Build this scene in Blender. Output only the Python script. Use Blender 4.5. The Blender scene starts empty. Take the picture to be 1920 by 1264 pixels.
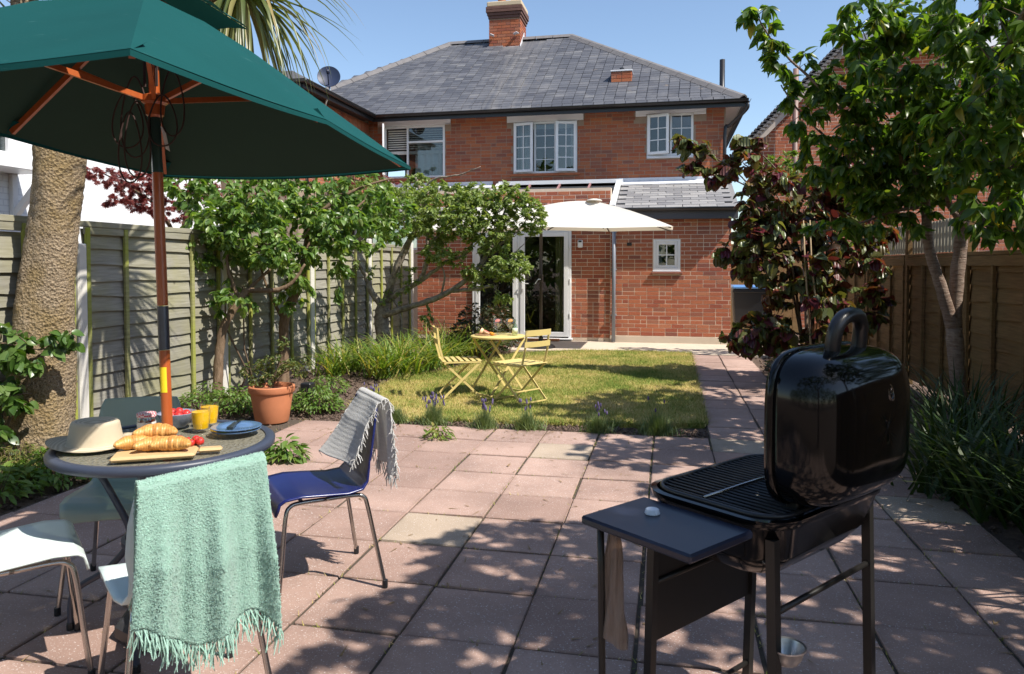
import bpy, math, random
import numpy as np
from mathutils import Vector, Matrix

rnd = random.Random(11)
nrs = np.random.RandomState(5)
sc = bpy.context.scene
col = sc.collection
PI = math.pi

# ---------------------------------------------------------------- camera, sky, sun, exposure
cam_d = bpy.data.cameras.new('camera')
cam = bpy.data.objects.new('camera', cam_d)
col.objects.link(cam)
cam.location = (0, 0, 1.43)
cam.rotation_euler = (PI / 2 - 0.0318, 0, 0.2073)
cam_d.sensor_width = 36
cam_d.lens = 26.03
cam_d.shift_y = -0.0464
cam_d.clip_start = 0.05
cam_d.clip_end = 2000
cam_d.dof.use_dof = True
cam_d.dof.focus_distance = 6.0
cam_d.dof.aperture_fstop = 11
sc.camera = cam

SUN = Vector((0.75, -0.27, 1.0)).normalized()            # towards the sun
world = bpy.data.worlds.new('World')
sc.world = world
world.use_nodes = True
wn = world.node_tree
sky = wn.nodes.new('ShaderNodeTexSky')
sky.sky_type = 'NISHITA'
sky.sun_disc = False
sky.sun_elevation = math.asin(SUN.z)
sky.sun_rotation = math.atan2(SUN.x, SUN.y)
sky.air_density = 1.0
sky.dust_density = 0.5
sky.ozone_density = 1.6
bg = wn.nodes['Background']
bg.inputs['Strength'].default_value = 0.13
wn.links.new(sky.outputs[0], bg.inputs[0])

sun_d = bpy.data.lights.new('sun', 'SUN')
sun_d.energy = 4.9
sun_d.angle = math.radians(0.53)
sun_d.color = (1.0, 0.94, 0.85)
sun = bpy.data.objects.new('sun', sun_d)
col.objects.link(sun)
sun.rotation_euler = SUN.to_track_quat('Z', 'Y').to_euler()

sc.view_settings.view_transform = 'Standard'
sc.view_settings.look = 'None'
sc.view_settings.exposure = 0.56
sc.view_settings.gamma = 1.0
sc.view_settings.use_curve_mapping = False
sc.render.engine = 'CYCLES'
sc.cycles.max_bounces = 7
sc.cycles.diffuse_bounces = 2
sc.cycles.glossy_bounces = 3
sc.cycles.transmission_bounces = 5
sc.cycles.transparent_max_bounces = 10
sc.cycles.caustics_reflective = False
sc.cycles.caustics_refractive = False
sc.cycles.sample_clamp_indirect = 6.0

# ---------------------------------------------------------------- node helpers
class NT:
    def __init__(s, name):
        s.m = bpy.data.materials.new(name)
        s.m.use_nodes = True
        s.t = s.m.node_tree
        s.b = s.t.nodes['Principled BSDF']
        s.out = s.t.nodes['Material Output']
    def n(s, typ, ins=None, **kw):
        nd = s.t.nodes.new('ShaderNode' + typ)
        for k, v in kw.items():
            setattr(nd, k, v)
        for k, v in (ins or {}).items():
            if isinstance(v, bpy.types.NodeSocket):
                s.t.links.new(v, nd.inputs[k])
            else:
                nd.inputs[k].default_value = v
        return nd
    def set(s, **kw):
        for k, v in kw.items():
            k = k.replace('_', ' ')
            if isinstance(v, bpy.types.NodeSocket):
                s.t.links.new(v, s.b.inputs[k])
            else:
                s.b.inputs[k].default_value = v
    def pos(s, scale=(1, 1, 1)):
        g = s.n('NewGeometry')
        mp = s.n('Mapping', {'Vector': g.outputs['Position'], 'Scale': scale})
        return mp.outputs[0]
    def obj(s, scale=(1, 1, 1)):
        g = s.n('TexCoord')
        mp = s.n('Mapping', {'Vector': g.outputs['Object'], 'Scale': scale})
        return mp.outputs[0]
    def noise(s, vec, scale, detail=4, rough=.55):
        return s.n('TexNoise', {'Vector': vec, 'Scale': scale, 'Detail': detail, 'Roughness': rough}).outputs[0]
    def ramp(s, fac, stops, interp='LINEAR'):
        r = s.n('ValToRGB', {'Fac': fac})
        cr = r.color_ramp
        cr.interpolation = interp
        while len(cr.elements) < len(stops):
            cr.elements.new(0.5)
        for e, (p, c) in zip(cr.elements, stops):
            e.position = p
            e.color = (*c, 1) if len(c) == 3 else c
        return r.outputs[0]
    def mix(s, fac, a, b, mode='MIX'):
        nd = s.n('Mix', data_type='RGBA', blend_type=mode)
        for k, v in ((0, fac), (6, a), (7, b)):
            if isinstance(v, bpy.types.NodeSocket):
                s.t.links.new(v, nd.inputs[k])
            else:
                nd.inputs[k].default_value = v if k == 0 else ((*v, 1) if len(v) == 3 else v)
        return nd.outputs[2]
    def math(s, op, a, b=0.0):
        nd = s.n('Math', operation=op)
        for k, v in ((0, a), (1, b)):
            if isinstance(v, bpy.types.NodeSocket):
                s.t.links.new(v, nd.inputs[k])
            else:
                nd.inputs[k].default_value = v
        return nd.outputs[0]
    def rand(s):
        o = s.n('ObjectInfo').outputs['Random']
        i = s.n('NewGeometry').outputs['Random Per Island']
        return s.math('FRACT', s.math('ADD', o, i))
    def bump(s, h, strength=.3, dist=.01):
        b = s.n('Bump', {'Height': h, 'Strength': strength, 'Distance': dist})
        s.t.links.new(b.outputs[0], s.b.inputs['Normal'])

def plain(name, c, rough=.6, metal=0.0, var=.12, scale=25, bump=0.0, spec=.5, coat=0.0):
    t = NT(name)
    p = t.pos()
    nz = t.noise(p, scale, 5)
    a = tuple(max(0, x * (1 - var)) for x in c)
    b = tuple(min(1, x * (1 + var)) for x in c)
    t.set(Base_Color=t.mix(nz, a, b), Roughness=rough, Metallic=metal)
    t.b.inputs['Specular IOR Level'].default_value = spec
    t.b.inputs['Coat Weight'].default_value = coat
    if bump:
        t.bump(t.noise(p, scale * 6, 4), bump, .003)
    return t.m

def leafmat(name, stops, rough=.42, trans=.38, tint=(1.5, 1.5, .5), spec=.5, vein=0.0):
    t = NT(name)
    r = t.rand()
    c = t.ramp(r, stops)
    t.set(Base_Color=c, Roughness=rough)
    t.b.inputs['Specular IOR Level'].default_value = spec
    if vein:
        w = t.n('TexWave', {'Vector': t.obj((1, 1, 1)), 'Scale': vein, 'Distortion': .6}, bands_direction='X')
        t.bump(w.outputs[1], .6, .01)
    tc = t.mix(1.0, c, (*tint, 1), 'MULTIPLY')
    tr = t.n('BsdfTranslucent', {'Color': tc})
    mx = t.n('MixShader', {0: trans})
    t.t.links.new(t.b.outputs[0], mx.inputs[1])
    t.t.links.new(tr.outputs[0], mx.inputs[2])
    t.t.links.new(mx.outputs[0], t.out.inputs[0])
    return t.m

def glassmat(name, tint=(.9, .95, .95), lo=.06, hi=.9, rough=0.0):
    t = NT(name)
    tr = t.n('BsdfTransparent', {'Color': (*tint, 1)})
    gl = t.n('BsdfGlossy', {'Color': (1, 1, 1, 1), 'Roughness': rough})
    lw = t.n('LayerWeight', {'Blend': .5})
    f5 = t.math('POWER', lw.outputs['Facing'], 4.0)
    f = t.math('ADD', t.math('MULTIPLY', f5, hi - lo), lo)
    mx = t.n('MixShader', {0: f})
    t.t.links.new(tr.outputs[0], mx.inputs[1])
    t.t.links.new(gl.outputs[0], mx.inputs[2])
    t.t.links.new(mx.outputs[0], t.out.inputs[0])
    return t.m

# ---------------------------------------------------------------- mesh helpers
def wloc(o):
    v = Vector((0, 0, 0))
    while o is not None:
        v = v + o.location
        o = o.parent
    return v

def link(name, me, parent=None, kind=None):
    o = bpy.data.objects.new(name, me)
    col.objects.link(o)
    if parent is not None:
        o.parent = parent
    if kind:
        o['kind'] = kind
    return o

def tag(o, label, cat, group=None, kind=None):
    o['label'] = label
    o['category'] = cat
    if group:
        o['group'] = group
    if kind:
        o['kind'] = kind
    return o

def thing(name, label, cat, loc=(0, 0, 0), rotz=0.0, group=None):
    o = bpy.data.objects.new(name, None)
    col.objects.link(o)
    o.location = loc
    o.rotation_euler = (0, 0, rotz)
    o.empty_display_size = .1
    return tag(o, label, cat, group)

class MB:
    def __init__(s):
        s.v = []
        s.f = []
    def add(s, vs, fs):
        k = len(s.v)
        s.v += [tuple(v) for v in vs]
        s.f += [tuple(i + k for i in f) for f in fs]
        return s
    def box(s, x0, x1, y0, y1, z0, z1, M=None):
        vs = [Vector((x, y, z)) for z in (z0, z1) for y in (y0, y1) for x in (x0, x1)]
        if M is not None:
            vs = [M @ v for v in vs]
        return s.add(vs, [(0, 2, 3, 1), (4, 5, 7, 6), (0, 1, 5, 4), (2, 6, 7, 3), (0, 4, 6, 2), (1, 3, 7, 5)])
    def bbox(s, x0, x1, y0, y1, z0, z1, c=.005, M=None):
        """box with chamfered edges"""
        b = []
        for z, k in ((z0, 1), (z0 + c, 0), (z1 - c, 0), (z1, 1)):
            d = c if k else 0
            pts = [(x0 + d, y0 + c + d * 0), (x0 + c + d * 0, y0 + d), (x1 - c, y0 + d), (x1 - d, y0 + c),
                   (x1 - d, y1 - c), (x1 - c, y1 - d), (x0 + c, y1 - d), (x0 + d, y1 - c)]
            b.append([Vector((x, y, z)) for x, y in pts])
        vs = [p for r in b for p in r]
        if M is not None:
            vs = [M @ v for v in vs]
        fs = [tuple(range(7, -1, -1)), tuple(range(24, 32))]
        for r in range(3):
            for i in range(8):
                j = (i + 1) % 8
                fs.append((r * 8 + i, r * 8 + j, r * 8 + 8 + j, r * 8 + 8 + i))
        return s.add(vs, fs)
    def bar(s, a, b, w, h=None, up=(0, 0, 1)):
        """rectangular bar from a to b, w across, h along up"""
        a, b = Vector(a), Vector(b)
        h = w if h is None else h
        d = (b - a).normalized()
        u = Vector(up)
        r = d.cross(u)
        if r.length < 1e-4:
            r = d.cross(Vector((1, 0, 0)))
        r.normalize()
        u = r.cross(d)
        vs = []
        for p in (a, b):
            for i, j in ((-1, -1), (1, -1), (1, 1), (-1, 1)):
                vs.append(p + r * (i * w / 2) + u * (j * h / 2))
        return s.add(vs, [(3, 2, 1, 0), (4, 5, 6, 7), (0, 1, 5, 4), (1, 2, 6, 5), (2, 3, 7, 6), (3, 0, 4, 7)])
    def tube(s, pts, rad, n=8, cap=True):
        pts = [Vector(p) for p in pts]
        if not hasattr(rad, '__len__'):
            rad = [rad] * len(pts)
        vs, fs = [], []
        ref = None
        for i, p in enumerate(pts):
            d = (pts[min(i + 1, len(pts) - 1)] - pts[max(i - 1, 0)])
            if d.length < 1e-9:
                d = Vector((0, 0, 1))
            d.normalize()
            if ref is None:
                ref = d.orthogonal().normalized()
            r = ref - d * ref.dot(d)
            if r.length < 1e-5:
                r = d.orthogonal()
            r.normalize()
            ref = r
            q = d.cross(r)
            for k in range(n):
                a = 2 * PI * k / n
                vs.append(p + (r * math.cos(a) + q * math.sin(a)) * rad[i])
        for i in range(len(pts) - 1):
            for k in range(n):
                j = (k + 1) % n
                fs.append((i * n + k, i * n + j, i * n + n + j, i * n + n + k))
        if cap:
            fs.append(tuple(range(n - 1, -1, -1)))
            fs.append(tuple(range((len(pts) - 1) * n, len(pts) * n)))
        return s.add(vs, fs)
    def lathe(s, prof, n=24, c=(0, 0, 0), M=None, closed=False):
        vs, fs = [], []
        for r, z in prof:
            for k in range(n):
                a = 2 * PI * k / n
                v = Vector((r * math.cos(a), r * math.sin(a), z))
                v = (M @ v if M is not None else v) + Vector(c)
                vs.append(v)
        m = len(prof)
        for i in range(m - 1):
            for k in range(n):
                j = (k + 1) % n
                fs.append((i * n + k, i * n + j, i * n + n + j, i * n + n + k))
        if closed:
            for k in range(n):
                j = (k + 1) % n
                fs.append(((m - 1) * n + k, (m - 1) * n + j, j, k))
        else:
            if prof[0][0] > 1e-4:
                fs.append(tuple(range(n - 1, -1, -1)))
            if prof[-1][0] > 1e-4:
                fs.append(tuple(range((m - 1) * n, m * n)))
        return s.add(vs, fs)
    def prism(s, poly, z0, z1):
        n = len(poly)
        vs = [(x, y, z0) for x, y in poly] + [(x, y, z1) for x, y in poly]
        fs = [tuple(range(n - 1, -1, -1)), tuple(range(n, 2 * n))]
        for i in range(n):
            j = (i + 1) % n
            fs.append((i, j, n + j, n + i))
        return s.add(vs, fs)
    def grid(s, fn, nu, nv, closed_u=False):
        vs = [fn(i / (nu if closed_u else nu - 1), j / (nv - 1)) for j in range(nv) for i in range(nu)]
        fs = []
        for j in range(nv - 1):
            for i in range(nu if closed_u else nu - 1):
                i2 = (i + 1) % nu
                fs.append((j * nu + i, j * nu + i2, (j + 1) * nu + i2, (j + 1) * nu + i))
        return s.add(vs, fs)
    def slab(s, poly, th):
        """polygon of 3-D points with a thickness along -normal"""
        P = [Vector(p) for p in poly]
        nn = (P[1] - P[0]).cross(P[2] - P[0]).normalized()
        n = len(P)
        vs = P + [p - nn * th for p in P]
        fs = [tuple(range(n)), tuple(range(2 * n - 1, n - 1, -1))]
        for i in range(n):
            j = (i + 1) % n
            fs.append((i, n + i, n + j, j))
        return s.add(vs, fs)
    def build(s, name, mat, parent=None, smooth=False, local=False, kind=None, sub=0, solid=0.0):
        me = bpy.data.meshes.new(name)
        vs = s.v
        if parent is not None and not local:
            o = wloc(parent)
            vs = [(v[0] - o.x, v[1] - o.y, v[2] - o.z) for v in vs]
        me.from_pydata(vs, [], s.f)
        me.materials.append(mat)
        if smooth:
            if smooth is True:
                me.shade_smooth()
            else:
                me.shade_smooth()
                me.set_sharp_from_angle(angle=math.radians(smooth))
        me.update()
        o = link(name, me, parent, kind)
        if solid:
            md = o.modifiers.new('solid', 'SOLIDIFY')
            md.thickness = solid
            md.offset = 0
        if sub:
            md = o.modifiers.new('sub', 'SUBSURF')
            md.levels = md.render_levels = sub
        return o

def fastmesh(name, V, F, mat, parent=None, kind=None, smooth=False):
    """V (n,3), F (m,k) numpy arrays, k = 3 or 4"""
    me = bpy.data.meshes.new(name)
    if parent is not None:
        V = V - np.array(wloc(parent))
    n, m, k = len(V), len(F), F.shape[1]
    me.vertices.add(n)
    me.vertices.foreach_set('co', np.ascontiguousarray(V, dtype=np.float32).ravel())
    me.loops.add(m * k)
    me.loops.foreach_set('vertex_index', np.ascontiguousarray(F, dtype=np.int32).ravel())
    me.polygons.add(m)
    me.polygons.foreach_set('loop_start', np.arange(0, m * k, k, dtype=np.int32))
    me.polygons.foreach_set('loop_total', np.full(m, k, dtype=np.int32))
    me.materials.append(mat)
    me.update(calc_edges=True)
    if smooth:
        me.shade_smooth()
    return link(name, me, parent, kind)

def dup(root, loc, rotz, label=None, group=None):
    r = root.copy()
    col.objects.link(r)
    r.location = loc
    r.rotation_euler = (0, 0, rotz)
    if label:
        r['label'] = label
    if group:
        r['group'] = group
    for ch in list(root.children):
        c = ch.copy()
        col.objects.link(c)
        c.parent = r
        for g in list(ch.children):
            d = g.copy()
            col.objects.link(d)
            d.parent = c
    return r

# size in the photograph: used only to decide which 300 pieces become objects of their own
CF = Vector((-math.sin(.2073), math.cos(.2073), -.0318)).normalized()
CR = Vector((math.cos(.2073), math.sin(.2073), 0))
def shows(p, size):
    d = Vector(p) - cam.location
    z = d.dot(CF)
    if z < .2:
        return 0
    x = d.dot(CR) / z
    y = d.z / z
    if abs(x) > .72 or y > .42 or y < -.62:
        return 0
    return size / z

# ---------------------------------------------------------------- leaves and branches
def leaf_mesh(name, mat, w=.5, fold=.25, droop=.25, seg=4, tip=1.0, base=.0, wav=0.0, lobes=0):
    """leaf of unit length along +x, normal +z"""
    vs, fs = [], []
    for i in range(seg + 1):
        t = i / seg
        wd = w / 2 * (math.sin(PI * min(1, (t * .92 + .04)) ** (.75)) ** .85) * (1 - base * (1 - t))
        if i == seg:
            wd = 0.0
        z = -droop * t * t
        k = wav * (1 if i % 2 else -1)
        vs += [(t, wd, z + fold * wd + k), (t, 0, z), (t, -wd, z + fold * wd - k)]
    for i in range(seg):
        a = i * 3
        fs += [(a, a + 1, a + 4, a + 3), (a + 1, a + 2, a + 5, a + 4)]
    me = bpy.data.meshes.new(name)
    me.from_pydata(vs, [], fs)
    me.materials.append(mat)
    me.shade_smooth()
    V = np.array(vs)
    F = np.array(fs)
    return me, V, F

def orient(p, d, nrm, s):
    x = Vector(d).normalized()
    z = Vector(nrm)
    z = z - x * z.dot(x)
    if z.length < 1e-3:
        z = x.orthogonal()
    z.normalize()
    y = z.cross(x)
    return Matrix(((x.x * s, y.x * s, z.x * s, p[0]), (x.y * s, y.y * s, z.y * s, p[1]),
                   (x.z * s, y.z * s, z.z * s, p[2]), (0, 0, 0, 1)))

def put_leaves(parent, meshes, mats4, n_obj=300, name='leaf', rest='foliage', minpx=.0):
    """mats4: list of 4x4 matrices (world); the n_obj that show largest become leaf objects, the rest one part"""
    org = wloc(parent)
    sz = [shows(M.translation, M.col[0].to_3d().length) for M in mats4]
    order = sorted(range(len(mats4)), key=lambda i: -sz[i])
    k = 0
    restm = []
    for i in order:
        if k < n_obj and sz[i] * 1388 > minpx and sz[i] > 0:
            me = meshes[k % len(meshes)][0]
            o = link(name, me, parent)
            M = mats4[i].copy()
            M.translation = M.translation - org
            o.matrix_basis = M
            k += 1
        else:
            restm.append(i)
    if restm:
        Vs, Fs = [], []
        off = 0
        for j, (me, V, F) in enumerate(meshes):
            idx = restm[j::len(meshes)]
            if not idx:
                continue
            A = np.array([np.array(mats4[i]) for i in idx])
            W = np.einsum('nij,kj->nki', A[:, :3, :3], V) + A[:, None, :3, 3]
            nk = len(V)
            FF = F[None, :, :] + (np.arange(len(idx)) * nk)[:, None, None] + off
            Vs.append(W.reshape(-1, 3))
            Fs.append(FF.reshape(-1, F.shape[1]))
            off += len(idx) * nk
        fastmesh(rest, np.concatenate(Vs), np.concatenate(Fs), meshes[0][0].materials[0], parent, 'stuff', smooth=True)

def rvec(r=1.0):
    while True:
        v = Vector((rnd.uniform(-1, 1), rnd.uniform(-1, 1), rnd.uniform(-1, 1)))
        if .05 < v.length <= 1:
            return v * r

def smooth_path(pts, n=6, jit=0.0):
    """Catmull-Rom through pts with (x, y, z, radius)"""
    P = [Vector(p[:3]) for p in pts]
    Rr = [p[3] for p in pts]
    out, rad = [], []
    for i in range(len(P) - 1):
        p0, p1, p2, p3 = P[max(i - 1, 0)], P[i], P[i + 1], P[min(i + 2, len(P) - 1)]
        for k in range(n):
            t = k / n
            q = .5 * ((2 * p1) + (p2 - p0) * t + (2 * p0 - 5 * p1 + 4 * p2 - p3) * t * t + (3 * p1 - p0 - 3 * p2 + p3) * t ** 3)
            if jit and (i or k):
                q = q + rvec(jit)
            out.append(q)
            rad.append((Rr[i] * (1 - t) + Rr[i + 1] * t) * (1 + (rnd.uniform(-.08, .08) if jit else 0)))
    out.append(P[-1])
    rad.append(Rr[-1])
    return out, rad

def crown(parent, anchors, blobs, bark, meshes, leaf=(.07, .1), per=14, n_obj=300, twig=.006, droop=.3, shell=.45,
          twig_name='twigs', up=.55, bow=.12, along=.45, spread=1.0, rest='foliage', minpx=0.0, cluster=1):
    """twigs grow from the nearest anchor to points in the blobs ((centre), (radii), count); leaves sit along them"""
    A = [Vector(a) for a in anchors]
    mb = MB()
    L = []
    for c, rr, cnt in blobs:
        c = Vector(c)
        for _ in range(cnt):
            d = rvec()
            d = d.normalized() * (shell + (1 - shell) * d.length)
            tip = c + Vector((d.x * rr[0], d.y * rr[1], d.z * rr[2]))
            near = sorted(A, key=lambda a: (a - tip).length_squared)[:4]
            a = near[0] if rnd.random() < .6 else rnd.choice(near)
            ln = (tip - a).length
            mid = (a + tip) / 2 + Vector((0, 0, bow * ln)) + rvec(.12 * ln)
            pts = []
            for k in range(6):
                t = k / 5
                pts.append(a * (1 - t) ** 2 + mid * (2 * t * (1 - t)) + tip * t * t)
            r0 = min(twig * 2.2, twig * (.5 + ln * 1.2))
            mb.tube(pts, [r0 * (1 - .75 * k / 5) for k in range(6)], 4, cap=False)
            A += [pts[2], pts[3], pts[4]]
            n = max(3, int(per * rnd.uniform(.7, 1.3)))
            st = max(1 - along, 1 - .55 / max(ln, .2)) if ln > .6 else 1 - along
            for k in range(n):
                t = st + (1 - st) * (k + rnd.random()) / n
                q = a * (1 - t) ** 2 + mid * (2 * t * (1 - t)) + tip * t * t
                dirt = ((tip - mid) * t + (mid - a) * (1 - t)).normalized()
                side = dirt.cross(Vector((0, 0, 1)))
                if side.length < .1:
                    side = Vector((1, 0, 0))
                side.normalize()
                dd = dirt * rnd.uniform(.1, .8) + side * rnd.choice((-1, 1)) * rnd.uniform(.3, 1) + rvec(.5)
                dd.z -= droop
                nn = Vector((0, 0, 1)) * up + rvec(.8)
                s = rnd.uniform(*leaf)
                L.append(orient(q + rvec(.02 * spread), dd, nn, s))
    mb.build(twig_name, bark, parent, smooth=True, kind='stuff')
    put_leaves(parent, meshes, L, n_obj, rest=rest, minpx=minpx)
    return A

def blades(n, xy, L, W, lean=.6, z0=0.0, curl=.6, seg=3):
    """strap leaves: xy (n,2) positions; returns vertex, face arrays"""
    th = nrs.uniform(0, 2 * PI, n)
    ln = L[0] + (L[1] - L[0]) * nrs.random_sample(n)
    w = W[0] + (W[1] - W[0]) * nrs.random_sample(n)
    k = lean * nrs.uniform(.3, 1.2, n)
    V = np.zeros((n, (seg + 1) * 2, 3))
    for i in range(seg + 1):
        t = i / seg
        out = ln * (k * t + curl * k * t * t * .7)
        up = ln * (t - .45 * curl * k * t * t * t)
        x = xy[:, 0] + np.cos(th) * out
        y = xy[:, 1] + np.sin(th) * out
        ww = w * (1 - t ** 2 * .95) / 2
        z = z0 + up
        V[:, i * 2, 0] = x - np.sin(th) * ww
        V[:, i * 2, 1] = y + np.cos(th) * ww
        V[:, i * 2 + 1, 0] = x + np.sin(th) * ww
        V[:, i * 2 + 1, 1] = y - np.cos(th) * ww
        V[:, i * 2, 2] = V[:, i * 2 + 1, 2] = z
    f = np.array([[i * 2, i * 2 + 1, i * 2 + 3, i * 2 + 2] for i in range(seg)])
    F = f[None] + (np.arange(n) * (seg + 1) * 2)[:, None, None]
    return V.reshape(-1, 3), F.reshape(-1, 4)

# ---------------------------------------------------------------- materials
def brickmat(name, stops):
    t = NT(name)
    c = t.ramp(t.rand(), stops)
    p = t.pos()
    n1 = t.noise(p, 2.2, 5)
    n2 = t.noise(p, 60, 4)
    c = t.mix(t.math('MULTIPLY', n1, .55), c, (.32, .10, .052), 'MIX')
    c = t.mix(.45, c, t.ramp(n2, [(.25, (.45, .45, .45)), (.75, (1.35, 1.35, 1.35))]), 'MULTIPLY')
    n3 = t.noise(p, 5.5, 6, .7)
    c = t.mix(t.ramp(n3, [(.66, (0, 0, 0)), (.78, (.55, .55, .55))]), c, (.45, .40, .36))
    t.set(Base_Color=c, Roughness=.88)
    t.b.inputs['Specular IOR Level'].default_value = .25
    t.bump(n2, .5, .006)
    return t.m

M_BRICK = brickmat('red brick', [(0, (.38, .115, .062)), (.2, (.47, .165, .085)), (.45, (.41, .125, .068)), (.62, (.29, .082, .056)), (.8, (.50, .205, .11)), (.92, (.21, .085, .068)), (1, (.42, .19, .115))])
M_BRICKUP = brickmat('weathered upper brick', [(0, (.44, .135, .055)), (.2, (.36, .10, .05)), (.45, (.48, .17, .075)), (.62, (.27, .08, .052)), (.8, (.40, .17, .10)), (.92, (.19, .085, .07)), (1, (.46, .16, .075))])
M_MORTAR = plain('lime mortar', (.60, .48, .37), .95, var=.25, scale=8, bump=.3)
M_MORTARUP = plain('dirty mortar', (.30, .22, .16), .95, var=.25, scale=8, bump=.3)

def slabmat(name, c, c2):
    t = NT(name)
    p = t.pos()
    r = t.rand()
    base = t.mix(r, c, c2)
    n1 = t.noise(p, 1.3, 6, .6)
    base = t.mix(t.ramp(n1, [(.38, (0, 0, 0)), (.68, (.75, .75, .75))]), base, tuple(x * .58 for x in c))
    n2 = t.noise(p, 130, 2)
    base = t.mix(t.ramp(n2, [(.62, (0, 0, 0)), (.70, (.8, .8, .8))]), base, (.72, .66, .62))
    n3 = t.noise(p, 160, 2)
    base = t.mix(t.ramp(n3, [(.26, (.6, .6, .6)), (.38, (0, 0, 0))]), base, (.14, .10, .085))
    n4 = t.noise(p, 5, 6, .7)
    base = t.mix(t.ramp(n4, [(.62, (0, 0, 0)), (.75, (.3, .3, .3))]), base, (.22, .18, .14))
    # dirt collects along the slab edges
    ob = t.n('SeparateXYZ', {0: t.n('TexCoord').outputs['Object']})
    e = t.math('MAXIMUM', t.math('ABSOLUTE', ob.outputs[0]), t.math('ABSOLUTE', ob.outputs[1]))
    e = t.math('ADD', e, t.math('MULTIPLY', t.math('SUBTRACT', t.noise(p, 9, 5, .7), .5), .10))
    base = t.mix(t.ramp(t.math('MULTIPLY', e, 4.0), [(.78, (0, 0, 0)), (.95, (.38, .38, .38))]), base, tuple(x * .45 for x in c))
    t.set(Base_Color=base, Roughness=.85)
    t.b.inputs['Specular IOR Level'].default_value = .3
    t.bump(t.math('ADD', n2, n4), .3, .004)
    return t.m
M_SLAB = slabmat('pink concrete slab', (.37, .245, .20), (.50, .345, .285))
M_SLABCREAM = slabmat('cream concrete slab', (.46, .365, .275), (.44, .345, .265))
M_JOINT = plain('dirty sand joint', (.075, .058, .042), 1, var=.5, scale=30)
M_CONCRETE = plain('pale concrete', (.56, .47, .37), .9, var=.16, scale=4, bump=.2)

def soilmat():
    t = NT('dry soil')
    p = t.pos()
    n = t.noise(p, 14, 8, .7)
    n2 = t.noise(p, 90, 4)
    c = t.ramp(n, [(.3, (.085, .055, .042)), (.55, (.17, .115, .085)), (.75, (.26, .18, .13))])
    c = t.mix(t.ramp(n2, [(.6, (0, 0, 0)), (.7, (.5, .5, .5))]), c, (.32, .25, .19))
    t.set(Base_Color=c, Roughness=1)
    t.bump(t.math('ADD', n, n2), .9, .03)
    return t.m
M_SOIL = soilmat()

def lawnmat(name, isl):
    t = NT(name)
    p = t.pos()
    n = t.noise(p, .9, 7, .68)
    f = n
    if isl:
        f = t.math('ADD', t.math('MULTIPLY', n, .75), t.math('MULTIPLY', t.rand(), .28))
    c = t.ramp(f, [(.30, (.10, .18, .025)), (.44, (.21, .265, .05)), (.53, (.42, .375, .11)), (.64, (.60, .47, .20)), (.80, (.54, .40, .21))])
    t.set(Base_Color=c, Roughness=.7)
    t.b.inputs['Specular IOR Level'].default_value = .2
    if isl:
        tr = t.n('BsdfTranslucent', {'Color': c})
        mx = t.n('MixShader', {0: .3})
        t.t.links.new(t.b.outputs[0], mx.inputs[1])
        t.t.links.new(tr.outputs[0], mx.inputs[2])
        t.t.links.new(mx.outputs[0], t.out.inputs[0])
    else:
        t.bump(t.noise(p, 60, 5), .8, .02)
    return t.m
M_LAWN = lawnmat('dry lawn', False)
M_BLADE = lawnmat('dry grass blade', True)

def woodmat(name, c, c2, algae, amt):
    t = NT(name)
    r = t.rand()
    o = t.pos((1, .35, 6))
    g = t.noise(o, 9, 7, .65)
    base = t.mix(r, c, c2)
    base = t.mix(.8, base, t.ramp(g, [(.25, (.5, .48, .45)), (.55, (1, 1, 1)), (.8, (1.4, 1.4, 1.35))]), 'MULTIPLY')
    n = t.noise(t.pos(), 1.7, 5, .6)
    base = t.mix(t.math('MULTIPLY', t.ramp(n, [(.42, (0, 0, 0)), (.66, (1, 1, 1))]), amt), base, algae)
    k = t.noise(t.pos((1, 1, 1)), 7, 1)
    base = t.mix(t.ramp(k, [(.16, (.7, .7, .7)), (.2, (0, 0, 0))]), base, (.03, .025, .02))
    t.set(Base_Color=base, Roughness=.85)
    t.b.inputs['Specular IOR Level'].default_value = .25
    t.bump(g, .5, .004)
    return t.m
M_FENCEG = woodmat('weathered grey timber', (.225, .215, .185), (.33, .315, .27), (.28, .265, .11), .5)
M_BATTEN = woodmat('mossy batten', (.26, .26, .12), (.33, .32, .15), (.30, .33, .04), .95)
M_FENCEB = woodmat('brown stained timber', (.20, .115, .05), (.26, .155, .07), (.16, .13, .05), .3)
M_POST = plain('concrete post', (.62, .60, .55), .9, var=.14, scale=14, bump=.3)
M_PVC = plain('white window frame', (.80, .80, .80), .35, var=.03, scale=3)
M_RENDER = plain('white painted lintel', (.84, .84, .88), .7, var=.06, scale=5)
M_GUTTER = plain('black plastic gutter', (.018, .018, .02), .35, var=.2)
M_PIPE = plain('blue grey downpipe', (.20, .22, .26), .3, var=.08)
M_LEAD = plain('pale flashing', (.62, .63, .66), .55, var=.15, scale=6)
M_DARK = plain('dim interior', (.06, .055, .05), .9)
M_GLASS = glassmat('window glass', (.66, .70, .70), .075, .95)
M_CLEAR = glassmat('clear glass', (.88, .91, .92), .12, .85)
M_TUMB = glassmat('cut glass', (.97, .98, .97), .05, .7)
M_CURTAIN = plain('pale curtain', (.86, .86, .84), .9, var=.08, scale=6)
M_CURTAINY = plain('olive yellow curtain', (.55, .52, .22), .9, var=.1, scale=6)
M_BLIND = plain('slatted blind', (.84, .81, .74), .7)

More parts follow.
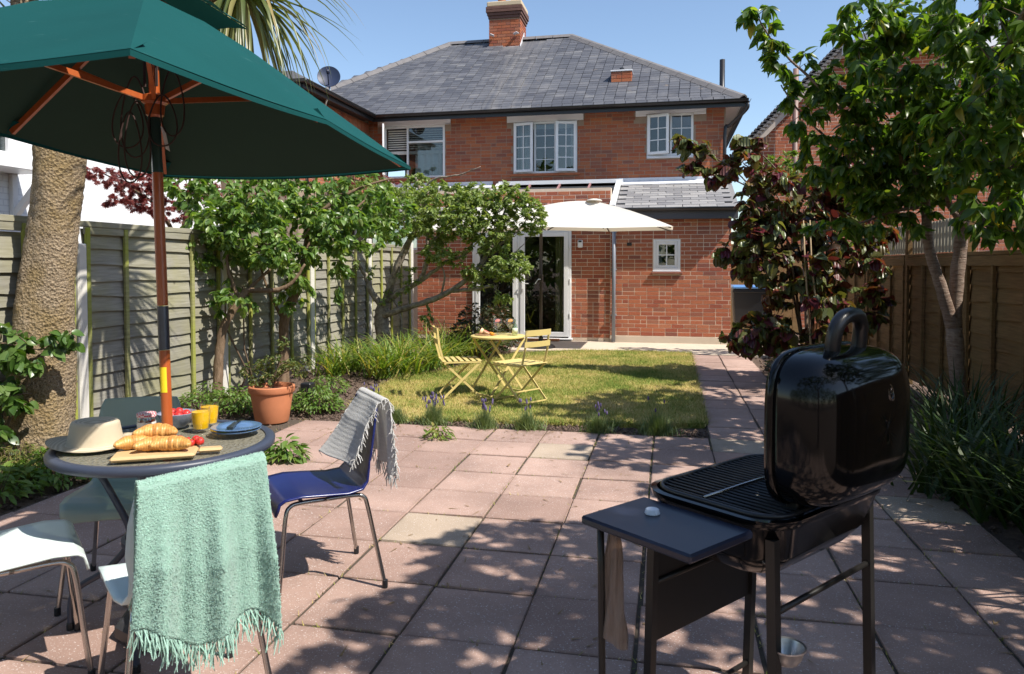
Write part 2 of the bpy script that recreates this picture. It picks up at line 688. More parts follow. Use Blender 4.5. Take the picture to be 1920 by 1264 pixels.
def slatemat(name, stops, warm):
    t = NT(name)
    c = t.ramp(t.rand(), stops)
    p = t.pos()
    n = t.noise(p, 1.6, 6, .65)
    c = t.mix(t.ramp(n, [(.5, (0, 0, 0)), (.75, (.35, .35, .35))]), c, (.27, .26, .25))
    n2 = t.noise(p, 5, 6, .7)
    c = t.mix(t.ramp(n2, [(.62, (0, 0, 0)), (.74, (.6, .6, .6))]), c, warm)
    # rain streaks run down the slope below the stack
    sx = t.noise(t.pos((5, .25, .25)), 1.4, 5, .6)
    gx = t.n('SeparateXYZ', {0: t.n('NewGeometry').outputs['Position']})
    near = t.ramp(t.math('ABSOLUTE', t.math('ADD', gx.outputs[0], 3.55)), [(.25, (1, 1, 1)), (.85, (0, 0, 0))])
    c = t.mix(t.math('MULTIPLY', t.ramp(sx, [(.42, (0, 0, 0)), (.72, (.40, .40, .40))]), near), c, (.27, .25, .225))
    t.set(Base_Color=c, Roughness=.6)
    t.bump(t.noise(p, 40, 5), .4, .006)
    return t.m
M_SLATE = slatemat('grey slate', [(0, (.058, .060, .072)), (.35, (.074, .077, .090)), (.7, (.090, .093, .106)), (.95, (.105, .106, .118)), (1, (.145, .145, .15))], (.25, .19, .13))
M_SLATEL = slatemat('weathered lean-to slate', [(0, (.19, .185, .19)), (.5, (.25, .245, .245)), (1, (.33, .32, .31))], (.30, .27, .22))

# ---------------------------------------------------------------- ground
g = MB()
g.box(-400, 400, -400, 400, -.5, -.03)
o = g.build('ground', M_SOIL)
o['kind'] = 'structure'

S_, X0, Y0 = .4548, -1.4704, 5.8659
patio = MB().box(X0 - 5 * S_ - .02, X0 + 7 * S_, -1.6, Y0 + S_, -.06, -.012)
patio.box(X0 + 4 * S_, X0 + 6 * S_, Y0 + S_, 12.27, -.06, -.012)
patio = patio.build('patio', M_JOINT)
patio['kind'] = 'structure'
mes = []
for mm in (M_SLAB, M_SLABCREAM):
    for q in range(6):
        b = MB()
        e = [rnd.uniform(-.0055, .0055) for _ in range(4)]
        h = S_ / 2
        b.bbox(-h + .0055 + e[0], h - .0055 + e[1], -h + .0055 + e[2], h - .0055 + e[3], -.04, 0, .004)
        for q_ in rnd.sample(range(8, 32), 5):
            x_, y_, z_ = b.v[q_]
            f_ = 1 - rnd.uniform(.004, .02)
            b.v[q_] = (x_ * f_, y_ * f_, z_ - rnd.uniform(0, .003))
        me = bpy.data.meshes.new('paving_slab')
        me.from_pydata(b.v, [], b.f)
        me.materials.append(mm)
        mes.append(me)
CREAM = {(0, 4), (1, 0), (6, 2), (4, -1), (-1, 11)}
def slab(i, j):
    k = 6 if (i, j) in CREAM else 0
    o = link('paving_slab', mes[k + rnd.randrange(6)], patio)
    o.location = (X0 + (i + .5) * S_, Y0 - (j + .5) * S_, rnd.uniform(-.004, .002))
    o.rotation_euler = (rnd.gauss(0, .005), rnd.gauss(0, .005), rnd.choice((0, PI / 2, PI, -PI / 2)) + rnd.gauss(0, .002))
for j in range(-1, 16):
    for i in range(-5, 7):
        if j < 3 and i < -4:
            continue
        slab(i, j)
for j in range(-14, -1):
    for i in (4, 5):
        slab(i, j)

c = MB()
c.prism([(-3.9, 12.3), (1.3, 12.27), (1.9, 12.35), (1.9, 16), (1.14, 16), (1.14, 13.97), (-3.9, 13.97)], -.05, .006)
o = c.build('concrete_path', M_CONCRETE)
o['kind'] = 'structure'

LAWN = [(0.356, 12.318), (-0.617, 12.418), (-1.495, 12.312), (-2.398, 11.739), (-2.656, 10.662), (-2.972, 9.572), (-3.307, 8.781), (-3.28, 7.752), (-3.105, 6.928), (-2.75, 6.495), (-2.378, 6.474), (-1.911, 6.548), (-1.4, 6.584), (-0.637, 6.652), (-0.075, 6.724), (0.333, 6.833)]
LAWN = [LAWN[0]] + [(x + rnd.uniform(-.02, .02), y + rnd.uniform(-.02, .02)) for x, y in LAWN[1:-1]] + [LAWN[-1]]
o = MB().prism(LAWN[::-1], -.03, .018).build('lawn', M_LAWN)
o['kind'] = 'structure'

def inpoly(P, poly):
    x, y = P[:, 0], P[:, 1]
    r = np.zeros(len(P), bool)
    n = len(poly)
    for i in range(n):
        x1, y1 = poly[i]
        x2, y2 = poly[(i + 1) % n]
        c = ((y1 > y) != (y2 > y)) & (x < (x2 - x1) * (y - y1) / (y2 - y1 + 1e-12) + x1)
        r ^= c
    return r
def scatter(n, poly):
    a = np.array(poly)
    lo, hi = a.min(0), a.max(0)
    P = lo + (hi - lo) * nrs.random_sample((n, 2))
    return P[inpoly(P, poly)]
P = scatter(150000, LAWN)
V, F = blades(len(P), P, (.016, .042), (.004, .008), lean=.8, z0=.015, curl=.5, seg=1)
fastmesh('grass', V, F, M_BLADE, None, 'stuff')
# ragged longer grass along the lawn edges
E_ = []
for (a, b) in zip(LAWN, LAWN[1:] + LAWN[:1]):
    n = int(math.hypot(a[0] - b[0], a[1] - b[1]) * 420)
    t = nrs.random_sample(n)
    q = np.stack([a[0] + (b[0] - a[0]) * t, a[1] + (b[1] - a[1]) * t], 1) + nrs.normal(0, .02, (n, 2))
    E_.append(q)
P = np.concatenate(E_)
V, F = blades(len(P), P, (.03, .09), (.004, .009), lean=.9, z0=-.01, curl=.6, seg=2)
fastmesh('edge_grass', V, F, M_BLADE, None, 'stuff')

# soil: clods and bits over the beds
def clods(name, poly, n, rr):
    P = scatter(n, poly)
    V0 = np.array([(1, 0, 0), (-1, 0, 0), (0, 1, 0), (0, -1, 0), (0, 0, .8), (0, 0, -.8)], float)
    F0 = np.array([(0, 2, 4), (2, 1, 4), (1, 3, 4), (3, 0, 4), (2, 0, 5), (1, 2, 5), (3, 1, 5), (0, 3, 5)])
    m = len(P)
    s = rr[0] + (rr[1] - rr[0]) * nrs.random_sample((m, 1, 1)) ** 3
    a = nrs.uniform(0, 2 * PI, m)
    V = V0[None] * s * nrs.uniform(.6, 1.3, (m, 6, 1))
    c, si = np.cos(a)[:, None], np.sin(a)[:, None]
    X = V[:, :, 0] * c - V[:, :, 1] * si + P[:, 0:1]
    Y = V[:, :, 0] * si + V[:, :, 1] * c + P[:, 1:2]
    V = np.stack([X, Y, V[:, :, 2] - .012], 2)
    F = F0[None] + (np.arange(m) * 6)[:, None, None]
    fastmesh(name, V.reshape(-1, 3), F.reshape(-1, 3), M_SOIL, None, 'stuff')
BEDL = [(-4.85, 5.5), (-3.3, 6.35), (-2.6, 6.6), (-3.105, 6.928), (-3.322, 7.851), (-3.355, 8.907), (-3.033, 9.77), (-2.701, 10.843), (-2.458, 12.031), (-3.5, 13.9), (-4.85, 13.9)]
BEDF = [(-3.3, 6.33), (.34, 6.33), (.34, 6.62), (-1.5, 6.62), (-2.8, 6.75), (-3.3, 6.9)]
clods('soil_clods', BEDL, 5200, (.006, .03))
clods('border_clods', BEDF, 5200, (.005, .022))
clods('shade_bed_clods', [(1.74, 1.5), (2.9, 1.5), (2.9, 12.5), (1.3, 12.5), (1.28, 6.4), (1.72, 6.3)], 2600, (.006, .03))
clods('corner_bed_clods', [(-4.85, 3.0), (-3.77, 3.0), (-3.77, 4.6), (-3.32, 4.7), (-3.32, 6.3), (-4.85, 5.6)], 2000, (.006, .03))
# grit and moss in the joints
jx = []
for _ in range(2600):
    if rnd.random() < .5:
        jx.append((X0 + rnd.randrange(-4, 7) * S_ + rnd.gauss(0, .004), rnd.uniform(1.0, 6.3)))
    else:
        jx.append((rnd.uniform(-3.5, 1.7), Y0 - rnd.randrange(-1, 12) * S_ + rnd.gauss(0, .004)))
jx = np.array(jx)
V, F = blades(len(jx), jx, (.006, .026), (.003, .007), lean=.9, z0=-.008, seg=1)
fastmesh('joint_moss', V, F, M_BLADE, None, 'stuff')

# small dry leaves and petals blown over the paving
P = np.concatenate([np.stack([nrs.uniform(-3.4, 1.7, 260), nrs.uniform(1.8, 6.3, 260)], 1), np.stack([nrs.uniform(.4, 1.6, 90), nrs.uniform(6, 12, 90)], 1), np.stack([nrs.uniform(-3.2, .3, 120), nrs.uniform(5.9, 6.3, 120)], 1)])
V, F = blades(len(P), P, (.008, .024), (.005, .012), lean=4.0, z0=.002, curl=.1, seg=1)
V[:, 2] = np.clip(V[:, 2], .0015, .007)
fastmesh('fallen_leaves', V, F, plain('dry leaf litter', (.26, .17, .08), .8, var=.5, scale=60), None, 'stuff')

# ---------------------------------------------------------------- houses
BL, BH, J = .215, .065, .010
bm_ = MB().bbox(-.5, .5, -.5, .5, -.5, .5, .03)
def brickunit(mat):
    b = MB()
    b.bbox(-BL / 2, BL / 2, 0, .02, -BH / 2, BH / 2, .002)
    me = bpy.data.meshes.new('brick')
    me.from_pydata(b.v, [], b.f)
    me.materials.append(mat)
    return me
ME_BRICK, ME_BRICKUP = brickunit(M_BRICK), brickunit(M_BRICKUP)

def courses(x0, x1, z0, z1, holes, start=0):
    """running bond rectangles (x, z, length), clipped at the openings"""
    out = []
    r = start
    z = z0
    while z + BH <= z1 + .01:
        x = x0 - (BL + J) * (.5 if r % 2 else 0)
        while x < x1:
            w = BL
            if rnd.random() < .10:
                w = (BL - J) / 2
            a, b = max(x, x0), min(x + w, x1)
            segs = [(a, b)]
            for hx0, hx1, hz0, hz1 in holes:
                if z + BH > hz0 + .01 and z < hz1 - .01:
                    ns = []
                    for s, e in segs:
                        if e <= hx0 or s >= hx1:
                            ns.append((s, e))
                        else:
                            if s < hx0 - .02:
                                ns.append((s, hx0 - .004))
                            if e > hx1 + .02:
                                ns.append((hx1 + .004, e))
                    segs = ns
            for s, e in segs:
                if e - s > .03:
                    out.append(((s + e) / 2, z + BH / 2, e - s))
            x += w + J
        z += BH + J
        r += 1
    return out

def wallbox(x0, x1, z0, z1, y0, y1, holes):
    """solid wall in cells round its openings"""
    xs = sorted({x0, x1} | {h for o in holes for h in o[:2] if x0 < h < x1})
    zs = sorted({z0, z1} | {h for o in holes for h in o[2:] if z0 < h < z1})
    m = MB()
    for a, b in zip(xs, xs[1:]):
        for c, d in zip(zs, zs[1:]):
            cx, cz = (a + b) / 2, (c + d) / 2
            if not any(o[0] < cx < o[1] and o[2] < cz < o[3] for o in holes):
                m.box(a, b, y0, y1, c, d)
    return m

class Bricks:
    def __init__(s):
        s.L = []
    def wall(s, axis, at, x0, x1, z0, z1, holes=(), mesh=None, start=0, face=-1):
        for x, z, w in courses(x0, x1, z0, z1, holes, start):
            s.L.append((axis, at, x, z, w, mesh, face))
    def build(s, parent, n=300, shadow=None):
        def P(b):
            return (b[2], b[1], b[3]) if b[0] == 'y' else (b[1], b[2], b[3])
        full = [b for b in s.L if abs(b[4] - BL) < 1e-6]
        full.sort(key=lambda b: -shows(P(b), BL) - (.004 if b[0] == 'y' else 0))
        own, ids = full[:n], set(map(id, full[:n]))
        org = wloc(parent)
        for b in own:
            o = link('brick', b[5], parent)
            p = Vector(P(b)) - org
            if b[0] == 'y':
                o.location = (p.x, p.y - .0035 + rnd.uniform(-.0015, .002), p.z)
            else:
                o.location = (p.x + b[6] * .0035, p.y, p.z)
                o.rotation_euler = (0, 0, PI / 2)
            o.rotation_euler.x = rnd.gauss(0, .006)
        for me in {b[5] for b in s.L}:
            m = MB()
            for b in s.L:
                if b[5] is me and id(b) not in ids:
                    d = rnd.uniform(-.0015, .002)
                    if b[0] == 'y':
                        m.bbox(b[2] - b[4] / 2, b[2] + b[4] / 2, b[1] - .0035 + d, b[1] + .02, b[3] - BH / 2, b[3] + BH / 2, .003)
                    else:
                        y0, y1 = sorted((b[1] + b[6] * .0035 + d, b[1] + b[6] * -.02))
                        m.bbox(y0, y1, b[2] - b[4] / 2, b[2] + b[4] / 2, b[3] - BH / 2, b[3] + BH / 2, .003)
            if m.v:
                m.build('brickwork', me.materials[0], parent, kind='stuff')

def pane_bars(f, x0, x1, z0, z1, y, nx, nz, t=.016):
    m = MB()
    for i in range(1, nx):
        x = x0 + (x1 - x0) * i / nx
        m.box(x - t / 2, x + t / 2, y - .008, y + .012, z0, z1)
    for k in range(1, nz):
        z = z0 + (z1 - z0) * k / nz
        m.box(x0, x1, y - .006, y + .010, z - t / 2, z + t / 2)
    return m
def rect_frame(m, x0, x1, z0, z1, y0, y1, w, M=None):
    m.bbox(x0, x0 + w, y0, y1, z0, z1, .004, M)
    m.bbox(x1 - w, x1, y0, y1, z0, z1, .004, M)
    m.bbox(x0 + w, x1 - w, y0 + .001, y1 - .001, z0, z0 + w, .004, M)
    m.bbox(x0 + w, x1 - w, y0 + .001, y1 - .001, z1 - w, z1, .004, M)
    return m

def window(parent, x0, x1, z0, z1, y, cells, mat=None):
    """frame in a wall whose face is at y; cells: (x0, x1, z0, z1, nx, nz, open angle) in fractions of the frame"""
    mat = mat or M_PVC
    w = .045
    m = rect_frame(MB(), x0, x1, z0, z1, y - .005, y + .06, w)
    for cx in sorted({c[0] for c in cells if c[0] > 0}):
        X = x0 + (x1 - x0) * cx
        m.bbox(X - .02, X + .02, y - .003, y + .058, z0 + w, z1 - w, .004)
    fr = m.build('window', mat, parent)
    def sashes():
        for a, b, c, d, nx, nz, op in cells:
            X0, X1 = x0 + (x1 - x0) * a, x0 + (x1 - x0) * b
            Z0, Z1 = z0 + (z1 - z0) * c, z0 + (z1 - z0) * d
            if op:
                g_ = .025
                hx = X0 + .02 if op < 0 else X1 - .02
                Mt = Matrix.Translation((hx, y - .03, 0)) @ Matrix.Rotation(op, 4, 'Z') @ Matrix.Translation((-hx, -(y - .03), 0))
                s = rect_frame(MB(), X0 + .015, X1 - .015, Z0 + g_, Z1 - g_, y - .045, y - .006, .055, Mt)
                s.build('sash', mat, fr)
                gx0, gx1, gz0, gz1, gy = X0 + .07, X1 - .07, Z0 + .08, Z1 - .08, y - .028
                p = MB().box(gx0, gx1, gy, gy + .006, gz0, gz1, Mt)
                p.build('pane', M_GLASS, fr)
                if nx > 1 or nz > 1:
                    bb = pane_bars(fr, gx0, gx1, gz0, gz1, gy, nx, nz)
                    bb.v = [tuple(Mt @ Vector(v)) for v in bb.v]
                    bb.build('glazing_bar', mat, fr)
            else:
                k = .045 if a == 0 else .02
                k2 = .045 if b == 1 else .02
                gx0, gx1, gz0, gz1, gy = X0 + k, X1 - k2, Z0 + (.045 if c == 0 else .02), Z1 - (.045 if d == 1 else .02), y + .03
                MB().box(gx0, gx1, gy, gy + .006, gz0, gz1).build('pane', M_GLASS, fr)
                if nx > 1 or nz > 1:
                    pane_bars(fr, gx0, gx1, gz0, gz1, gy, nx, nz).build('glazing_bar', mat, fr)
    sashes()
    return fr

YG, YU = 13.95, 15.6                      # ground floor face, upper floor face
XC = 1.12                                  # right hand corner
house = thing('brick_house', 'red brick house with hipped slate roof and tall chimney behind the lawn', 'house', (-2.5, YG, 0))
bk = Bricks()
# --- ground floor
SW = (-0.263, 0.218, 1.349, 1.918)
DX0, DX1, DZ1 = -3.720, -1.79, 2.13
holes_g = [SW, (DX0, DX1, -.01, DZ1)]
XP = -1.05                                 # the pipe stands where the two wall planes meet
wallbox(XP, XC, 0, 2.52, YG, YG + .25, [SW]).build('wall', M_MORTAR, house)
bk.wall('y', YG, XP + .002, XC, .135, 2.3, [(SW[0] - .01, SW[1] + .01, SW[2] - .04, SW[3])], ME_BRICK)
wallbox(-4.86, XP, 0, 2.9, YG + .045, YG + .29, [(DX0, DX1, -.01, DZ1)]).build('wall', M_MORTAR, house)
bk.wall('y', YG + .045, -4.86, XP - .012, .075, 2.85, [(DX0, DX1, -.01, DZ1)], ME_BRICK, 1)
MB().box(XP + .06, XC + .02, YG - .045, YG + .02, -.02, .125).build('plinth', M_CONCRETE, house)
# side wall of the ground floor, along the passage
MB().box(XC - .25, XC - .002, YG + .25, 24, 0, 2.52).build('wall', M_MORTAR, house)
# --- upper floor
W1 = (-6.187, -4.780, 3.367, 4.512)
W2 = (-3.246, -1.883, 3.398, 4.489)
W3 = (-0.439, 0.491, 3.690, 4.548)
holes_u = [W1, W2, W3]
ZE = 4.66
wallbox(-6.55, XC, 2.5, ZE + .2, YU, YU + .25, holes_u).build('wall', M_MORTARUP, house)
LZ = 4.40
lint = [(-6.321, -4.645, W1), (-3.386, -1.750, W2), (-0.669, 0.740, W3)]
LB = [4.532, 4.498, 4.511]
bk.wall('y', YU, -6.55, XC, 3.1, ZE, [(a - .005, b + .005, w[3] - .12, 6) for a, b, w in lint] + [(w[0] - .01, w[1] + .01, w[2] - .06, w[3]) for w in holes_u], ME_BRICKUP)
for (a, b, w), lb in zip(lint, LB):
    zt = w[3] + .004
    m = MB().bbox(a, b, YU - .03, YU + .1, zt, ZE + .1, .006)
    m.bbox(a, w[0] - .006, YU - .03, YU + .1, lb, zt - .001, .006)
    m.bbox(w[1] + .006, b, YU - .03, YU + .1, lb, zt - .001, .006)
    m.build('lintel', M_RENDER, house)
for x0, x1, z in ((W1[0], W1[1], W1[2]), (W2[0] - .06, W2[1] + .06, W2[2])):
    MB().bbox(x0, x1, YU - .06, YU + .1, z - .055, z - .004, .005).build('window_sill', M_BRICKUP, house)
MB().bbox(W3[0], W3[1], YU - .05, YU + .1, W3[2] - .05, W3[2] - .004, .005).build('window_sill', M_LEAD, house)
MB().bbox(SW[0] - .035, SW[1] + .045, YG - .065, YG + .05, SW[2] - .065, SW[2] - .03, .005).build('window_sill', plain('tile sill', (.24, .09, .06), .7), house)
MB().bbox(SW[0] - .012, SW[1] + .012, YG - .02, YG + .05, SW[2] - .029, SW[2] - .002, .005).build('window_ledge', M_LEAD, house)
window(house, *W1, YU, [(0, .39, 0, 1, 1, 1, -1.25), (.39, 1, .70, 1, 1, 1, 0), (.39, 1, 0, .70, 1, 1, 0)])
MB().bbox(W1[0] + (W1[1] - W1[0]) * .39, W1[1] - .04, YU - .004, YU + .055, W1[2] + (W1[3] - W1[2]) * .67, W1[2] + (W1[3] - W1[2]) * .71, .004).build('transom', M_PVC, house)
window(house, *W2, YU, [(0, .34, 0, 1, 2, 4, -.22), (.34, .66, 0, 1, 2, 4, 0), (.66, 1, 0, 1, 2, 4, .25)])
window(house, *W3, YU, [(0, .52, 0, 1, 2, 3, -.35), (.52, 1, 0, 1, 2, 3, 0)])
window(house, *SW, YG, [(0, 1, 0, 1, 1, 1, 0)])
pane_bars(None, SW[0] + .05, SW[1] - .05, SW[2] + .05, SW[3] - .05, YG + .03, 2, 2, .02).build('glazing_bar', M_PVC, house)
rect_frame(MB(), SW[0] + .046, SW[1] - .046, SW[2] + .046, SW[3] - .046, YG + .004, YG + .05, .05).build('sash', M_PVC, house)
# rooms behind the glass
m = MB()
m.box(-6.5, XC - .3, YU + 2.2, YU + 2.3, 2.6, 4.7)
m.box(-6.5, XC - .3, YU + .25, YU + 2.2, 2.55, 2.6)
m.box(-4.8, XC - .3, YG + 3.0, YG + 3.1, 0, 2.5)
m.box(-4.8, XC - .3, YG + .3, YG + 3.0, -.02, .0)
m.build('room', M_DARK, house)
def curtain(x0, x1, z0, z1, y, mat, waves=5, amp=.03):
    MB().grid(lambda u, v: (x0 + (x1 - x0) * u, y + amp * math.sin(u * waves * 2 * PI) + amp * .4 * math.sin(u * 17 + v), z0 + (z1 - z0) * v), 40, 6).build('curtain', mat, house, smooth=True)
curtain(-5.518, -4.900, W1[2], 4.072, YU + .18, M_CURTAIN, 4)
m = MB()
for k in range(9):
    z = W1[3] - .09 - k * .05
    m.bbox(W1[0] + .05, W1[1] - .05, YU + .13, YU + .16, z, z + .022, .003)
m.box(W1[0] + .05, W1[1] - .05, YU + .13, YU + .165, W1[3] - .60, W1[3] - .53)
m.build('blind', M_BLIND, house)
curtain(W2[0] + .05, W2[0] + .36, W2[2], W2[3], YU + .2, M_CURTAIN, 3)
curtain(W2[1] - .16, W2[1] - .05, W2[2], W2[3], YU + .2, M_CURTAIN, 2)
MB().box(W2[0] + .3, W2[1] - .1, YU + .14, YU + .17, W2[3] - .13, W2[3] - .02).build('blind', M_CURTAIN, house)
curtain(SW[0] + .06, SW[0] + .16, SW[2] + .1, SW[3] - .05, YG + .16, M_CURTAIN, 2, .015)
curtain(-2.126, -1.940, .05, 2.05, YG + .25, M_CURTAINY, 4, .025)
# --- French doors
dj = MB()
rect = (DX0, DX1, .06, DZ1)
dj.bbox(DX0, DX0 + .06, YG - .01, YG + .07, .06, DZ1, .005)
dj.bbox(DX1 - .05, DX1, YG - .01, YG + .07, .06, DZ1, .005)
dj.bbox(DX0 + .06, DX1 - .05, YG - .009, YG + .069, DZ1 - .055, DZ1, .005)
DM = -2.787
dj.bbox(DM - .045, DM + .015, YG - .005, YG + .066, .06, DZ1 - .055, .005)
door = dj.build('french_door', M_PVC, house)
for a, b in ((DX0 + .062, DM - .047), (DM + .017, DX1 - .052)):
    rect_frame(MB(), a, b, .085, DZ1 - .057, YG - .02, YG + .05, .085).build('door_leaf', M_PVC, door)
    MB().box(a + .09, b - .09, YG + .012, YG + .022, .17, DZ1 - .145).build('pane', M_GLASS, door)
h = MB()
h.bbox(DM + .045, DM + .075, YG - .03, YG - .019, .98, 1.16, .004)
h.bar((DM + .06, YG - .04, 1.10), (DM + .06, YG - .07, 1.10), .016)
h.bar((DM + .055, YG - .07, 1.10), (DM + .185, YG - .07, 1.095), .018, .016)
h.build('handle', M_PVC, door)
MB().bbox(DX0 - .02, DX1 + .03, YG - .06, YG + .02, .025, .058, .006).build('door_sill', M_PVC, door)
MB().bbox(DM - .6, -1.999, YG - .17, YG - .01, .008, .05, .006).build('door_step', plain('terracotta step', (.48, .19, .08), .8), house)
for z in (.45, 1.1, 1.75):
    MB().bbox(DX1 - .03, DX1 - .012, YG - .03, YG - .011, z, z + .09, .003).build('hinge', M_PVC, house)
# --- main roof
EY, EX, ED = 15.22, 1.44, 3.9
RZ = ED * .668
def roofpt(x, d, lift=0.0):
    return Vector((x, EY + d, 4.70 + d * .668 + lift))
XL = -9.6
base = MB()
RX0, RX1 = -5.681, EX - ED
hip = MB()
base.slab([roofpt(XL, 0), roofpt(EX, 0), roofpt(RX1, ED), roofpt(RX0, ED)], .05)
# right hand and back slopes
B = Vector((EX, EY + 2 * ED, 4.70))
base.slab([Vector((EX, EY, 4.70)), B, roofpt(RX1, ED)], .05)
base.slab([Vector((XL, EY + 2 * ED, 4.70)), Vector((XL, EY, 4.70)), roofpt(RX0, ED)][::1], .05)
base.slab([B, Vector((XL, EY + 2 * ED, 4.70)), roofpt(RX0, ED), roofpt(RX1, ED)], .05)
roof = base.build('roof', M_SLATE, house)
SWD, SG = .215, .135
sl = math.hypot(1, .668)
nd = Vector((0, -.668, 1)).normalized()
me_s = bpy.data.meshes.new('slate')
b = MB().bbox(-SWD / 2 + .006, SWD / 2 - .006, 0, .21, 0, .013, .002)
me_s.from_pydata(b.v, [], b.f)
me_s.materials.append(M_SLATE)
slates = []
k = 0
d = -.03
while d < ED - .05:
    xr = EX - max(d, 0) - .03
    xl = XL + (RX0 - XL) * (max(d, 0) / ED) + .03
    x = xl + (SWD / 2 if k % 2 else 0)
    while x < xr - .02:
        if not (-4.14 < x < -3.05 and d > ED - .75):
            slates.append((min(x, xr - SWD / 2), d))
        x += SWD
    d += SG / sl
    k += 1
rot = Matrix.Rotation(math.atan(.668), 4, 'X')
def slate_m(x, d):
    p = roofpt(x, d) + nd * (.014 + rnd.uniform(0, .004))
    return Matrix.Translation(p) @ rot @ Matrix.Rotation(-.035 + rnd.gauss(0, .006), 4, 'X') @ Matrix.Rotation(rnd.gauss(0, .008), 4, 'Z')
def lay(root, me, Ms, n, name='slate', rest='slating'):
    org = wloc(root)
    Ms = sorted(Ms, key=lambda M: -shows(M.translation, 1))
    for M in Ms[:n]:
        o = link(name, me, root)
        M = M.copy()
        M.translation = M.translation - org
        o.matrix_basis = M
    if Ms[n:]:
        V0 = np.array([v.co[:] for v in me.vertices])
        fs = [tuple(p.vertices) for p in me.polygons]
        m = MB()
        for M in Ms[n:]:
            m.add([M @ Vector(v) for v in V0], fs)
        m.build(rest, me.materials[0], root, kind='stuff')
lay(house, me_s, [slate_m(x, d) for x, d in slates], 230)
# ridge and hip tiles
def ridge(a, b, name):
    a, b = Vector(a), Vector(b)
    n = max(1, int((b - a).length / .45))
    for i in range(n):
        p, q = a + (b - a) * (i / n), a + (b - a) * ((i + .97) / n)
        d = (q - p).normalized()
        r = d.cross(Vector((0, 0, 1))).normalized()
        u = r.cross(d)
        pr = [(-.14, -.075), (-.07, .01), (0, .035), (.07, .01), (.14, -.075), (.07, -.02), (0, .01), (-.07, -.02)]
        vs = [x + r * s + u * (t + .05) for x in (p, q) for s, t in pr]
        fs = [tuple(range(7, -1, -1)), tuple(range(8, 16))] + [(k, (k + 1) % 8, 8 + (k + 1) % 8, 8 + k) for k in range(8)]
        MB().add(vs, fs).build(name, M_RIDGE, house)
M_RIDGE = plain('ridge tile', (.16, .15, .15), .8, var=.3, scale=9, bump=.3)
ridge(roofpt(RX0, ED), roofpt(RX1, ED), 'ridge_tile')
ridge(roofpt(RX1, ED), roofpt(EX, 0), 'hip_tile')
ridge(roofpt(XL + .9, .63), roofpt(RX0, ED), 'hip_tile')
# eaves
m = MB()
m.box(-6.3, EX + .02, EY + .01, EY + .035, 4.555, 4.70)
m.box(EX - .005, EX + .02, EY + .035, EY + 2 * ED, 4.555, 4.70)
m.build('fascia', M_GUTTER, house)
m = MB().box(-6.3, EX, EY + .036, YU + .02, 4.66, 4.68)
m.box(XC, EX, YU + .02, EY + 2 * ED, 4.66, 4.68)
m.build('soffit', M_RENDER, house)
def gutter(a, b, name='gutter', out=(0, -1, 0), parent=None, r=.058):
    a, b, o_ = Vector(a), Vector(b), Vector(out)
    m = MB()
    pr = []
    for k in range(9):
        t = PI + PI * k / 8
        pr.append((math.cos(t) * r, math.sin(t) * r))
    for k in range(8, -1, -1):
        t = PI + PI * k / 8
        pr.append((math.cos(t) * r * .9, math.sin(t) * r * .9))
    n = len(pr)
    vs = [p + o_ * s + Vector((0, 0, t)) for p in (a, b) for s, t in pr]
    fs = [tuple(range(n)), tuple(range(2 * n - 1, n - 1, -1))] + [(k, n + k, n + (k + 1) % n, (k + 1) % n) for k in range(n)]
    m.add(vs, fs)
    return m.build(name, M_GUTTER, parent or house, smooth=40)
gutter((-6.28, EY - .06, 4.69), (EX + .08, EY - .06, 4.69))
gutter((EX + .07, EY - .06, 4.69), (EX + .07, EY + 2 * ED, 4.69), out=(1, 0, 0))
# swan neck and pipe on the right corner, vent stack behind
p = [(EX + .05, EY + .0, 4.63), (EX + .05, EY + .0, 4.5), (XC + .08, YU - .08, 4.25), (XC - .01, YU - .07, 4.12), (XC - .01, YU - .07, 2.9)]
pts, rr = smooth_path([(*q, .036) for q in p], 5)
MB().tube(pts, rr, 10).build('downpipe', M_GUTTER, house, smooth=True)
q = (1.176, 17.5, 5.454)
MB().tube([(q[0], 17.5, 3), (q[0], 17.5, 6.088)], .06, 12).build('vent_pipe', M_GUTTER, house, smooth=True)
# grey downpipe by the doors
pz = -0.982
MB().tube([(pz, YG - .10, .02), (pz, YG - .10, 2.4)], .036, 12).build('downpipe', M_PIPE, house, smooth=True)
for z in (.5, 1.35, 2.05):
    MB().bbox(pz - .05, pz + .05, YG - .11, YG + .01, z, z + .03, .004).build('pipe_bracket', M_PIPE, house)
# --- chimney
CX0, CX1, CY0, CY1 = -4.548, -3.735, 18.75, 19.55
CZ1 = 8.082
CZ0 = 6.958
ch = MB().box(CX0 + .01, CX1 - .01, CY0 + .01, CY1 - .01, CZ0 - .7, CZ1).build('chimney', M_MORTARUP, house)
cb = Bricks()
def chbricks(par, x0, x1, y0, y1, z0, z1):
    m = MB()
    for ax, at, a, b, f in (('y', y0, x0, x1, -1), ('x', x1, y0, y1, 1)):
        for x, z, w in courses(a, b, z0, z1, []):
            if ax == 'y':
                if abs(w - BL) < 1e-6:
                    o = link('brick', ME_BRICKUP, par)
                    o.location = Vector((x, at - .004, z)) - wloc(par)
                else:
                    m.bbox(x - w / 2, x + w / 2, at - .004, at + .02, z - BH / 2, z + BH / 2, .003)
            else:
                m.bbox(at - .02, at + .004, x - w / 2, x + w / 2, z - BH / 2, z + BH / 2, .003)
    m.build('brickwork', M_BRICKUP, par, kind='stuff')
chbricks(ch, CX0, CX1, CY0, CY1, CZ0 + .05, CZ1 - .3)
m = MB()
for k, e in enumerate((.02, .045, .07, .07)):
    m.bbox(CX0 - e, CX1 + e, CY0 - e, CY1 + e, CZ1 - .30 + k * .075, CZ1 - .305 + (k + 1) * .075, .006)
m.build('corbel', plain('sooty brick', (.13, .065, .05), .9, var=.35, scale=12), ch)
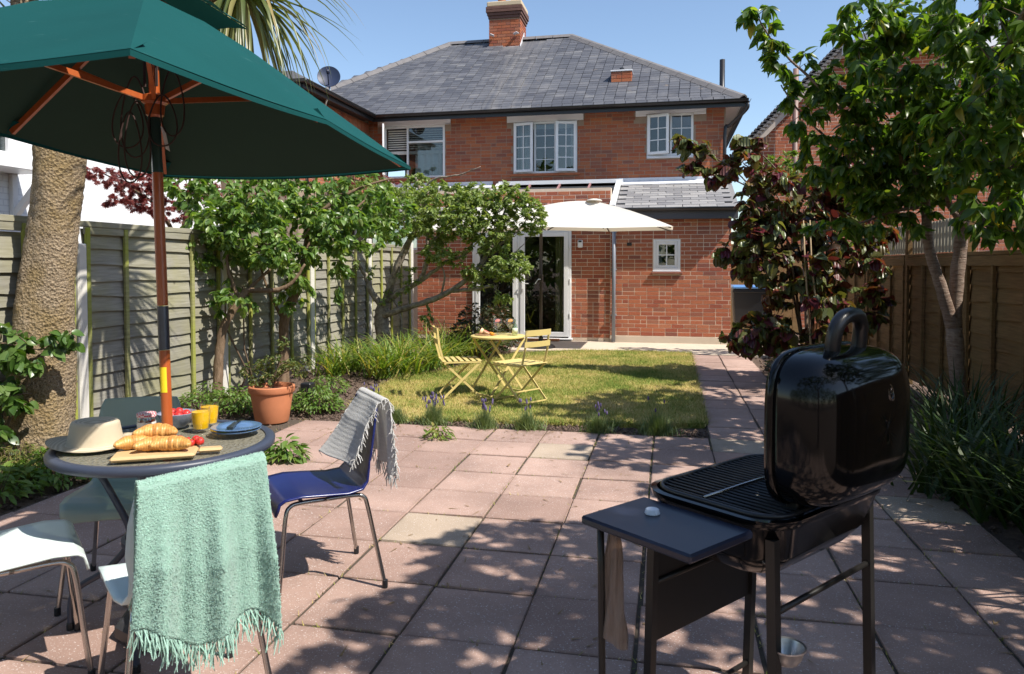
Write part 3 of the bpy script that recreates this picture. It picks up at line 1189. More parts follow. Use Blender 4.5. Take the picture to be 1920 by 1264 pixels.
MB().bbox(CX0 - .05, CX1 + .05, CY0 - .05, CY1 + .05, CZ1 + .001, CZ1 + .13, .02).build('flaunching', plain('buff mortar cap', (.52, .42, .28), .9), ch)
for x in (CX0 + .25, CX1 - .22):
    MB().lathe([(.10, CZ1 + .1), (.11, CZ1 + .4), (.125, CZ1 + .42), (.125, CZ1 + .47), (.09, CZ1 + .47)], 16, (x, (CY0 + CY1) / 2, 0)).build('chimney_pot', plain('terracotta pot', (.40, .17, .09), .8), ch, smooth=40)
m = MB()
m.slab([(CX0 - .03, CY0 - .06, CZ0 - .05), (CX1 + .03, CY0 - .06, CZ0 - .05), (CX1 + .03, CY0 - .02, CZ0 + .09), (CX0 - .03, CY0 - .02, CZ0 + .09)], .01)
m.build('flashing', M_LEAD, ch)
m = MB()
m.slab([(CX0 - .05, CY0 - .28, CZ0 - .145), (CX1 + .05, CY0 - .28, CZ0 - .145), (CX1 + .03, CY0 - .06, CZ0 - .03), (CX0 - .03, CY0 - .06, CZ0 - .03)], .01)
m.build('flashing', M_LEAD, ch)
MB().slab([(CX1 + .02, CY0 - .06, CZ0 - .02), (CX1 + .02, CY1 - .3, CZ0 + .42), (CX1 + .02, CY1 - .3, CZ0 + .58), (CX1 + .02, CY0 - .06, CZ0 + .1)], .01).build('flashing', M_LEAD, ch)
for x, f in ((CX0 + .02, -1), (CX1 - .02, 1)):
    MB().slab([(x, CY0 - .03, CZ1 - .72), (x + f * .02 - .07 * f, CY0 - .12, CZ1 - .70), (x - f * .14, CY0 - .10, CZ1 - .74), (x - f * .12, CY0 - .02, CZ1 - .76)], .012).build('lead_clip', M_LEAD, ch)
# stub stack low on the right slope
SX0, SX1, SY = -1.221, -0.789, 16.2
SZ0, SZ1 = 5.178, 5.611
st = MB().box(SX0 + .01, SX1 - .01, SY + .01, SY + .4, SZ0 - .3, SZ1).build('stub_chimney', M_MORTARUP, house)
chbricks(st, SX0, SX1, SY, SY + .4, SZ0 + .06, SZ1 - .01)
m = MB()
m.slab([(SX0 - .05, SY - .22, SZ0 - .10), (SX1 + .05, SY - .22, SZ0 - .10), (SX1 + .03, SY - .02, SZ0 + .03), (SX0 - .03, SY - .02, SZ0 + .03)], .01)
m.build('flashing', M_LEAD, st)
m = MB()
m.slab([(SX0 - .02, SY - .018, SZ0 + .02), (SX1 + .02, SY - .018, SZ0 + .02), (SX1 + .02, SY - .018, SZ0 + .10), (SX0 - .02, SY - .018, SZ0 + .10)], .01)
m.build('flashing', M_LEAD, st)
MB().bbox(SX0 - .02, SX1 + .02, SY - .02, SY + .42, SZ1 + .002, SZ1 + .035, .006).build('capping', M_LEAD, st)
MB().tube([((SX0 + SX1) / 2, SY + .2, SZ1), ((SX0 + SX1) / 2, SY + .2, SZ1 + .12)], .05, 10).build('vent_pipe', M_GUTTER, st)
# --- lean-to roof along the ground floor
LY0, LZ0, LY1, LZ1 = 13.74, 2.47, YU, 3.13
LXa = -1.005
def lean(x, t, lift=0.0):
    return Vector((x, LY0 + (LY1 - LY0) * t, LZ0 + (LZ1 - LZ0) * t + lift))
MB().slab([lean(LXa, 0), lean(XC + .12, 0), lean(XC + .12, 1), lean(LXa, 1)], .04).build('lean_to_roof', M_SLATEL, house)
MB().slab([lean(-6.5, 0), lean(-3.55, 0), lean(-3.55, 1), lean(-6.5, 1)], .04).build('lean_to_roof', M_SLATEL, house)
me_l = bpy.data.meshes.new('slate')
b = MB().bbox(-.15 + .005, .15 - .005, 0, .26, 0, .016, .002)
me_l.from_pydata(b.v, [], b.f)
me_l.materials.append(M_SLATEL)
Ms = []
LL = math.hypot(LY1 - LY0, LZ1 - LZ0)
ang = math.atan2(LZ1 - LZ0, LY1 - LY0)
for xa, xb in ((LXa + .06, XC + .12), (-6.4, -3.6)):
    s, k = -.02, 0
    while s < LL - .1:
        x = xa + .15 + (.15 if k % 2 else 0)
        while x < xb - .1:
            Ms.append(Matrix.Translation(lean(x, s / LL, .016 + rnd.uniform(0, .004))) @ Matrix.Rotation(ang - .045 + rnd.gauss(0, .008), 4, 'X') @ Matrix.Rotation(rnd.gauss(0, .012), 4, 'Z'))
            x += .3
        s += .17
        k += 1
lay(house, me_l, Ms, 70)
# top and edge flashings
for a, b in ((LXa, XC + .12), (-6.4, -3.7)):
    m = MB()
    m.slab([(a, LY1 - .22, LZ1 - .03), (b, LY1 - .22, LZ1 - .03), (b, LY1 - .02, LZ1 + .06), (a, LY1 - .02, LZ1 + .06)], .012)
    m.box(a, b, LY1 - .03, LY1 - .014, LZ1 + .055, LZ1 + .12)
    m.build('flashing', M_LEAD, house)
# glazed middle bay with white bars
gx0, gx1 = -3.55, LXa
gb = MB().slab([lean(gx0, 0, .03), lean(gx1, 0, .03), lean(gx1, 1, .03), lean(gx0, 1, .03)], .006)
gb.build('roof_pane', glassmat('roof glass', (.05, .055, .07), .09, .30), house)
m = MB()
m.bar(lean(gx1 + .0, -.01, .06), lean(gx1 + .0, 1, .06), .10, .07)
m.box(gx0, gx1 + .09, LY1 - .12, LY1 - .014, LZ1 + .02, LZ1 + .10)
m.bar(lean(gx0, -.01, .06), lean(gx0, 1, .06), .08, .07)
m.build('roof_frame', M_PVC, house)
m = MB()
for k in range(1, 4):
    x = gx0 + (gx1 - gx0) * k / 4 + .05
    m.bar(lean(x, 0, .05), lean(x, 1, .05), .035, .04)
m.build('glazing_bar', plain('rosy bar', (.30, .16, .16), .6), house)
# lean-to gutter and fascia
m = MB().box(XP + .02, XC + .1, LY0 + .02, YG - .002, 2.285, 2.46)
m.build('fascia', plain('dark grey fascia', (.055, .055, .065), .6), house)
gutter((XP + .02, LY0 - .045, 2.475), (XC + .12, LY0 - .045, 2.475), r=.05)
m = MB().box(-4.9, XP, LY0 + .02, LY0 + .05, 2.30, 2.47)
m.build('fascia', M_PVC, house)
gutter((-4.9, LY0 - .045, 2.475), (XP + .01, LY0 - .045, 2.475), r=.05)
# glazed porch corner seen between the espalier boughs
MB().box(-6.5, -4.9, YG + .3, YG + .5, 0, 1.75).build('wall', M_MORTAR, house)
window(house, -6.3, -4.92, 1.75, 2.42, YG + .3, [(0, .5, 0, 1, 1, 1, 0), (.5, 1, 0, 1, 1, 1, 0)])
# --- small fixings
s = (-1.618, 13.95, 1.86)
m = MB().bbox(s[0] - .045, s[0] + .045, YG - .045, YG + .03, s[2] - .085, s[2] + .06, .012)
al = m.build('alarm_box', M_PVC, house)
MB().bbox(s[0] - .03, s[0] + .03, YG - .052, YG - .044, s[2] + .015, s[2] + .05, .003).build('lens', M_GUTTER, al)
s = (-0.703, 13.95, 1.834)
MB().bbox(s[0] - .045, s[0] + .045, YG - .02, YG + .02, s[2] - .03, s[2] + .03, .004).build('air_vent', M_GUTTER, house)

# --- wing of the attached house on the left
wing = thing('brick_wing', 'brick rear wing with flat felt roof left of the main roof', 'house wing', (-7.5, 12.5, 0))
WX, WY = -6.55, 12.35
MB().box(-10.5, WX, WY, YU + .2, 0, 4.66).build('wall', M_MORTARUP, wing)
wb = Bricks()
wb.wall('x', WX, WY + .01, YU - .02, 3.0, 4.36, [], ME_BRICK, face=1)
wb.wall('y', WY, -8.6, WX, 3.2, 4.6, [], ME_BRICKUP)
wb.L = [b for b in wb.L]
wb.build(wing, 60)
m = MB()
y = WY + .04
while y < YU - .05:
    m.bbox(WX - .02, WX + .014, y, y + .062, 4.37, 4.585, .003)
    y += .073
m.build('soldier_course', M_BRICK, wing, kind='stuff')
m = MB().box(WX, WX + .26, WY - .3, YU - .3, 4.60, 4.62)
m.box(-10.5, WX, WY - .3, WY, 4.60, 4.62)
m.build('soffit', M_GUTTER, wing)
m = MB().box(WX + .25, WX + .275, WY - .3, EY - .0, 4.56, 4.70)
m.box(-10.5, WX + .25, WY - .325, WY - .3, 4.56, 4.70)
m.build('fascia', M_GUTTER, wing)
gutter((WX + .33, WY - .36, 4.69), (WX + .33, EY + .05, 4.69), out=(1, 0, 0), parent=wing)
gutter((-10.5, WY - .36, 4.69), (WX + .36, WY - .36, 4.69), parent=wing)
M_FELT = plain('gritty roofing felt', (.085, .085, .09), .95, var=.5, scale=40, bump=.6)
m = MB()
a, b_ = WX + .30, WY - .33
m.slab([(a, b_, 4.70), (a, EY + 1.2, 4.70), (a - .45, EY + 1.2, 4.98), (a - .45, b_ + .45, 4.98)], .03)
m.slab([(-10.5, b_, 4.70), (a, b_, 4.70), (a - .45, b_ + .45, 4.98), (-10.5, b_ + .45, 4.98)], .03)
m.box(-10.5, a - .45, b_ + .45, EY + 1.2, 4.93, 4.975)
m.build('roof', M_FELT, wing)
bk.build(house, 300)

# satellite dish on the wing
D0 = (-6.3, 13.124, 4.991)
dish = thing('satellite_dish', 'dark blue satellite dish on the wing gutter', 'satellite dish', (WX + .06, D0[1], 4.3))
M_DISH = plain('blue grey dish', (.018, .028, .065), .5)
M_CHROME = plain('bright metal', (.72, .72, .74), .18, 1.0, var=.03)
dc = Vector(D0)
ax = Vector((.35, -.93, .25)).normalized()
Md = ax.to_track_quat('Z', 'Y').to_matrix().to_4x4()
prof = [(.001, .0)] + [(.215 * k / 8, .05 * (k / 8) ** 2) for k in range(1, 9)] + [(.21, .058)] + [(.21 * k / 8, .05 * (k / 8) ** 2 + .009) for k in range(7, 0, -1)] + [(.001, .009)]
MB().lathe(prof, 32, dc, Md).build('reflector', M_DISH, dish, smooth=50)
f = dc + ax * .27 + Vector((0, 0, -.02))
MB().bar(dc + Vector((0, 0, -.2)) + ax * .03, f + Vector((0, 0, -.03)), .02).build('feed_arm', M_DISH, dish)
MB().tube([f - ax * .05, f + ax * .05], .03, 10).build('receiver', M_DISH, dish, smooth=True)
w0 = Vector((WX + .012, dc.y + .05, 4.42))
MB().tube([w0, w0 + Vector((.12, -.02, -.0)), dc + Vector((.0, .03, -.22)), dc - ax * .05], .018, 8).build('bracket', M_CHROME, dish, smooth=True)
MB().bbox(WX + .012, WX + .03, dc.y - .02, dc.y + .12, 4.34, 4.5, .003).build('wall_plate', M_CHROME, dish)

# --- white painted house beyond the left fence
wh = thing('white_house', 'bright white painted brick house beyond the left fence', 'house', (-9, 10, 0))
t = NT('white painted brick')
p = t.pos()
br = t.n('TexBrick', {'Vector': t.n('Mapping', {'Vector': t.n('CombineXYZ', {0: t.n('SeparateXYZ', {0: p}).outputs[1], 1: t.n('SeparateXYZ', {0: p}).outputs[2]}).outputs[0]}).outputs[0], 'Scale': 1.0, 'Mortar Size': .008, 'Brick Width': .225, 'Row Height': .075, 'Color1': (.80, .81, .82, 1), 'Color2': (.78, .79, .80, 1), 'Mortar': (.66, .67, .69, 1)})
t.set(Base_Color=br.outputs[0], Roughness=.7)
t.bump(br.outputs[1], -.4, .01)
M_WHITE = t.m
HX = -8.0
hw = (7.200, 7.791, 2.791, 3.279)
ys = [2, hw[0], hw[1], 12.2]
m = MB()
m.box(HX - .3, HX, 2, hw[0], 0, 4.1)
m.box(HX - .3, HX, hw[1], 12.2, 0, 4.1)
m.box(HX - .3, HX, hw[0], hw[1], 0, hw[2])
m.box(HX - .3, HX, hw[0], hw[1], hw[3], 4.1)
m.box(-13, HX - .3, 12.0, 12.2, 0, 4.1)
m.box(-13, HX - .3, 2, 2.2, 0, 4.1)
m.build('wall', M_WHITE, wh)
m = MB().slab([(-13, 1.8, 4.12), (HX + .1, 1.8, 4.12), (HX + .1, 12.4, 4.12), (-13, 12.4, 4.12)], .12)
m.build('roof', M_FELT, wh)
m = MB()
m.bbox(HX - .08, HX + .02, hw[0], hw[1], hw[2], hw[2] + .05, .005)
m.bbox(HX - .08, HX + .02, hw[0], hw[1], hw[3] - .05, hw[3], .005)
m.bbox(HX - .08, HX + .02, hw[1] - .06, hw[1], hw[2] + .05, hw[3] - .05, .005)
wf = m.build('window', M_PVC, wh)
MB().box(HX - .05, HX - .04, hw[0], hw[1] - .06, hw[2] + .05, hw[3] - .05).build('pane', M_GLASS, wf)
MB().bbox(HX - .1, HX + .12, hw[0] - .1, hw[1] + .12, hw[2] - .05, hw[2] - .002, .006).build('window_sill', M_PVC, wf)
MB().box(HX - 2, HX - 1.9, 2.3, 11.9, .2, 4).build('room', M_DARK, wh)
# canopy on raking brackets
cz = 2.662
MB().bbox(HX - .01, HX + .55, hw[0] - .6, hw[1] + .05, cz - .09, cz + .02, .008).build('porch_canopy', M_PVC, wh)
m = MB()
m.bar((HX + .5, hw[1] - .02, cz - .1), (HX + .03, hw[1] - .02, cz - .62), .07, .07)
m.bbox(HX, HX + .06, hw[1] - .06, hw[1] + .02, cz - .75, cz - .092, .005)
m.build('bracket', M_PVC, wh)

# --- neighbour on the right behind the trees
nb = thing('gabled_house', 'red brick gabled house behind the trees on the right', 'house', (6, 18, 0))
NY = 17.0
v0, v1 = (1.783, 17, 4.071), (3.66, 17, 6.036)
sl_ = (v1[2] - v0[2]) / (v1[0] - v0[0])
m = MB()
xr = v1[0] + 4.2
P0 = [(v0[0], 0), (xr, 0), (xr, v1[2]), (v1[0], v1[2]), (v0[0], v0[2])]
vs = [(x, NY, z) for x, z in P0] + [(x, NY + .3, z) for x, z in P0]
m.add(vs, [(0, 1, 2, 3, 4), (9, 8, 7, 6, 5)] + [(i, i + 5, (i + 1) % 5 + 5, (i + 1) % 5) for i in range(5)])
m.build('wall', M_MORTAR, nb)
nbk = Bricks()
zz = .1
r = 0
while zz < v1[2] - .1:
    xa = v0[0] + max(0, (zz + BH - v0[2]) / sl_) + .02
    wz = (5.226, 5.832, 5.016, 5.533)
    nbk.wall('y', NY, xa, xr, zz, zz + BH + .005, [wz], ME_BRICK, r)
    zz += BH + J
    r += 1
nbk.build(nb, 80)
m = MB()
a, b_ = Vector((v0[0] - .35, NY, v0[2] - .35 * sl_)), Vector((v1[0], NY, v1[2]))
n_ = Vector((-sl_, 0, 1)).normalized()
m.bar(a + n_ * .02 + Vector((0, -.10, 0)), b_ + n_ * .02 + Vector((0, -.10, 0)), .04, .22, up=n_)
m.build('barge_board', plain('cream barge board', (.50, .42, .36), .7), nb)
MB().slab([a + Vector((0, -.18, .15)), b_ + Vector((0, -.18, .15)), b_ + Vector((0, 9, .15)), a + Vector((0, 9, .15))][::-1], .06).build('roof', M_SLATE, nb)
m = MB()
n = 34
for i in range(n):
    p = a + (b_ - a) * ((i + .5) / n) + Vector((0, -.16, .19))
    m.bbox(p.x - .10, p.x + .10, p.y - .02, p.y + .25, p.z - .06, p.z - .005, .006)
m.build('verge_tile', M_RIDGE, nb, kind='stuff')
MB().slab([(v1[0] + .02, NY - .3, v1[2] + .05), (xr, NY - .3, v1[2] + .05), (xr, NY + 1.2, v1[2] + .75), (v1[0] + .8, NY + 1.2, v1[2] + .75)], .06).build('roof', M_SLATE, nb)
MB().box(v1[0] - .1, xr, NY - .32, NY - .001, v1[2] - .20, v1[2] - .0).build('soffit', M_RENDER, nb)
rect_frame(MB(), wz[0] + .01, wz[1] - .01, wz[2] + .01, wz[3] - .01, NY - .005, NY + .06, .05).build('window', M_PVC, nb)
wn_ = [c for c in nb.children if c.name.startswith('window')][0]
MB().bbox((wz[0] + wz[1]) / 2 - .03, (wz[0] + wz[1]) / 2 + .03, NY - .004, NY + .055, wz[2] + .06, wz[3] - .06, .004).build('mullion', M_PVC, wn_)
MB().box(wz[0] + .06, wz[1] - .06, NY + .02, NY + .03, wz[2] + .06, wz[3] - .06).build('pane', M_GLASS, wn_)
q = (2.641, 16.8, 5.275)
MB().tube([(q[0], 16.8, 0), (q[0], 16.8, q[2] + .35)], .06, 10).build('soil_pipe', plain('brown soil pipe', (.20, .12, .10), .5), nb, smooth=True)

# ---------------------------------------------------------------- fences
def waney(x, y0, y1, z, h, tilt, seed, mat, parent, sgn=1):
    """one feather-edged board of a lap panel: x of the face, lower edge wavy"""
    n = 12
    r = random.Random(seed)
    ph = [r.uniform(0, 6.28) for _ in range(3)]
    am = r.uniform(.004, .019)
    vs = []
    for i in range(n + 1):
        t = i / n
        w = am * (math.sin(t * 5 + ph[0]) + .6 * math.sin(t * 11 + ph[1]))
        y = y0 + (y1 - y0) * t
        b = x + sgn * tilt
        vs += [(x, y, z + h), (b, y, z + w), (b - sgn * .014, y, z + w), (x - sgn * .006, y, z + h)]
    fs = []
    for i in range(n):
        a = i * 4
        for k in range(4):
            fs.append((a + k, a + (k + 1) % 4, a + 4 + (k + 1) % 4, a + 4 + k))
    fs += [(3, 2, 1, 0), (n * 4, n * 4 + 1, n * 4 + 2, n * 4 + 3)]
    MB().add(vs, fs).build('board', mat, parent)

lf = thing('lap_fence', 'weathered grey lap panel fence with pale concrete posts along the left side', 'fence', (-4.9, 9, 0))
FX = -4.90
LP = [1.2, 3.3, 5.37, 7.42, 9.51, 11.56, 13.62]
LAPM = M_FENCEG
for i, (a, b) in enumerate(zip(LP, LP[1:])):
    a_, b_ = a + .06, b - .06
    z = .05
    k = 0
    while z < 1.66:
        h = rnd.uniform(.118, .15)
        waney(FX, a_, b_, z, h + .03, .029, i * 40 + k, M_FENCEG, lf)
        z += h
        k += 1
    for t in (.0, .25, .5, .75, 1.0):
        y = a_ + (b_ - a_) * t + (.025 if t == 0 else -.025 if t == 1 else 0)
        MB().bbox(FX + .030, FX + .058, y - .022, y + .022, .04, 1.76, .003).build('batten', M_BATTEN, lf)
    MB().bbox(FX - .03, FX + .05, a_, b_, 1.765, 1.815, .004).build('capping_rail', M_FENCEG, lf)
    MB().bbox(FX + .021, FX + .044, a_, b_, 1.70, 1.762, .003).build('top_rail', M_FENCEG, lf)
for y in LP[1:]:
    hh = 1.62 if y < 6 else 1.88
    MB().bbox(FX - .05, FX + .075, y - .05, y + .05, -.1, hh, .012).build('post', M_POST, lf)

RF = 2.92
rf = thing('boarded_fence', 'dark brown boarded fence with vertical battens on the right', 'fence', (RF, 9, 0))
RP = [.1, 2.05, 4.1, 6.15, 8.1, 9.95, 11.8, 13.8]
for i, (a, b) in enumerate(zip(RP, RP[1:])):
    a_, b_ = a + .05, b - .05
    z = .05
    k = 0
    while z < 1.38:
        h = rnd.uniform(.125, .16)
        waney(RF, a_, b_, z, h + .03, .02, 900 + i * 40 + k, M_FENCEB, rf, -1)
        z += h
        k += 1
    for t in (.0, .33, .67, 1.0):
        y = a_ + (b_ - a_) * t + (.025 if t == 0 else -.025 if t == 1 else 0)
        MB().bbox(RF - .058, RF - .026, y - .022, y + .022, .04, 1.44, .003).build('batten', M_FENCEB, rf)
    MB().bbox(RF - .05, RF + .03, a_, b_, 1.53, 1.568, .004).build('capping_rail', M_FENCEB, rf)
    MB().bbox(RF - .05, RF - .024, a_, b_, 1.43, 1.527, .003).build('top_rail', M_FENCEB, rf)
for y in RP:
    MB().bbox(RF - .045, RF + .045, y - .045, y + .045, -.1, 1.62 if y < 8 else 2.05, .008).build('post', M_FENCEB, rf)
# picket trellis above the far panels
M_TREL = plain('pale grey trellis timber', (.36, .32, .24), .85, var=.2, scale=18)
for a, b in ((8.1, 9.95), (9.95, 11.8)):
    y = a + .12
    while y < b - .08:
        MB().bbox(RF - .012, RF + .012, y - .03, y + .03, 1.575, 1.93 + rnd.uniform(-.01, .01), .004).build('picket', M_TREL, rf)
        y += .098
    for z in (1.64, 1.78, 1.90):
        MB().bbox(RF + .013, RF + .035, a + .05, b - .05, z, z + .03, .003).build('trellis_rail', M_TREL, rf)

# side passage: boarded gate and wheelie bin
gt = thing('side_gate', 'dark boarded gate at the end of the side passage', 'gate', (1.9, 16.5, 0))
for k in range(9):
    MB().bbox(1.14 + k * .18, 1.31 + k * .18, 16.5, 16.53, .02, 1.9, .004).build('board', M_FENCEB, gt)
MB().bbox(1.13, 2.8, 16.531, 16.58, 1.4, 1.5, .004).build('rail', M_FENCEB, gt)
wb0 = thing('wheelie_bin', 'black wheelie bin with blue lid beside the house corner', 'bin', (1.52, 14.8, 0))
M_BIN = plain('black bin plastic', (.012, .013, .016), .45)
M_BINB = plain('blue bin lid', (.10, .25, .55), .35)
m = MB()
vs = [(1.28, 14.62, .08), (1.76, 14.62, .08), (1.76, 15.1, .08), (1.28, 15.1, .08), (1.22, 14.5, 1.0), (1.82, 14.5, 1.0), (1.82, 15.2, 1.0), (1.22, 15.2, 1.0)]
m.add(vs, [(3, 2, 1, 0), (4, 5, 6, 7), (0, 1, 5, 4), (1, 2, 6, 5), (2, 3, 7, 6), (3, 0, 4, 7)])
m.bbox(1.2, 1.84, 14.48, 14.55, .93, 1.0, .01)
m.build('body', M_BIN, wb0)
MB().bbox(1.19, 1.85, 14.44, 15.22, 1.003, 1.06, .02).build('lid', M_BINB, wb0)
for x in (1.25, 1.79):
    MB().lathe([(.09, -.02), (.1, -.01), (.1, .01), (.09, .02)], 16, (x, 15.08, .1), Matrix.Rotation(PI / 2, 4, 'Y')).build('wheel', M_BIN, wb0, smooth=40)

# ---------------------------------------------------------------- plant materials and leaves
def bark(name, c, c2, sc_=(18, 18, 5), b=.8, rings=False):
    t = NT(name)
    p = t.pos(sc_)
    n = t.noise(p, 1.5, 7, .65)
    n2 = t.noise(t.pos(), 3, 4)
    col_ = t.mix(t.ramp(n, [(.3, (0, 0, 0)), (.7, (1, 1, 1))]), c, c2)
    col_ = t.mix(t.ramp(n2, [(.5, (0, 0, 0)), (.75, (.5, .5, .5))]), col_, tuple(x * .6 for x in c))
    t.set(Base_Color=col_, Roughness=.9)
    t.b.inputs['Specular IOR Level'].default_value = .25
    t.bump(n, b, .02)
    return t.m
M_BARKC = bark('cherry bark', (.17, .105, .075), (.34, .27, .22), (9, 9, 40))
M_BARKA = bark('apple bark', (.12, .09, .065), (.42, .37, .30), (12, 12, 12))
M_BARKP = bark('pear bark', (.13, .085, .05), (.26, .18, .12), (22, 22, 7))
M_BARKT = bark('twig bark', (.11, .075, .05), (.22, .16, .11))
t = NT('palm bark')
p = t.pos((1, 1, 1))
v = t.n('TexVoronoi', {'Vector': p, 'Scale': 46.0, 'Randomness': 1.0})
nz = t.noise(p, 90, 5, .7)
n2 = t.noise(p, 4, 4)
c = t.ramp(nz, [(.32, (.10, .066, .036)), (.5, (.40, .30, .19)), (.7, (.60, .49, .35))])
c = t.mix(t.ramp(n2, [(.42, (0, 0, 0)), (.62, (.55, .55, .55))]), c, (.30, .20, .055))
c = t.mix(t.ramp(v.outputs['Distance'], [(.0, (.35, .35, .35)), (.35, (0, 0, 0))]), c, (.06, .04, .025))
t.set(Base_Color=c, Roughness=.95)
t.bump(t.math('ADD', t.math('MULTIPLY', nz, 1.0), v.outputs['Distance']), 1.0, .03)
M_BARKPALM = t.m

L_CHERRY = leafmat('cherry leaf', [(0, (.055, .11, .020)), (.4, (.085, .16, .028)), (.75, (.13, .21, .04)), (.95, (.20, .27, .055)), (1, (.42, .32, .05))], .34, .58, (1.7, 1.7, .45), spec=.6)
L_OVER = leafmat('dark bough leaf', [(0, (.045, .09, .018)), (.5, (.07, .13, .024)), (.9, (.11, .175, .032)), (1, (.3, .2, .04))], .36, .5)
L_PEAR = leafmat('pear leaf', [(0, (.09, .17, .04)), (.5, (.15, .26, .055)), (.85, (.23, .33, .085)), (1, (.33, .40, .14))], .36, .46, spec=.6)
L_APPLE = leafmat('apple leaf', [(0, (.13, .20, .045)), (.5, (.22, .30, .075)), (1, (.36, .41, .16))], .45, .4)
L_MAPLE = leafmat('maple leaf', [(0, (.14, .035, .04)), (.5, (.24, .07, .07)), (1, (.36, .14, .11))], .5, .5, (1.5, .8, .7))
L_HAZEL = leafmat('purple hazel leaf', [(0, (.07, .02, .036)), (.15, (.16, .028, .040)), (.28, (.15, .055, .035)), (.40, (.12, .10, .032)), (.60, (.115, .15, .046)), (.80, (.155, .19, .075)), (.92, (.20, .20, .06)), (1, (.26, .045, .045))], .33, .36, (1.4, 1.25, .5), .6, vein=9.0)
L_GREEN = leafmat('bright shrub leaf', [(0, (.10, .17, .02)), (1, (.20, .28, .05))], .45, .4)
L_IVY = leafmat('climber leaf', [(0, (.05, .11, .02)), (.6, (.085, .165, .03)), (1, (.14, .21, .06))], .33, .32, spec=.6)
L_COVER = leafmat('ground cover leaf', [(0, (.075, .15, .02)), (.6, (.13, .225, .035)), (1, (.20, .27, .06))], .5, .35)
L_LILY = leafmat('day lily leaf', [(0, (.10, .19, .03)), (.5, (.17, .26, .045)), (.85, (.30, .33, .08)), (1, (.5, .4, .15))], .42, .38)
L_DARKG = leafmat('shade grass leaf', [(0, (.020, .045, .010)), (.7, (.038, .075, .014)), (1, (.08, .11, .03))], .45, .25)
L_LAV = leafmat('lavender leaf', [(0, (.11, .17, .05)), (1, (.22, .28, .12))], .7, .2)
L_LAVF = leafmat('lavender flower', [(0, (.09, .065, .17)), (1, (.21, .165, .32))], .7, .2, (1, 1, 1))
L_DARK = leafmat('dark shrub leaf', [(0, (.025, .035, .015)), (.6, (.045, .06, .02)), (1, (.13, .05, .03))], .4, .25)
L_PALM = leafmat('sword leaf', [(0, (.085, .115, .035)), (.5, (.135, .165, .055)), (.85, (.20, .22, .09)), (1, (.33, .25, .10))], .38, .28, spec=.6)

LM_CHERRY = [leaf_mesh('leaf', L_CHERRY, .46, .3, .35), leaf_mesh('leaf', L_CHERRY, .40, .45, .55), leaf_mesh('leaf', L_CHERRY, .48, .2, .2)]
LM_OVER = [leaf_mesh('leaf', L_OVER, .46, .3, .35), leaf_mesh('leaf', L_OVER, .42, .4, .5)]
LM_PEAR = [leaf_mesh('leaf', L_PEAR, .58, .25, .3), leaf_mesh('leaf', L_PEAR, .52, .4, .5), leaf_mesh('leaf', L_PEAR, .60, .15, .15)]
LM_APPLE = [leaf_mesh('leaf', L_APPLE, .42, .4, .3, 3), leaf_mesh('leaf', L_APPLE, .38, .3, .5, 3)]
LM_HAZEL = [leaf_mesh('leaf', L_HAZEL, .88, .18, .3, 5, wav=.015), leaf_mesh('leaf', L_HAZEL, .82, .35, .45, 5, wav=.015), leaf_mesh('leaf', L_HAZEL, .92, .1, .15, 5, wav=.02)]
LM_GREEN = [leaf_mesh('leaf', L_GREEN, .36, .3, .3, 3)]
LM_IVY = [leaf_mesh('leaf', L_IVY, .72, .25, .35), leaf_mesh('leaf', L_IVY, .66, .1, .2), leaf_mesh('leaf', L_IVY, .78, .35, .5)]
LM_COVER = [leaf_mesh('leaf', L_COVER, .5, .3, .4, 3), leaf_mesh('leaf', L_COVER, .42, .2, .6, 3)]
LM_DARK = [leaf_mesh('leaf', L_DARK, .5, .3, .3, 3)]
LM_LAV = [leaf_mesh('leaf', L_LAV, .09, .1, .1, 2)]
# palmate maple leaf: five narrow fingers in one mesh
def maple_leaf():
    vs, fs = [], []
    for a in (-1.25, -.65, 0, .65, 1.25):
        l = 1 - .28 * abs(a)
        ca, sa = math.cos(a), math.sin(a)
        k = len(vs)
        for t, w in ((0, .02), (.45, .10), (1, 0)):
            for s in (1, -1):
                x, y = t * l, s * w
                vs.append((x * ca - y * sa, x * sa + y * ca, -.3 * t * t))
        fs += [(k, k + 2, k + 3, k + 1), (k + 2, k + 4, k + 5, k + 3)]
    me = bpy.data.meshes.new('leaf')
    me.from_pydata(vs, [], fs)
    me.materials.append(L_MAPLE)
    return me, np.array(vs), np.array(fs)
LM_MAPLE = [maple_leaf()]

def limbs(parent, paths, mat, n=10, jit=.0, name='limb', first='trunk'):
    """paths of (x, y, z, radius); returns anchor points"""
    A = []
    for i, p in enumerate(paths):
        pts, rr = smooth_path(p, 6, jit)
        MB().tube(pts, rr, n).build(first if i == 0 else name, mat, parent, smooth=True)
        A += pts[len(pts) // 4:]
    return A

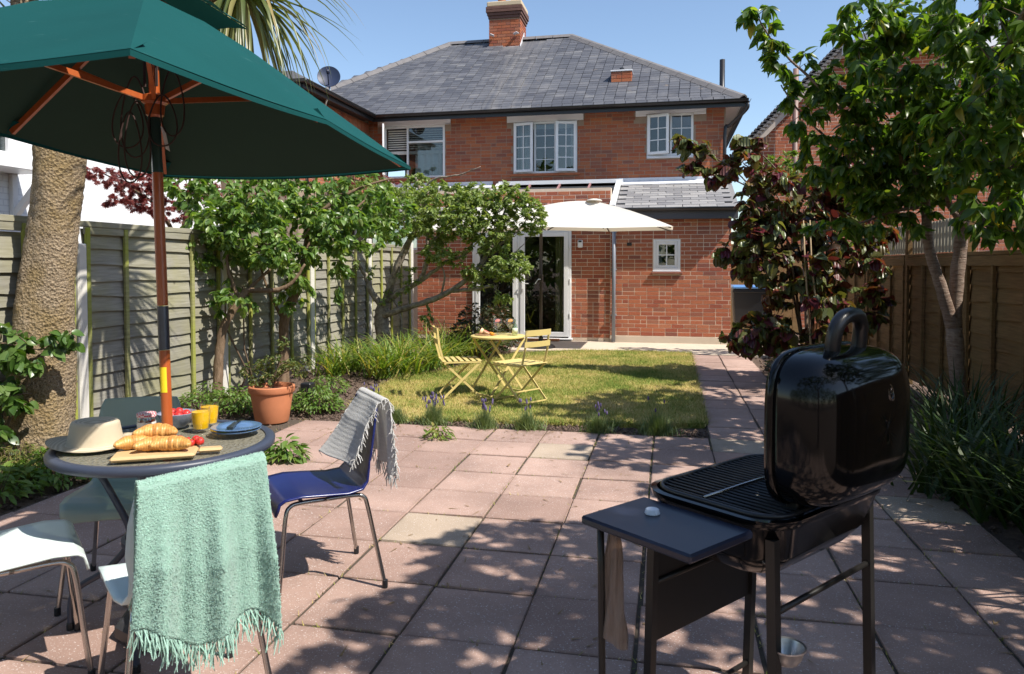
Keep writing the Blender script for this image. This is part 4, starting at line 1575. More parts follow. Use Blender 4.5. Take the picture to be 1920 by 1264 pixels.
# ---------------------------------------------------------------- cherry on the right
ct = thing('cherry_tree', 'forked cherry tree with peeling bark and green crown by the right fence', 'tree', (2.5, 7.2, 0), group=None)
A = limbs(ct, [
    [(2.60, 7.2, -.05, .09), (2.53, 7.2, .25, .070), (2.51, 7.2, .55, .065), (2.48, 7.2, .88, .068)],
    [(2.48, 7.2, .86, .058), (2.36, 7.15, 1.22, .048), (2.23, 7.1, 1.62, .042), (2.18, 7.05, 2.0, .036), (2.0, 6.9, 2.6, .03), (1.75, 6.8, 3.3, .018)],
    [(2.49, 7.22, .88, .056), (2.50, 7.2, 1.33, .056), (2.53, 7.2, 1.75, .052), (2.54, 7.2, 2.2, .046), (2.6, 7.1, 2.9, .04), (2.55, 6.9, 3.8, .02)],
    [(2.53, 7.2, 1.80, .030), (2.42, 7.12, 1.92, .026), (2.34, 7.1, 2.1, .02), (2.2, 7.2, 2.4, .012)],
    [(2.20, 7.05, 2.0, .030), (1.9, 6.8, 2.35, .022), (1.5, 6.6, 2.62, .016), (1.15, 6.5, 2.95, .012), (.85, 6.45, 3.25, .008), (.68, 6.4, 3.5, .005)],
    [(2.1, 7.0, 2.2, .022), (1.75, 6.9, 2.2, .016), (1.4, 6.7, 2.42, .012), (1.05, 6.6, 2.75, .008), (.92, 6.6, 2.95, .005)],
    [(2.56, 7.1, 2.5, .035), (2.4, 6.2, 2.9, .026), (2.3, 5.4, 3.2, .018), (2.2, 4.8, 3.4, .010)],
    [(2.57, 7.15, 2.4, .03), (2.95, 6.6, 2.6, .022), (3.2, 5.9, 2.7, .014)],
    [(2.2, 7.05, 1.95, .018), (1.9, 6.9, 1.9, .012), (1.55, 6.7, 1.78, .008), (1.25, 6.6, 1.72, .005)],
    [(2.58, 7.2, 2.6, .03), (2.9, 7.8, 2.9, .02), (2.9, 8.6, 3.2, .012)],
], M_BARKC, 12, .004)
crown(ct, A, [
    ((2.5, 6.8, 3.3), (.85, .9, .8), 190), ((2.35, 6.6, 2.45), (.65, .6, .45), 120), ((2.9, 6.2, 2.4), (.6, .7, .6), 140),
    ((2.0, 6.8, 3.0), (.5, .5, .6), 85), ((2.4, 5.4, 3.2), (.6, .8, .55), 170), ((2.9, 7.6, 2.9), (.7, .9, .8), 110), ((2.75, 5.6, 2.55), (.5, .6, .5), 110), ((1.75, 6.7, 2.75), (.35, .35, .4), 40),
    ((2.1, 7.3, 2.25), (.45, .5, .3), 55), ((1.7, 6.75, 2.4), (.35, .3, .25), 40), ((1.75, 6.9, 2.1), (.35, .3, .2), 30),
    ((1.45, 6.6, 2.5), (.28, .2, .14), 14), ((1.25, 6.55, 2.85), (.25, .2, .13), 14), ((.95, 6.45, 3.15), (.22, .16, .15), 14), ((.72, 6.4, 3.42), (.16, .14, .15), 10),
    ((1.15, 6.6, 2.62), (.2, .18, .12), 9), ((.98, 6.6, 2.9), (.1, .1, .1), 5), ((1.5, 6.7, 2.25), (.3, .25, .2), 16), ((1.85, 6.8, 2.05), (.3, .3, .18), 16),
    ((1.45, 6.65, 1.76), (.35, .2, .08), 14), ((2.05, 6.9, 1.85), (.25, .25, .12), 10), ((2.9, 6.0, 1.85), (.35, .5, .3), 26), ((2.3, 4.7, 3.35), (.5, .45, .4), 60), ((1.467, 6.2, 3.293), (.3, .3, .25), 34), ((1.716, 6, 2.96), (.35, .3, .3), 44), ((1.464, 6.5, 2.896), (.3, .3, .25), 30), ((2.056, 5.2, 1.794), (.28, .3, .25), 34), ((1.995, 5.3, 2.28), (.35, .35, .35), 46), ((1.37, 6.8, 2.337), (.3, .3, .2), 24),
], M_BARKT, LM_CHERRY, (.065, .13), 13, 300, droop=.55, up=.5, bow=.1)

# bough tree outside the frame on the right whose leaves hang into the corner and shade the patio
ot = thing('overhanging_tree', 'dark leafy boughs hanging into the top right corner', 'tree', (3.7, 1.4, 0))
A = limbs(ot, [
    [(3.7, 1.4, -.05, .14), (3.65, 1.4, 1.0, .12), (3.6, 1.5, 2.0, .11), (3.5, 1.6, 2.8, .09)],
    [(3.5, 1.6, 2.7, .06), (3.0, 1.4, 3.3, .045), (2.4, 1.2, 3.7, .03), (1.9, 1.0, 3.9, .015)],
    [(3.55, 1.6, 2.6, .06), (3.3, 2.6, 3.0, .045), (2.9, 3.6, 3.15, .03), (2.5, 4.2, 3.2, .012)],
    [(3.5, 1.6, 2.8, .06), (3.4, .6, 3.4, .04), (3.0, -.4, 3.8, .02)],
    [(3.5, 1.6, 2.8, .06), (3.6, 1.8, 3.8, .04), (3.4, 1.9, 4.6, .02)],
    [(3.3, 2.6, 3.0, .03), (2.9, 2.5, 3.2, .02), (2.5, 2.4, 3.3, .01)],
], M_BARKC, 10, .004)
crown(ot, A, [
    ((2.9, 1.5, 3.7), (1.15, 1.2, .75), 150), ((2.5, .4, 3.6), (1.1, 1.0, .7), 80), ((3.3, 1.8, 4.4), (1.2, 1.2, .6), 110),
    ((2.75, 2.5, 3.2), (.85, .6, .45), 90), ((3.4, .0, 3.9), (1.1, 1.2, .8), 60), ((2.0, 1.5, 3.5), (.6, .8, .45), 80), ((2.1, 2.3, 3.5), (.5, .5, .4), 46),
    ((2.6, 3.9, 3.05), (.45, .5, .35), 56), ((2.9, 3.3, 2.75), (.5, .5, .4), 70), ((3.1, 4.6, 2.5), (.5, .6, .4), 60),
    ((3.9, 4.4, 3.1), (.9, 1.4, .9), 120), ((1.8, 2.6, 3.2), (.6, .6, .4), 112), ((1.6, 1.75, 3.25), (.5, .65, .4), 84), ((2.45, 3.1, 3.15), (.6, .42, .35), 90), ((3.7, 2.2, 3.3), (.8, .9, .7), 110), ((2.9, 2.2, 2.6), (.5, .7, .4), 50), ((3.6, 2.6, 2.6), (.6, .9, .6), 70), ((3.65, 5.9, 1.95), (.5, 1.2, .5), 110), ((3.4, 3.2, 2.3), (.5, 1.0, .55), 130), ((4.0, 3.3, 3.6), (.9, 1.3, .7), 150), ((3.3, 4.9, 1.9), (.3, .9, .35), 80), ((3.55, 4.3, 2.2), (.6, 1.2, .55), 130),
], M_BARKT, LM_OVER, (.08, .125), 12, 300, droop=.45, up=.5)
bt_ = thing('sky_blocking_tree', 'unseen broad tree added behind the viewpoint to block sky light', 'tree', (.8, -2.2, 0))  # added out of view; its crown blocks sky light to deepen foreground shade
A = limbs(bt_, [
    [(.8, -2.2, -.05, .16), (.8, -2.2, 1.2, .14), (.75, -2.1, 2.4, .12)],
    [(.75, -2.1, 2.3, .08), (-.3, -1.6, 3.4, .05), (-1.6, -1.0, 4.0, .02)],
    [(.75, -2.1, 2.3, .08), (1.4, -1.4, 3.4, .05), (2.0, -.6, 4.0, .02)],
    [(.75, -2.1, 2.3, .08), (.7, -1.6, 3.6, .05), (.4, -.8, 4.4, .02)],
], M_BARKC, 10, .004)
crown(bt_, A, [((-1.4, -1.2, 4.0), (1.3, 1.1, .7), 110), ((.3, -.9, 4.1), (1.2, 1.0, .7), 110), ((1.9, -.8, 4.1), (1.1, 1.0, .7), 90), ((.3, -2.4, 3.9), (2.4, 1.2, .9), 150), ((-2.6, -2.0, 3.2), (1.2, 1.2, 1.2), 80)],
      M_BARKT, LM_OVER, (.13, .19), 10, 0, droop=.3, up=.7)

# woodland at the bottom of the garden, behind the viewpoint: it stands in the window reflections
wv_ = []
for _ in range(5200):
    a = rnd.uniform(0, 2 * PI)
    cx, cz_r, ch_ = rnd.choice(((-13, 3.2, 6.5), (-7, 3.4, 7.5), (-1, 3.6, 8.5), (5, 3.4, 7.5), (11, 3.4, 8.0), (17, 3.2, 7.0), (-19, 3.4, 7.0)))
    q = rvec()
    wv_.append(orient((cx + q.x * cz_r, -13 + q.y * 2.6, max(.4, ch_ * .55 + q.z * ch_ * .5)), rvec(), rvec() + Vector((0, .4, .6)), rnd.uniform(.35, .7)))
me_, V_, F_ = LM_OVER[0]
A_ = np.array([np.array(m_) for m_ in wv_])
W_ = np.einsum('nij,kj->nki', A_[:, :3, :3], V_) + A_[:, None, :3, 3]
FF = F_[None] + (np.arange(len(wv_)) * len(V_))[:, None, None]
fastmesh('woodland', W_.reshape(-1, 3), FF.reshape(-1, F_.shape[1]), L_OVER, None, 'stuff', smooth=True)

# ---------------------------------------------------------------- purple hazel by the path
hz = thing('purple_hazel', 'purple and green hazel bush overhanging the path by the house corner', 'shrub', (1.75, 9.6, 0))
st = []
for k in range(9):
    a = k * .7
    bx, by = 1.85 + .15 * math.cos(a), 9.7 + .2 * math.sin(a)
    tx, ty, tz = 1.5 + rnd.uniform(-.75, .75), 9.6 + rnd.uniform(-.6, .6), rnd.uniform(1.9, 2.7)
    st.append([(bx, by, -.05, .022), ((bx * 2 + tx) / 3, (by * 2 + ty) / 3, tz * .45, .017), ((bx + 2 * tx) / 3, (by + 2 * ty) / 3, tz * .78, .012), (tx, ty, tz, .006)])
st += [[(1.5, 9.5, 1.6, .014), (1.05, 9.5, 2.3, .010), (.62, 9.5, 2.55, .007), (.15, 9.5, 2.62, .004)],
       [(1.3, 9.5, 2.0, .012), (.8, 9.5, 2.6, .008), (.35, 9.5, 2.88, .006), (.14, 9.5, 3.02, .004)],
       [(1.6, 9.5, 2.2, .012), (1.2, 9.5, 2.7, .008), (.9, 9.5, 2.95, .005)],
       [(1.6, 9.4, .6, .014), (1.1, 9.2, .7, .010), (.75, 9.15, .45, .006)]]
A = limbs(hz, st, M_BARKT, 7, .003, name='stem', first='stem')
crown(hz, A, [
    ((1.5, 9.5, 2.25), (.66, .5, .45), 95), ((1.4, 9.3, 1.6), (.66, .5, .5), 110), ((2.15, 9.6, 1.9), (.55, .5, .6), 95), ((2.2, 9.5, 1.1), (.4, .4, .5), 50), ((1.05, 9.4, 1.9), (.32, .35, .45), 34),
    ((1.55, 9.25, .85), (.55, .4, .45), 60), ((1.1, 9.2, .65), (.32, .25, .28), 26), ((.9, 9.5, 2.6), (.3, .25, .25), 20), ((.55, 9.5, 2.55), (.22, .15, .1), 9),
    ((.3, 9.5, 2.62), (.14, .1, .08), 5), ((.35, 9.5, 2.85), (.18, .1, .1), 8), ((.18, 9.5, 3.0), (.08, .08, .08), 4), ((.95, 9.5, 2.88), (.2, .15, .12), 9),
    ((.7, 9.4, 1.55), (.16, .15, .12), 6), ((.85, 9.15, .55), (.2, .2, .2), 10), ((2.2, 9.8, 2.5), (.4, .4, .3), 24), ((1.5, 9.2, .35), (.35, .25, .2), 16),
], M_BARKT, LM_HAZEL, (.085, .155), 8, 300, droop=.35, up=.75, spread=1.5)
cane = thing('bare_canes', 'two pale bare canes rising through the hazel', 'plant canes', (1.6, 8.95, 0))
for x0, x1 in ((1.64, 1.53), (1.74, 1.60)):
    MB().tube([(x0, 8.95, 0), (x0 - .05, 8.95, .7), (x1, 8.97, 1.5), (x1 - .02, 8.97, 1.95)], [.013, .012, .010, .006], 7).build('cane', plain('pale cane', (.42, .30, .17), .7), cane, smooth=True)
gs = thing('bright_shrub', 'bright green shrub showing above the hazel', 'shrub', (2.1, 12.0, 0))
A = limbs(gs, [[(2.1, 12, 0, .03), (2.05, 12, 1.2, .025), (1.95, 12, 2.3, .015)], [(2.05, 12, 1.5, .018), (2.5, 12.1, 2.4, .01)]], M_BARKT, 7, name='stem', first='stem')
crown(gs, A, [((1.75, 12, 2.85), (.35, .35, .35), 50), ((2.4, 12, 2.5), (.5, .4, .5), 60), ((2.7, 12.3, 2.0), (.4, .4, .5), 30)], M_BARKT, LM_GREEN, (.06, .10), 16, 0, up=.4, droop=-.2)

# ---------------------------------------------------------------- cabbage palm on the left
pt = thing('cabbage_palm', 'thick barked cabbage palm with hanging sword leaves by the left fence', 'palm tree', (-4.55, 4.7, 0))
def rough_tube(path, n, amp, seed):
    pts, rr = smooth_path(path, 26)
    r = np.random.RandomState(seed)
    m = MB()
    vs, fs = [], []
    for i, (p, q) in enumerate(zip(pts, rr)):
        for k in range(n):
            a = 2 * PI * k / n
            e = q * (1 + r.uniform(-amp, amp)) + .012 * math.sin(3 * a + i * .1)
            vs.append((p.x + math.cos(a) * e, p.y + math.sin(a) * e, p.z + r.uniform(-.006, .006)))
    for i in range(len(pts) - 1):
        for k in range(n):
            j = (k + 1) % n
            fs.append((i * n + k, i * n + j, i * n + n + j, i * n + n + k))
    fs.append(tuple(range((len(pts) - 1) * n, len(pts) * n)))
    return m.add(vs, fs), pts
m, tp = rough_tube([(-4.60, 4.68, -.1, .30), (-4.62, 4.70, .2, .235), (-4.62, 4.72, .6, .215), (-4.60, 4.74, 1.05, .195), (-4.54, 4.78, 1.8, .165), (-4.50, 4.80, 2.35, .175), (-4.48, 4.82, 2.75, .19)], 64, .032, 3)
m.build('trunk', M_BARKPALM, pt, smooth=True)
for i, pth in enumerate(([(-4.56, 4.82, 2.6, .12), (-4.72, 4.80, 3.0, .105), (-4.78, 4.78, 3.4, .09), (-4.80, 4.78, 4.2, .085)],
                         [(-4.46, 4.82, 2.6, .13), (-4.44, 4.84, 3.0, .10), (-4.46, 4.85, 3.4, .098), (-4.45, 4.85, 4.3, .09)],
                         [(-4.45, 4.82, 2.55, .10), (-4.15, 4.9, 2.95, .075), (-3.75, 5.0, 3.22, .062), (-3.40, 5.08, 3.44, .058), (-3.12, 5.12, 3.66, .06)],
                         [(-4.72, 4.80, 3.0, .08), (-4.95, 4.7, 3.2, .07), (-5.2, 4.65, 3.6, .07)])):
    m, _ = rough_tube(pth, 28, .04, 20 + i)
    m.build('limb', M_BARKPALM, pt, smooth=True)
# sword leaves: heads at the limb ends
def sword(head, d, ln, w, droop):
    pts = []
    n = 7
    d = Vector(d).normalized()
    side = d.cross(Vector((0, 0, 1)))
    side = side.normalized() if side.length > .05 else Vector((1, 0, 0))
    vs, fs = [], []
    p = Vector(head)
    v = d.copy()
    for i in range(n + 1):
        t = i / n
        wd = w * (.55 + 1.8 * t if t < .25 else (1.0 - (t - .25) / .75 * .98)) / 2
        nn = side.cross(v)
        vs += [p + side * wd + nn * wd * .5, p, p - side * wd + nn * wd * .5]
        p = p + v * (ln / n)
        v = (v + Vector((0, 0, -droop * (.4 + t)))).normalized()
    for i in range(n):
        a = i * 3
        fs += [(a, a + 1, a + 4, a + 3), (a + 1, a + 2, a + 5, a + 4)]
    return vs, fs
SW_ = []
for hd, cnt, ln in (((-3.16, 5.12, 3.60), 230, (.7, 1.02)), ((-4.8, 4.78, 4.3), 120, (.7, .95)), ((-4.45, 4.85, 4.45), 130, (.7, .95)), ((-5.25, 4.63, 3.7), 60, (.6, .9))):
    for k in range(cnt):
        a = rnd.uniform(0, 2 * PI)
        el = rnd.uniform(-1.1, 1.1)
        d = Vector((math.cos(a) * math.cos(el), math.sin(a) * math.cos(el), math.sin(el)))
        SW_.append((sword(Vector(hd) + d * .05 + Vector((0, 0, -.10 if el < 0 else .0)), d, rnd.uniform(*ln), rnd.uniform(.03, .046), rnd.uniform(.10, .42) if el > -.2 else rnd.uniform(.3, .6)), shows(Vector(hd) + d * .45 + Vector((0, 0, -.3)), 1)))
SW_.sort(key=lambda s: -s[1])
rest = MB()
for i, (s, sh) in enumerate(SW_):
    if i < 260 and sh > 0:
        MB().add(*s).build('leaf', L_PALM, pt, smooth=True)
    else:
        rest.add(*s)
rest.build('foliage', L_PALM, pt, smooth=True, kind='stuff')

# ---------------------------------------------------------------- fruit trees along the left fence
pr = thing('pear_tree', 'two stemmed pear tree with glossy broad leaves against the left fence', 'tree', (-4.6, 7.6, 0))
A = limbs(pr, [
    [(-4.66, 7.0, -.05, .062), (-4.66, 7.02, .35, .050), (-4.62, 7.05, .75, .045), (-4.50, 7.15, 1.05, .042), (-4.42, 7.2, 1.18, .040)],
    [(-4.52, 8.1, -.05, .08), (-4.50, 8.1, .4, .062), (-4.48, 8.1, .8, .058), (-4.30, 8.1, 1.2, .056), (-4.22, 8.15, 1.6, .05), (-4.2, 8.2, 2.1, .035), (-4.3, 8.3, 2.6, .015)],
    [(-4.43, 7.2, 1.17, .032), (-4.15, 7.3, 1.17, .026), (-3.98, 7.35, 1.25, .020), (-3.85, 7.4, 1.45, .012)],
    [(-4.45, 7.2, 1.15, .022), (-4.25, 7.5, 1.45, .014), (-4.1, 7.7, 1.7, .009), (-3.9, 7.9, 2.0, .005)],
    [(-4.5, 7.15, 1.1, .024), (-4.66, 7.2, 1.5, .016), (-4.6, 7.4, 2.0, .010), (-4.5, 7.5, 2.4, .005)],
    [(-4.22, 8.15, 1.6, .03), (-3.8, 8.1, 1.9, .02), (-3.5, 8.2, 2.2, .01)],
    [(-4.48, 8.1, .75, .022), (-4.62, 8.0, 1.1, .016), (-4.7, 7.9, 1.5, .010)],
    [(-4.2, 8.2, 2.0, .03), (-3.7, 8.4, 2.35, .018), (-3.3, 8.6, 2.5, .009)],
], M_BARKP, 10, .005)
MB().tube([(-4.7, 7.45, 0), (-4.55, 7.4, .25), (-4.75, 7.3, .75), (-4.72, 7.25, 1.1)], .010, 6).build('sucker', M_BARKT, pr, smooth=True)
MB().tube([(-4.5, 7.5, 0), (-4.62, 7.45, .5), (-4.6, 7.4, 1.2)], .009, 6).build('sucker', M_BARKT, pr, smooth=True)
crown(pr, A, [
    ((-4.951, 7.4, 2.075), (.40, .4, .38), 64), ((-4.557, 7.5, 1.839), (.42, .4, .42), 90), ((-4.234, 7.8, 1.789), (.42, .4, .42), 80), ((-5.214, 7.4, 2.317), (.3, .35, .22), 36), ((-3.84, 8.3, 1.934), (.4, .4, .35), 60), ((-3.637, 8.8, 2.127), (.35, .4, .3), 40), ((-4.696, 7.3, 1.598), (.28, .25, .2), 24),
    ((-4.065, 8.2, 2.185), (.45, .45, .40), 64), ((-3.693, 8.6, 2.278), (.42, .4, .32), 52), ((-4.031, 7.6, 1.423), (.22, .2, .2), 20), ((-3.837, 8, 1.608), (.28, .3, .28), 30),
    ((-3.584, 8.5, 1.812), (.32, .3, .25), 34), ((-3.752, 8.1, 1.36), (.12, .12, .12), 7), ((-4.588, 7.9, 2.293), (.4, .4, .28), 40), ((-4.941, 7.25, 1.248), (.16, .1, .06), 6), ((-3.917, 7.7, 1.182), (.05, .05, .08), 3),
    ((-3.801, 8.2, 1.041), (.05, .05, .06), 2), ((-4.446, 8.4, 2.437), (.5, .4, .25), 50), ((-4.188, 7.2, 1.65), (.3, .2, .25), 50), ((-4.561, 7, 1.871), (.3, .2, .3), 46), ((-3.656, 7.9, 1.849), (.3, .25, .3), 50), ((-4.37, 7.2, 2.164), (.35, .25, .25), 46), ((-3.658, 9.4, 2.064), (.4, .35, .35), 60), ((-4.848, 7, 1.592), (.18, .18, .2), 16), ((-4.511, 7.1, 1.082), (.25, .2, .22), 16), ((-4.275, 7.8, 1.054), (.2, .2, .2), 12),
], M_BARKT, LM_PEAR, (.045, .10), 13, 300, droop=.5, up=.45)

ap = thing('apple_tree', 'gnarled espalier apple tree with spreading boughs and small pale leaves', 'tree', (-4.35, 10.9, 0))
A = limbs(ap, [
    [(-4.42, 11, -.05, .13), (-4.40, 11, .3, .11), (-4.42, 11, .62, .115), (-4.36, 11, .85, .10)],
    [(-4.40, 11, .78, .06), (-4.55, 10.95, 1.0, .05), (-4.66, 10.95, 1.28, .035), (-4.8, 10.9, 1.5, .02)],
    [(-4.36, 11, .82, .07), (-4.25, 10.95, 1.1, .06), (-4.1, 10.9, 1.45, .055), (-3.95, 10.9, 1.75, .05), (-3.78, 10.9, 2.05, .04), (-3.74, 10.9, 2.5, .03), (-3.8, 10.9, 2.8, .018)],
    [(-4.33, 11, .85, .055), (-4.1, 10.9, 1.02, .045), (-3.8, 10.85, 1.15, .04), (-3.62, 10.8, 1.42, .035), (-3.58, 10.8, 1.9, .03), (-3.62, 10.8, 2.4, .02)],
    [(-4.36, 10.95, .65, .05), (-3.95, 10.85, .78, .045), (-3.5, 10.8, .92, .045), (-3.1, 10.75, 1.12, .04), (-2.75, 10.7, 1.42, .035), (-2.5, 10.7, 1.85, .025), (-2.3, 10.7, 2.4, .012)],
    [(-3.2, 10.78, 1.05, .03), (-2.85, 10.7, 1.08, .026), (-2.55, 10.65, 1.14, .018)],
    [(-3.75, 10.85, 1.17, .03), (-3.3, 10.8, 1.48, .03), (-2.95, 10.75, 1.62, .02), (-2.8, 10.7, 1.95, .012)],
    [(-3.6, 10.8, 1.7, .022), (-3.2, 10.75, 2.1, .016), (-2.7, 10.7, 2.35, .010), (-2.2, 10.7, 2.62, .006)],
    [(-3.74, 10.9, 2.5, .02), (-3.5, 10.85, 2.75, .014), (-3.1, 10.8, 2.8, .010), (-2.75, 10.8, 2.92, .005)],
    [(-3.76, 10.9, 2.3, .02), (-4.05, 10.9, 2.55, .014), (-4.3, 10.9, 2.8, .008)],
    [(-2.6, 10.7, 1.65, .018), (-2.2, 10.65, 1.9, .012), (-1.95, 10.6, 2.2, .006)],
    [(-2.75, 10.7, 1.42, .016), (-2.3, 10.6, 1.55, .010), (-2.05, 10.6, 1.75, .006)],
    [(-3.4, 10.8, .95, .02), (-3.3, 10.75, 1.25, .014), (-3.38, 10.75, 1.5, .008)],
    [(-4.25, 10.95, 1.0, .02), (-4.05, 10.9, .6, .016), (-4.1, 10.9, .1, .02)],
], M_BARKA, 11, .010)
crown(ap, A, [
    ((-4.504, 10.9, 2.46), (.45, .35, .34), 110), ((-3.718, 10.9, 2.568), (.45, .35, .30), 120), ((-2.927, 10.8, 2.422), (.42, .35, .30), 130), ((-2.291, 10.7, 2.363), (.36, .3, .32), 130), ((-1.913, 10.6, 2.155), (.20, .25, .28), 70),
    ((-2.574, 10.7, 1.895), (.48, .35, .30), 170), ((-2.269, 10.6, 1.42), (.36, .3, .24), 120), ((-2.779, 10.7, 1.261), (.28, .25, .2), 50), ((-3.346, 10.8, 1.986), (.42, .35, .26), 110), ((-4.067, 10.9, 1.998), (.35, .3, .25), 60),
    ((-2.389, 10.6, 0.951), (.18, .15, .08), 10), ((-3.76, 10.3, 2.2), (.5, .35, .42), 130), ((-3.286, 10.6, 1.579), (.35, .25, .2), 50), ((-2.979, 10.4, 2.195), (.5, .3, .35), 120), ((-3.861, 10.8, 1.174), (.18, .15, .25), 14), ((-3.606, 10.8, 0.604), (.14, .12, .14), 8), ((-4.248, 10.9, 0.921), (.2, .2, .2), 8), ((-4.599, 10.9, 1.42), (.2, .2, .2), 8),
], M_BARKA, LM_APPLE, (.04, .075), 22, 0, shell=.1, twig=.0035, droop=.0, up=.5, bow=.2, along=.6)

mt = thing('red_maple', 'feathery dark red maple behind the left fence', 'tree', (-6.2, 8.2, 0))
A = limbs(mt, [
    [(-6.2, 8.4, 0, .07), (-6.2, 8.4, 1.0, .055), (-6.1, 8.4, 1.7, .045)],
    [(-6.1, 8.4, 1.6, .03), (-6.0, 7.9, 2.1, .022), (-6.0, 7.3, 2.35, .012), (-6.0, 6.9, 2.45, .006)],
    [(-6.1, 8.4, 1.6, .03), (-5.9, 8.8, 2.2, .02), (-5.8, 9.3, 2.6, .01)],
    [(-6.1, 8.4, 1.7, .03), (-5.9, 8.3, 2.3, .02), (-5.8, 8.2, 2.7, .01)],
], M_BARKT, 8, .006)
crown(mt, A, [((-6, 7.152, 2.408), (.3, .55, .09), 40), ((-6, 7.576, 2.384), (.3, .55, .17), 60), ((-6, 7.438, 2.125), (.25, .4, .07), 24), ((-6, 7.897, 2.258), (.3, .4, .22), 50), ((-6, 8.407, 2.439), (.4, .5, .3), 70), ((-6, 9.347, 2.575), (.4, .6, .3), 60), ((-5.8, 9.99, 2.679), (.4, .6, .3), 50), ((-6, 8.089, 2.079), (.3, .3, .12), 26), ((-6, 7.311, 2.175), (.2, .2, .06), 8), ((-5.8, 14.041, 3.023), (.5, .9, .4), 30)],
      M_BARKT, LM_MAPLE, (.03, .055), 24, 0, twig=.003, droop=.1, up=.9, bow=.1)
# climber tips along the wing wall
cl = thing('wall_climber', 'climber shoots with pale leaves against the brick wing', 'climbing plant', (-6.4, 13.3, 2.5))
A = limbs(cl, [[(-6.35, 12.6, 2.2, .012), (-6.3, 12.5, 3.2, .009), (-6.22, 12.35, 4.0, .005)], [(-6.35, 13.2, 2.2, .012), (-6.28, 13.3, 3.2, .009), (-6.2, 13.5, 3.8, .005)], [(-6.35, 14.2, 2.2, .012), (-6.25, 14.4, 3.2, .009), (-6.2, 14.7, 3.65, .005)]], M_BARKT, 6, .01, name='stem', first='stem')
crown(cl, A, [((-6.2, 12.35, 4.0), (.15, .15, .1), 6), ((-6.2, 13.5, 3.8), (.12, .12, .1), 6), ((-6.2, 14.7, 3.65), (.14, .16, .12), 8), ((-6.25, 13.8, 3.1), (.2, .9, .4), 50), ((-6.2, 13.3, 3.3), (.1, .15, .1), 6)], M_BARKT, LM_IVY, (.07, .12), 7, 60)

# ---------------------------------------------------------------- climbing leaves on the palm trunk
iv = thing('trunk_climber', 'broad leaved climber wrapped round the palm trunk', 'climbing plant', (-4.4, 4.4, 0))
A = limbs(iv, [
    [(-4.705, 4.379, -0.101)+(.01,), (-4.596, 4.417, 0.357)+(.012,), (-4.449, 4.458, 0.662)+(.010,), (-4.338, 4.488, 0.853)+(.006,)],
    [(-4.749, 4.402, 0.891)+(.008,), (-4.482, 4.406, 0.858)+(.007,), (-4.338, 4.487, 0.834)+(.006,), (-4.247, 4.559, 0.905)+(.004,)],
    [(-4.656, 4.301, 0.302)+(.009,), (-4.51, 4.338, 0.508)+(.007,), (-4.406, 4.412, 0.526)+(.004,)],
], M_BARKT, 6, .006, name='stem', first='stem')
crown(iv, A, [((-4.575, 4.388, 0.896), (.16, .14, .12), 18), ((-4.366, 4.378, 0.808), (.18, .12, .10), 18), ((-4.245, 4.509, 0.91), (.12, .1, .07), 12), ((-4.621, 4.32, 0.677), (.15, .15, .15), 14), ((-4.521, 4.282, 0.424), (.14, .12, .2), 20), ((-4.455, 4.349, 0.508), (.14, .1, .08), 8), ((-4.493, 4.228, 0.177), (.16, .14, .15), 14)],
      M_BARKT, LM_IVY, (.06, .10), 6, 150, droop=.5, up=.5)

# ---------------------------------------------------------------- low planting
def clump(name, label, cat, blobs, meshes, leaf, group=None, nobj=0, stems=True, droop=.1, up=.7):
    """ground cover: leaves on short stalks filling low mounds ((x, y), rx, ry, h, count)"""
    x, y = blobs[0][0][:2]
    o = thing(name, label, cat, (x, y, 0), group=group)
    L = []
    mb = MB()
    for (bx, by), rx, ry, h, cnt in blobs:
        for _ in range(cnt):
            a, r = rnd.uniform(0, 2 * PI), math.sqrt(rnd.random())
            px, py = bx + rx * r * math.cos(a), by + ry * r * math.sin(a)
            pz = h * (1 - .7 * r * r) * rnd.uniform(.35, 1.05)
            if stems and rnd.random() < .25:
                mb.tube([(bx + (px - bx) * .6, by + (py - by) * .6, -.01), (px, py, pz)], [.003, .0015], 4, cap=False)
            d = Vector((math.cos(a) * .8, math.sin(a) * .8, rnd.uniform(-.3, .6) - droop)) + rvec(.5)
            L.append(orient((px, py, pz), d, Vector((0, 0, up)) + rvec(.6), rnd.uniform(*leaf)))
    if mb.v:
        mb.build('stalks', M_BARKT, o, kind='stuff')
    put_leaves(o, meshes, L, nobj)
    return o
clump('ground_cover', 'low green ground cover left of the terracotta pot', 'ground cover', [((-4.152, 6.512), .32, .22, .24, 900), ((-4.524, 6.629), .3, .25, .26, 600)], LM_COVER, (.025, .05))
clump('ground_cover', 'low green ground cover right of the terracotta pot', 'ground cover', [((-3.408, 6.724), .28, .22, .24, 1000), ((-3.796, 7.751), .25, .35, .2, 500)], LM_COVER, (.025, .05))
clump('corner_bed_plants', 'mixed low leafy plants at the foot of the palm', 'ground cover', [((-4.05, 4.2), .3, .35, .2, 600), ((-4.1, 3.7), .3, .4, .22, 600), ((-4.35, 4.45), .25, .3, .16, 300), ((-3.95, 4.75), .15, .25, .14, 220)], LM_COVER, (.035, .075))
clump('moss_mound', 'yellow green mossy mound beside the palm trunk', 'ground cover', [((-4.346, 4.23), .2, .2, .22, 900)], [leaf_mesh('leaf', leafmat('moss frond', [(0, (.10, .11, .02)), (1, (.22, .20, .05))], .7, .3), .3, .2, .5, 2)], (.02, .04))
clump('patio_weed', 'leafy weed sprouting from the paving near the table', 'weed', [((-2.755, 4.965), .17, .10, .16, 130)], LM_COVER, (.05, .09), nobj=0)
clump('patio_weed', 'small yellowing weed on the paving by the lawn border', 'weed', [((-1.849, 5.847), .12, .07, .12, 90)], [leaf_mesh('leaf', L_LILY, .3, .2, .6, 3)], (.04, .08), nobj=0)
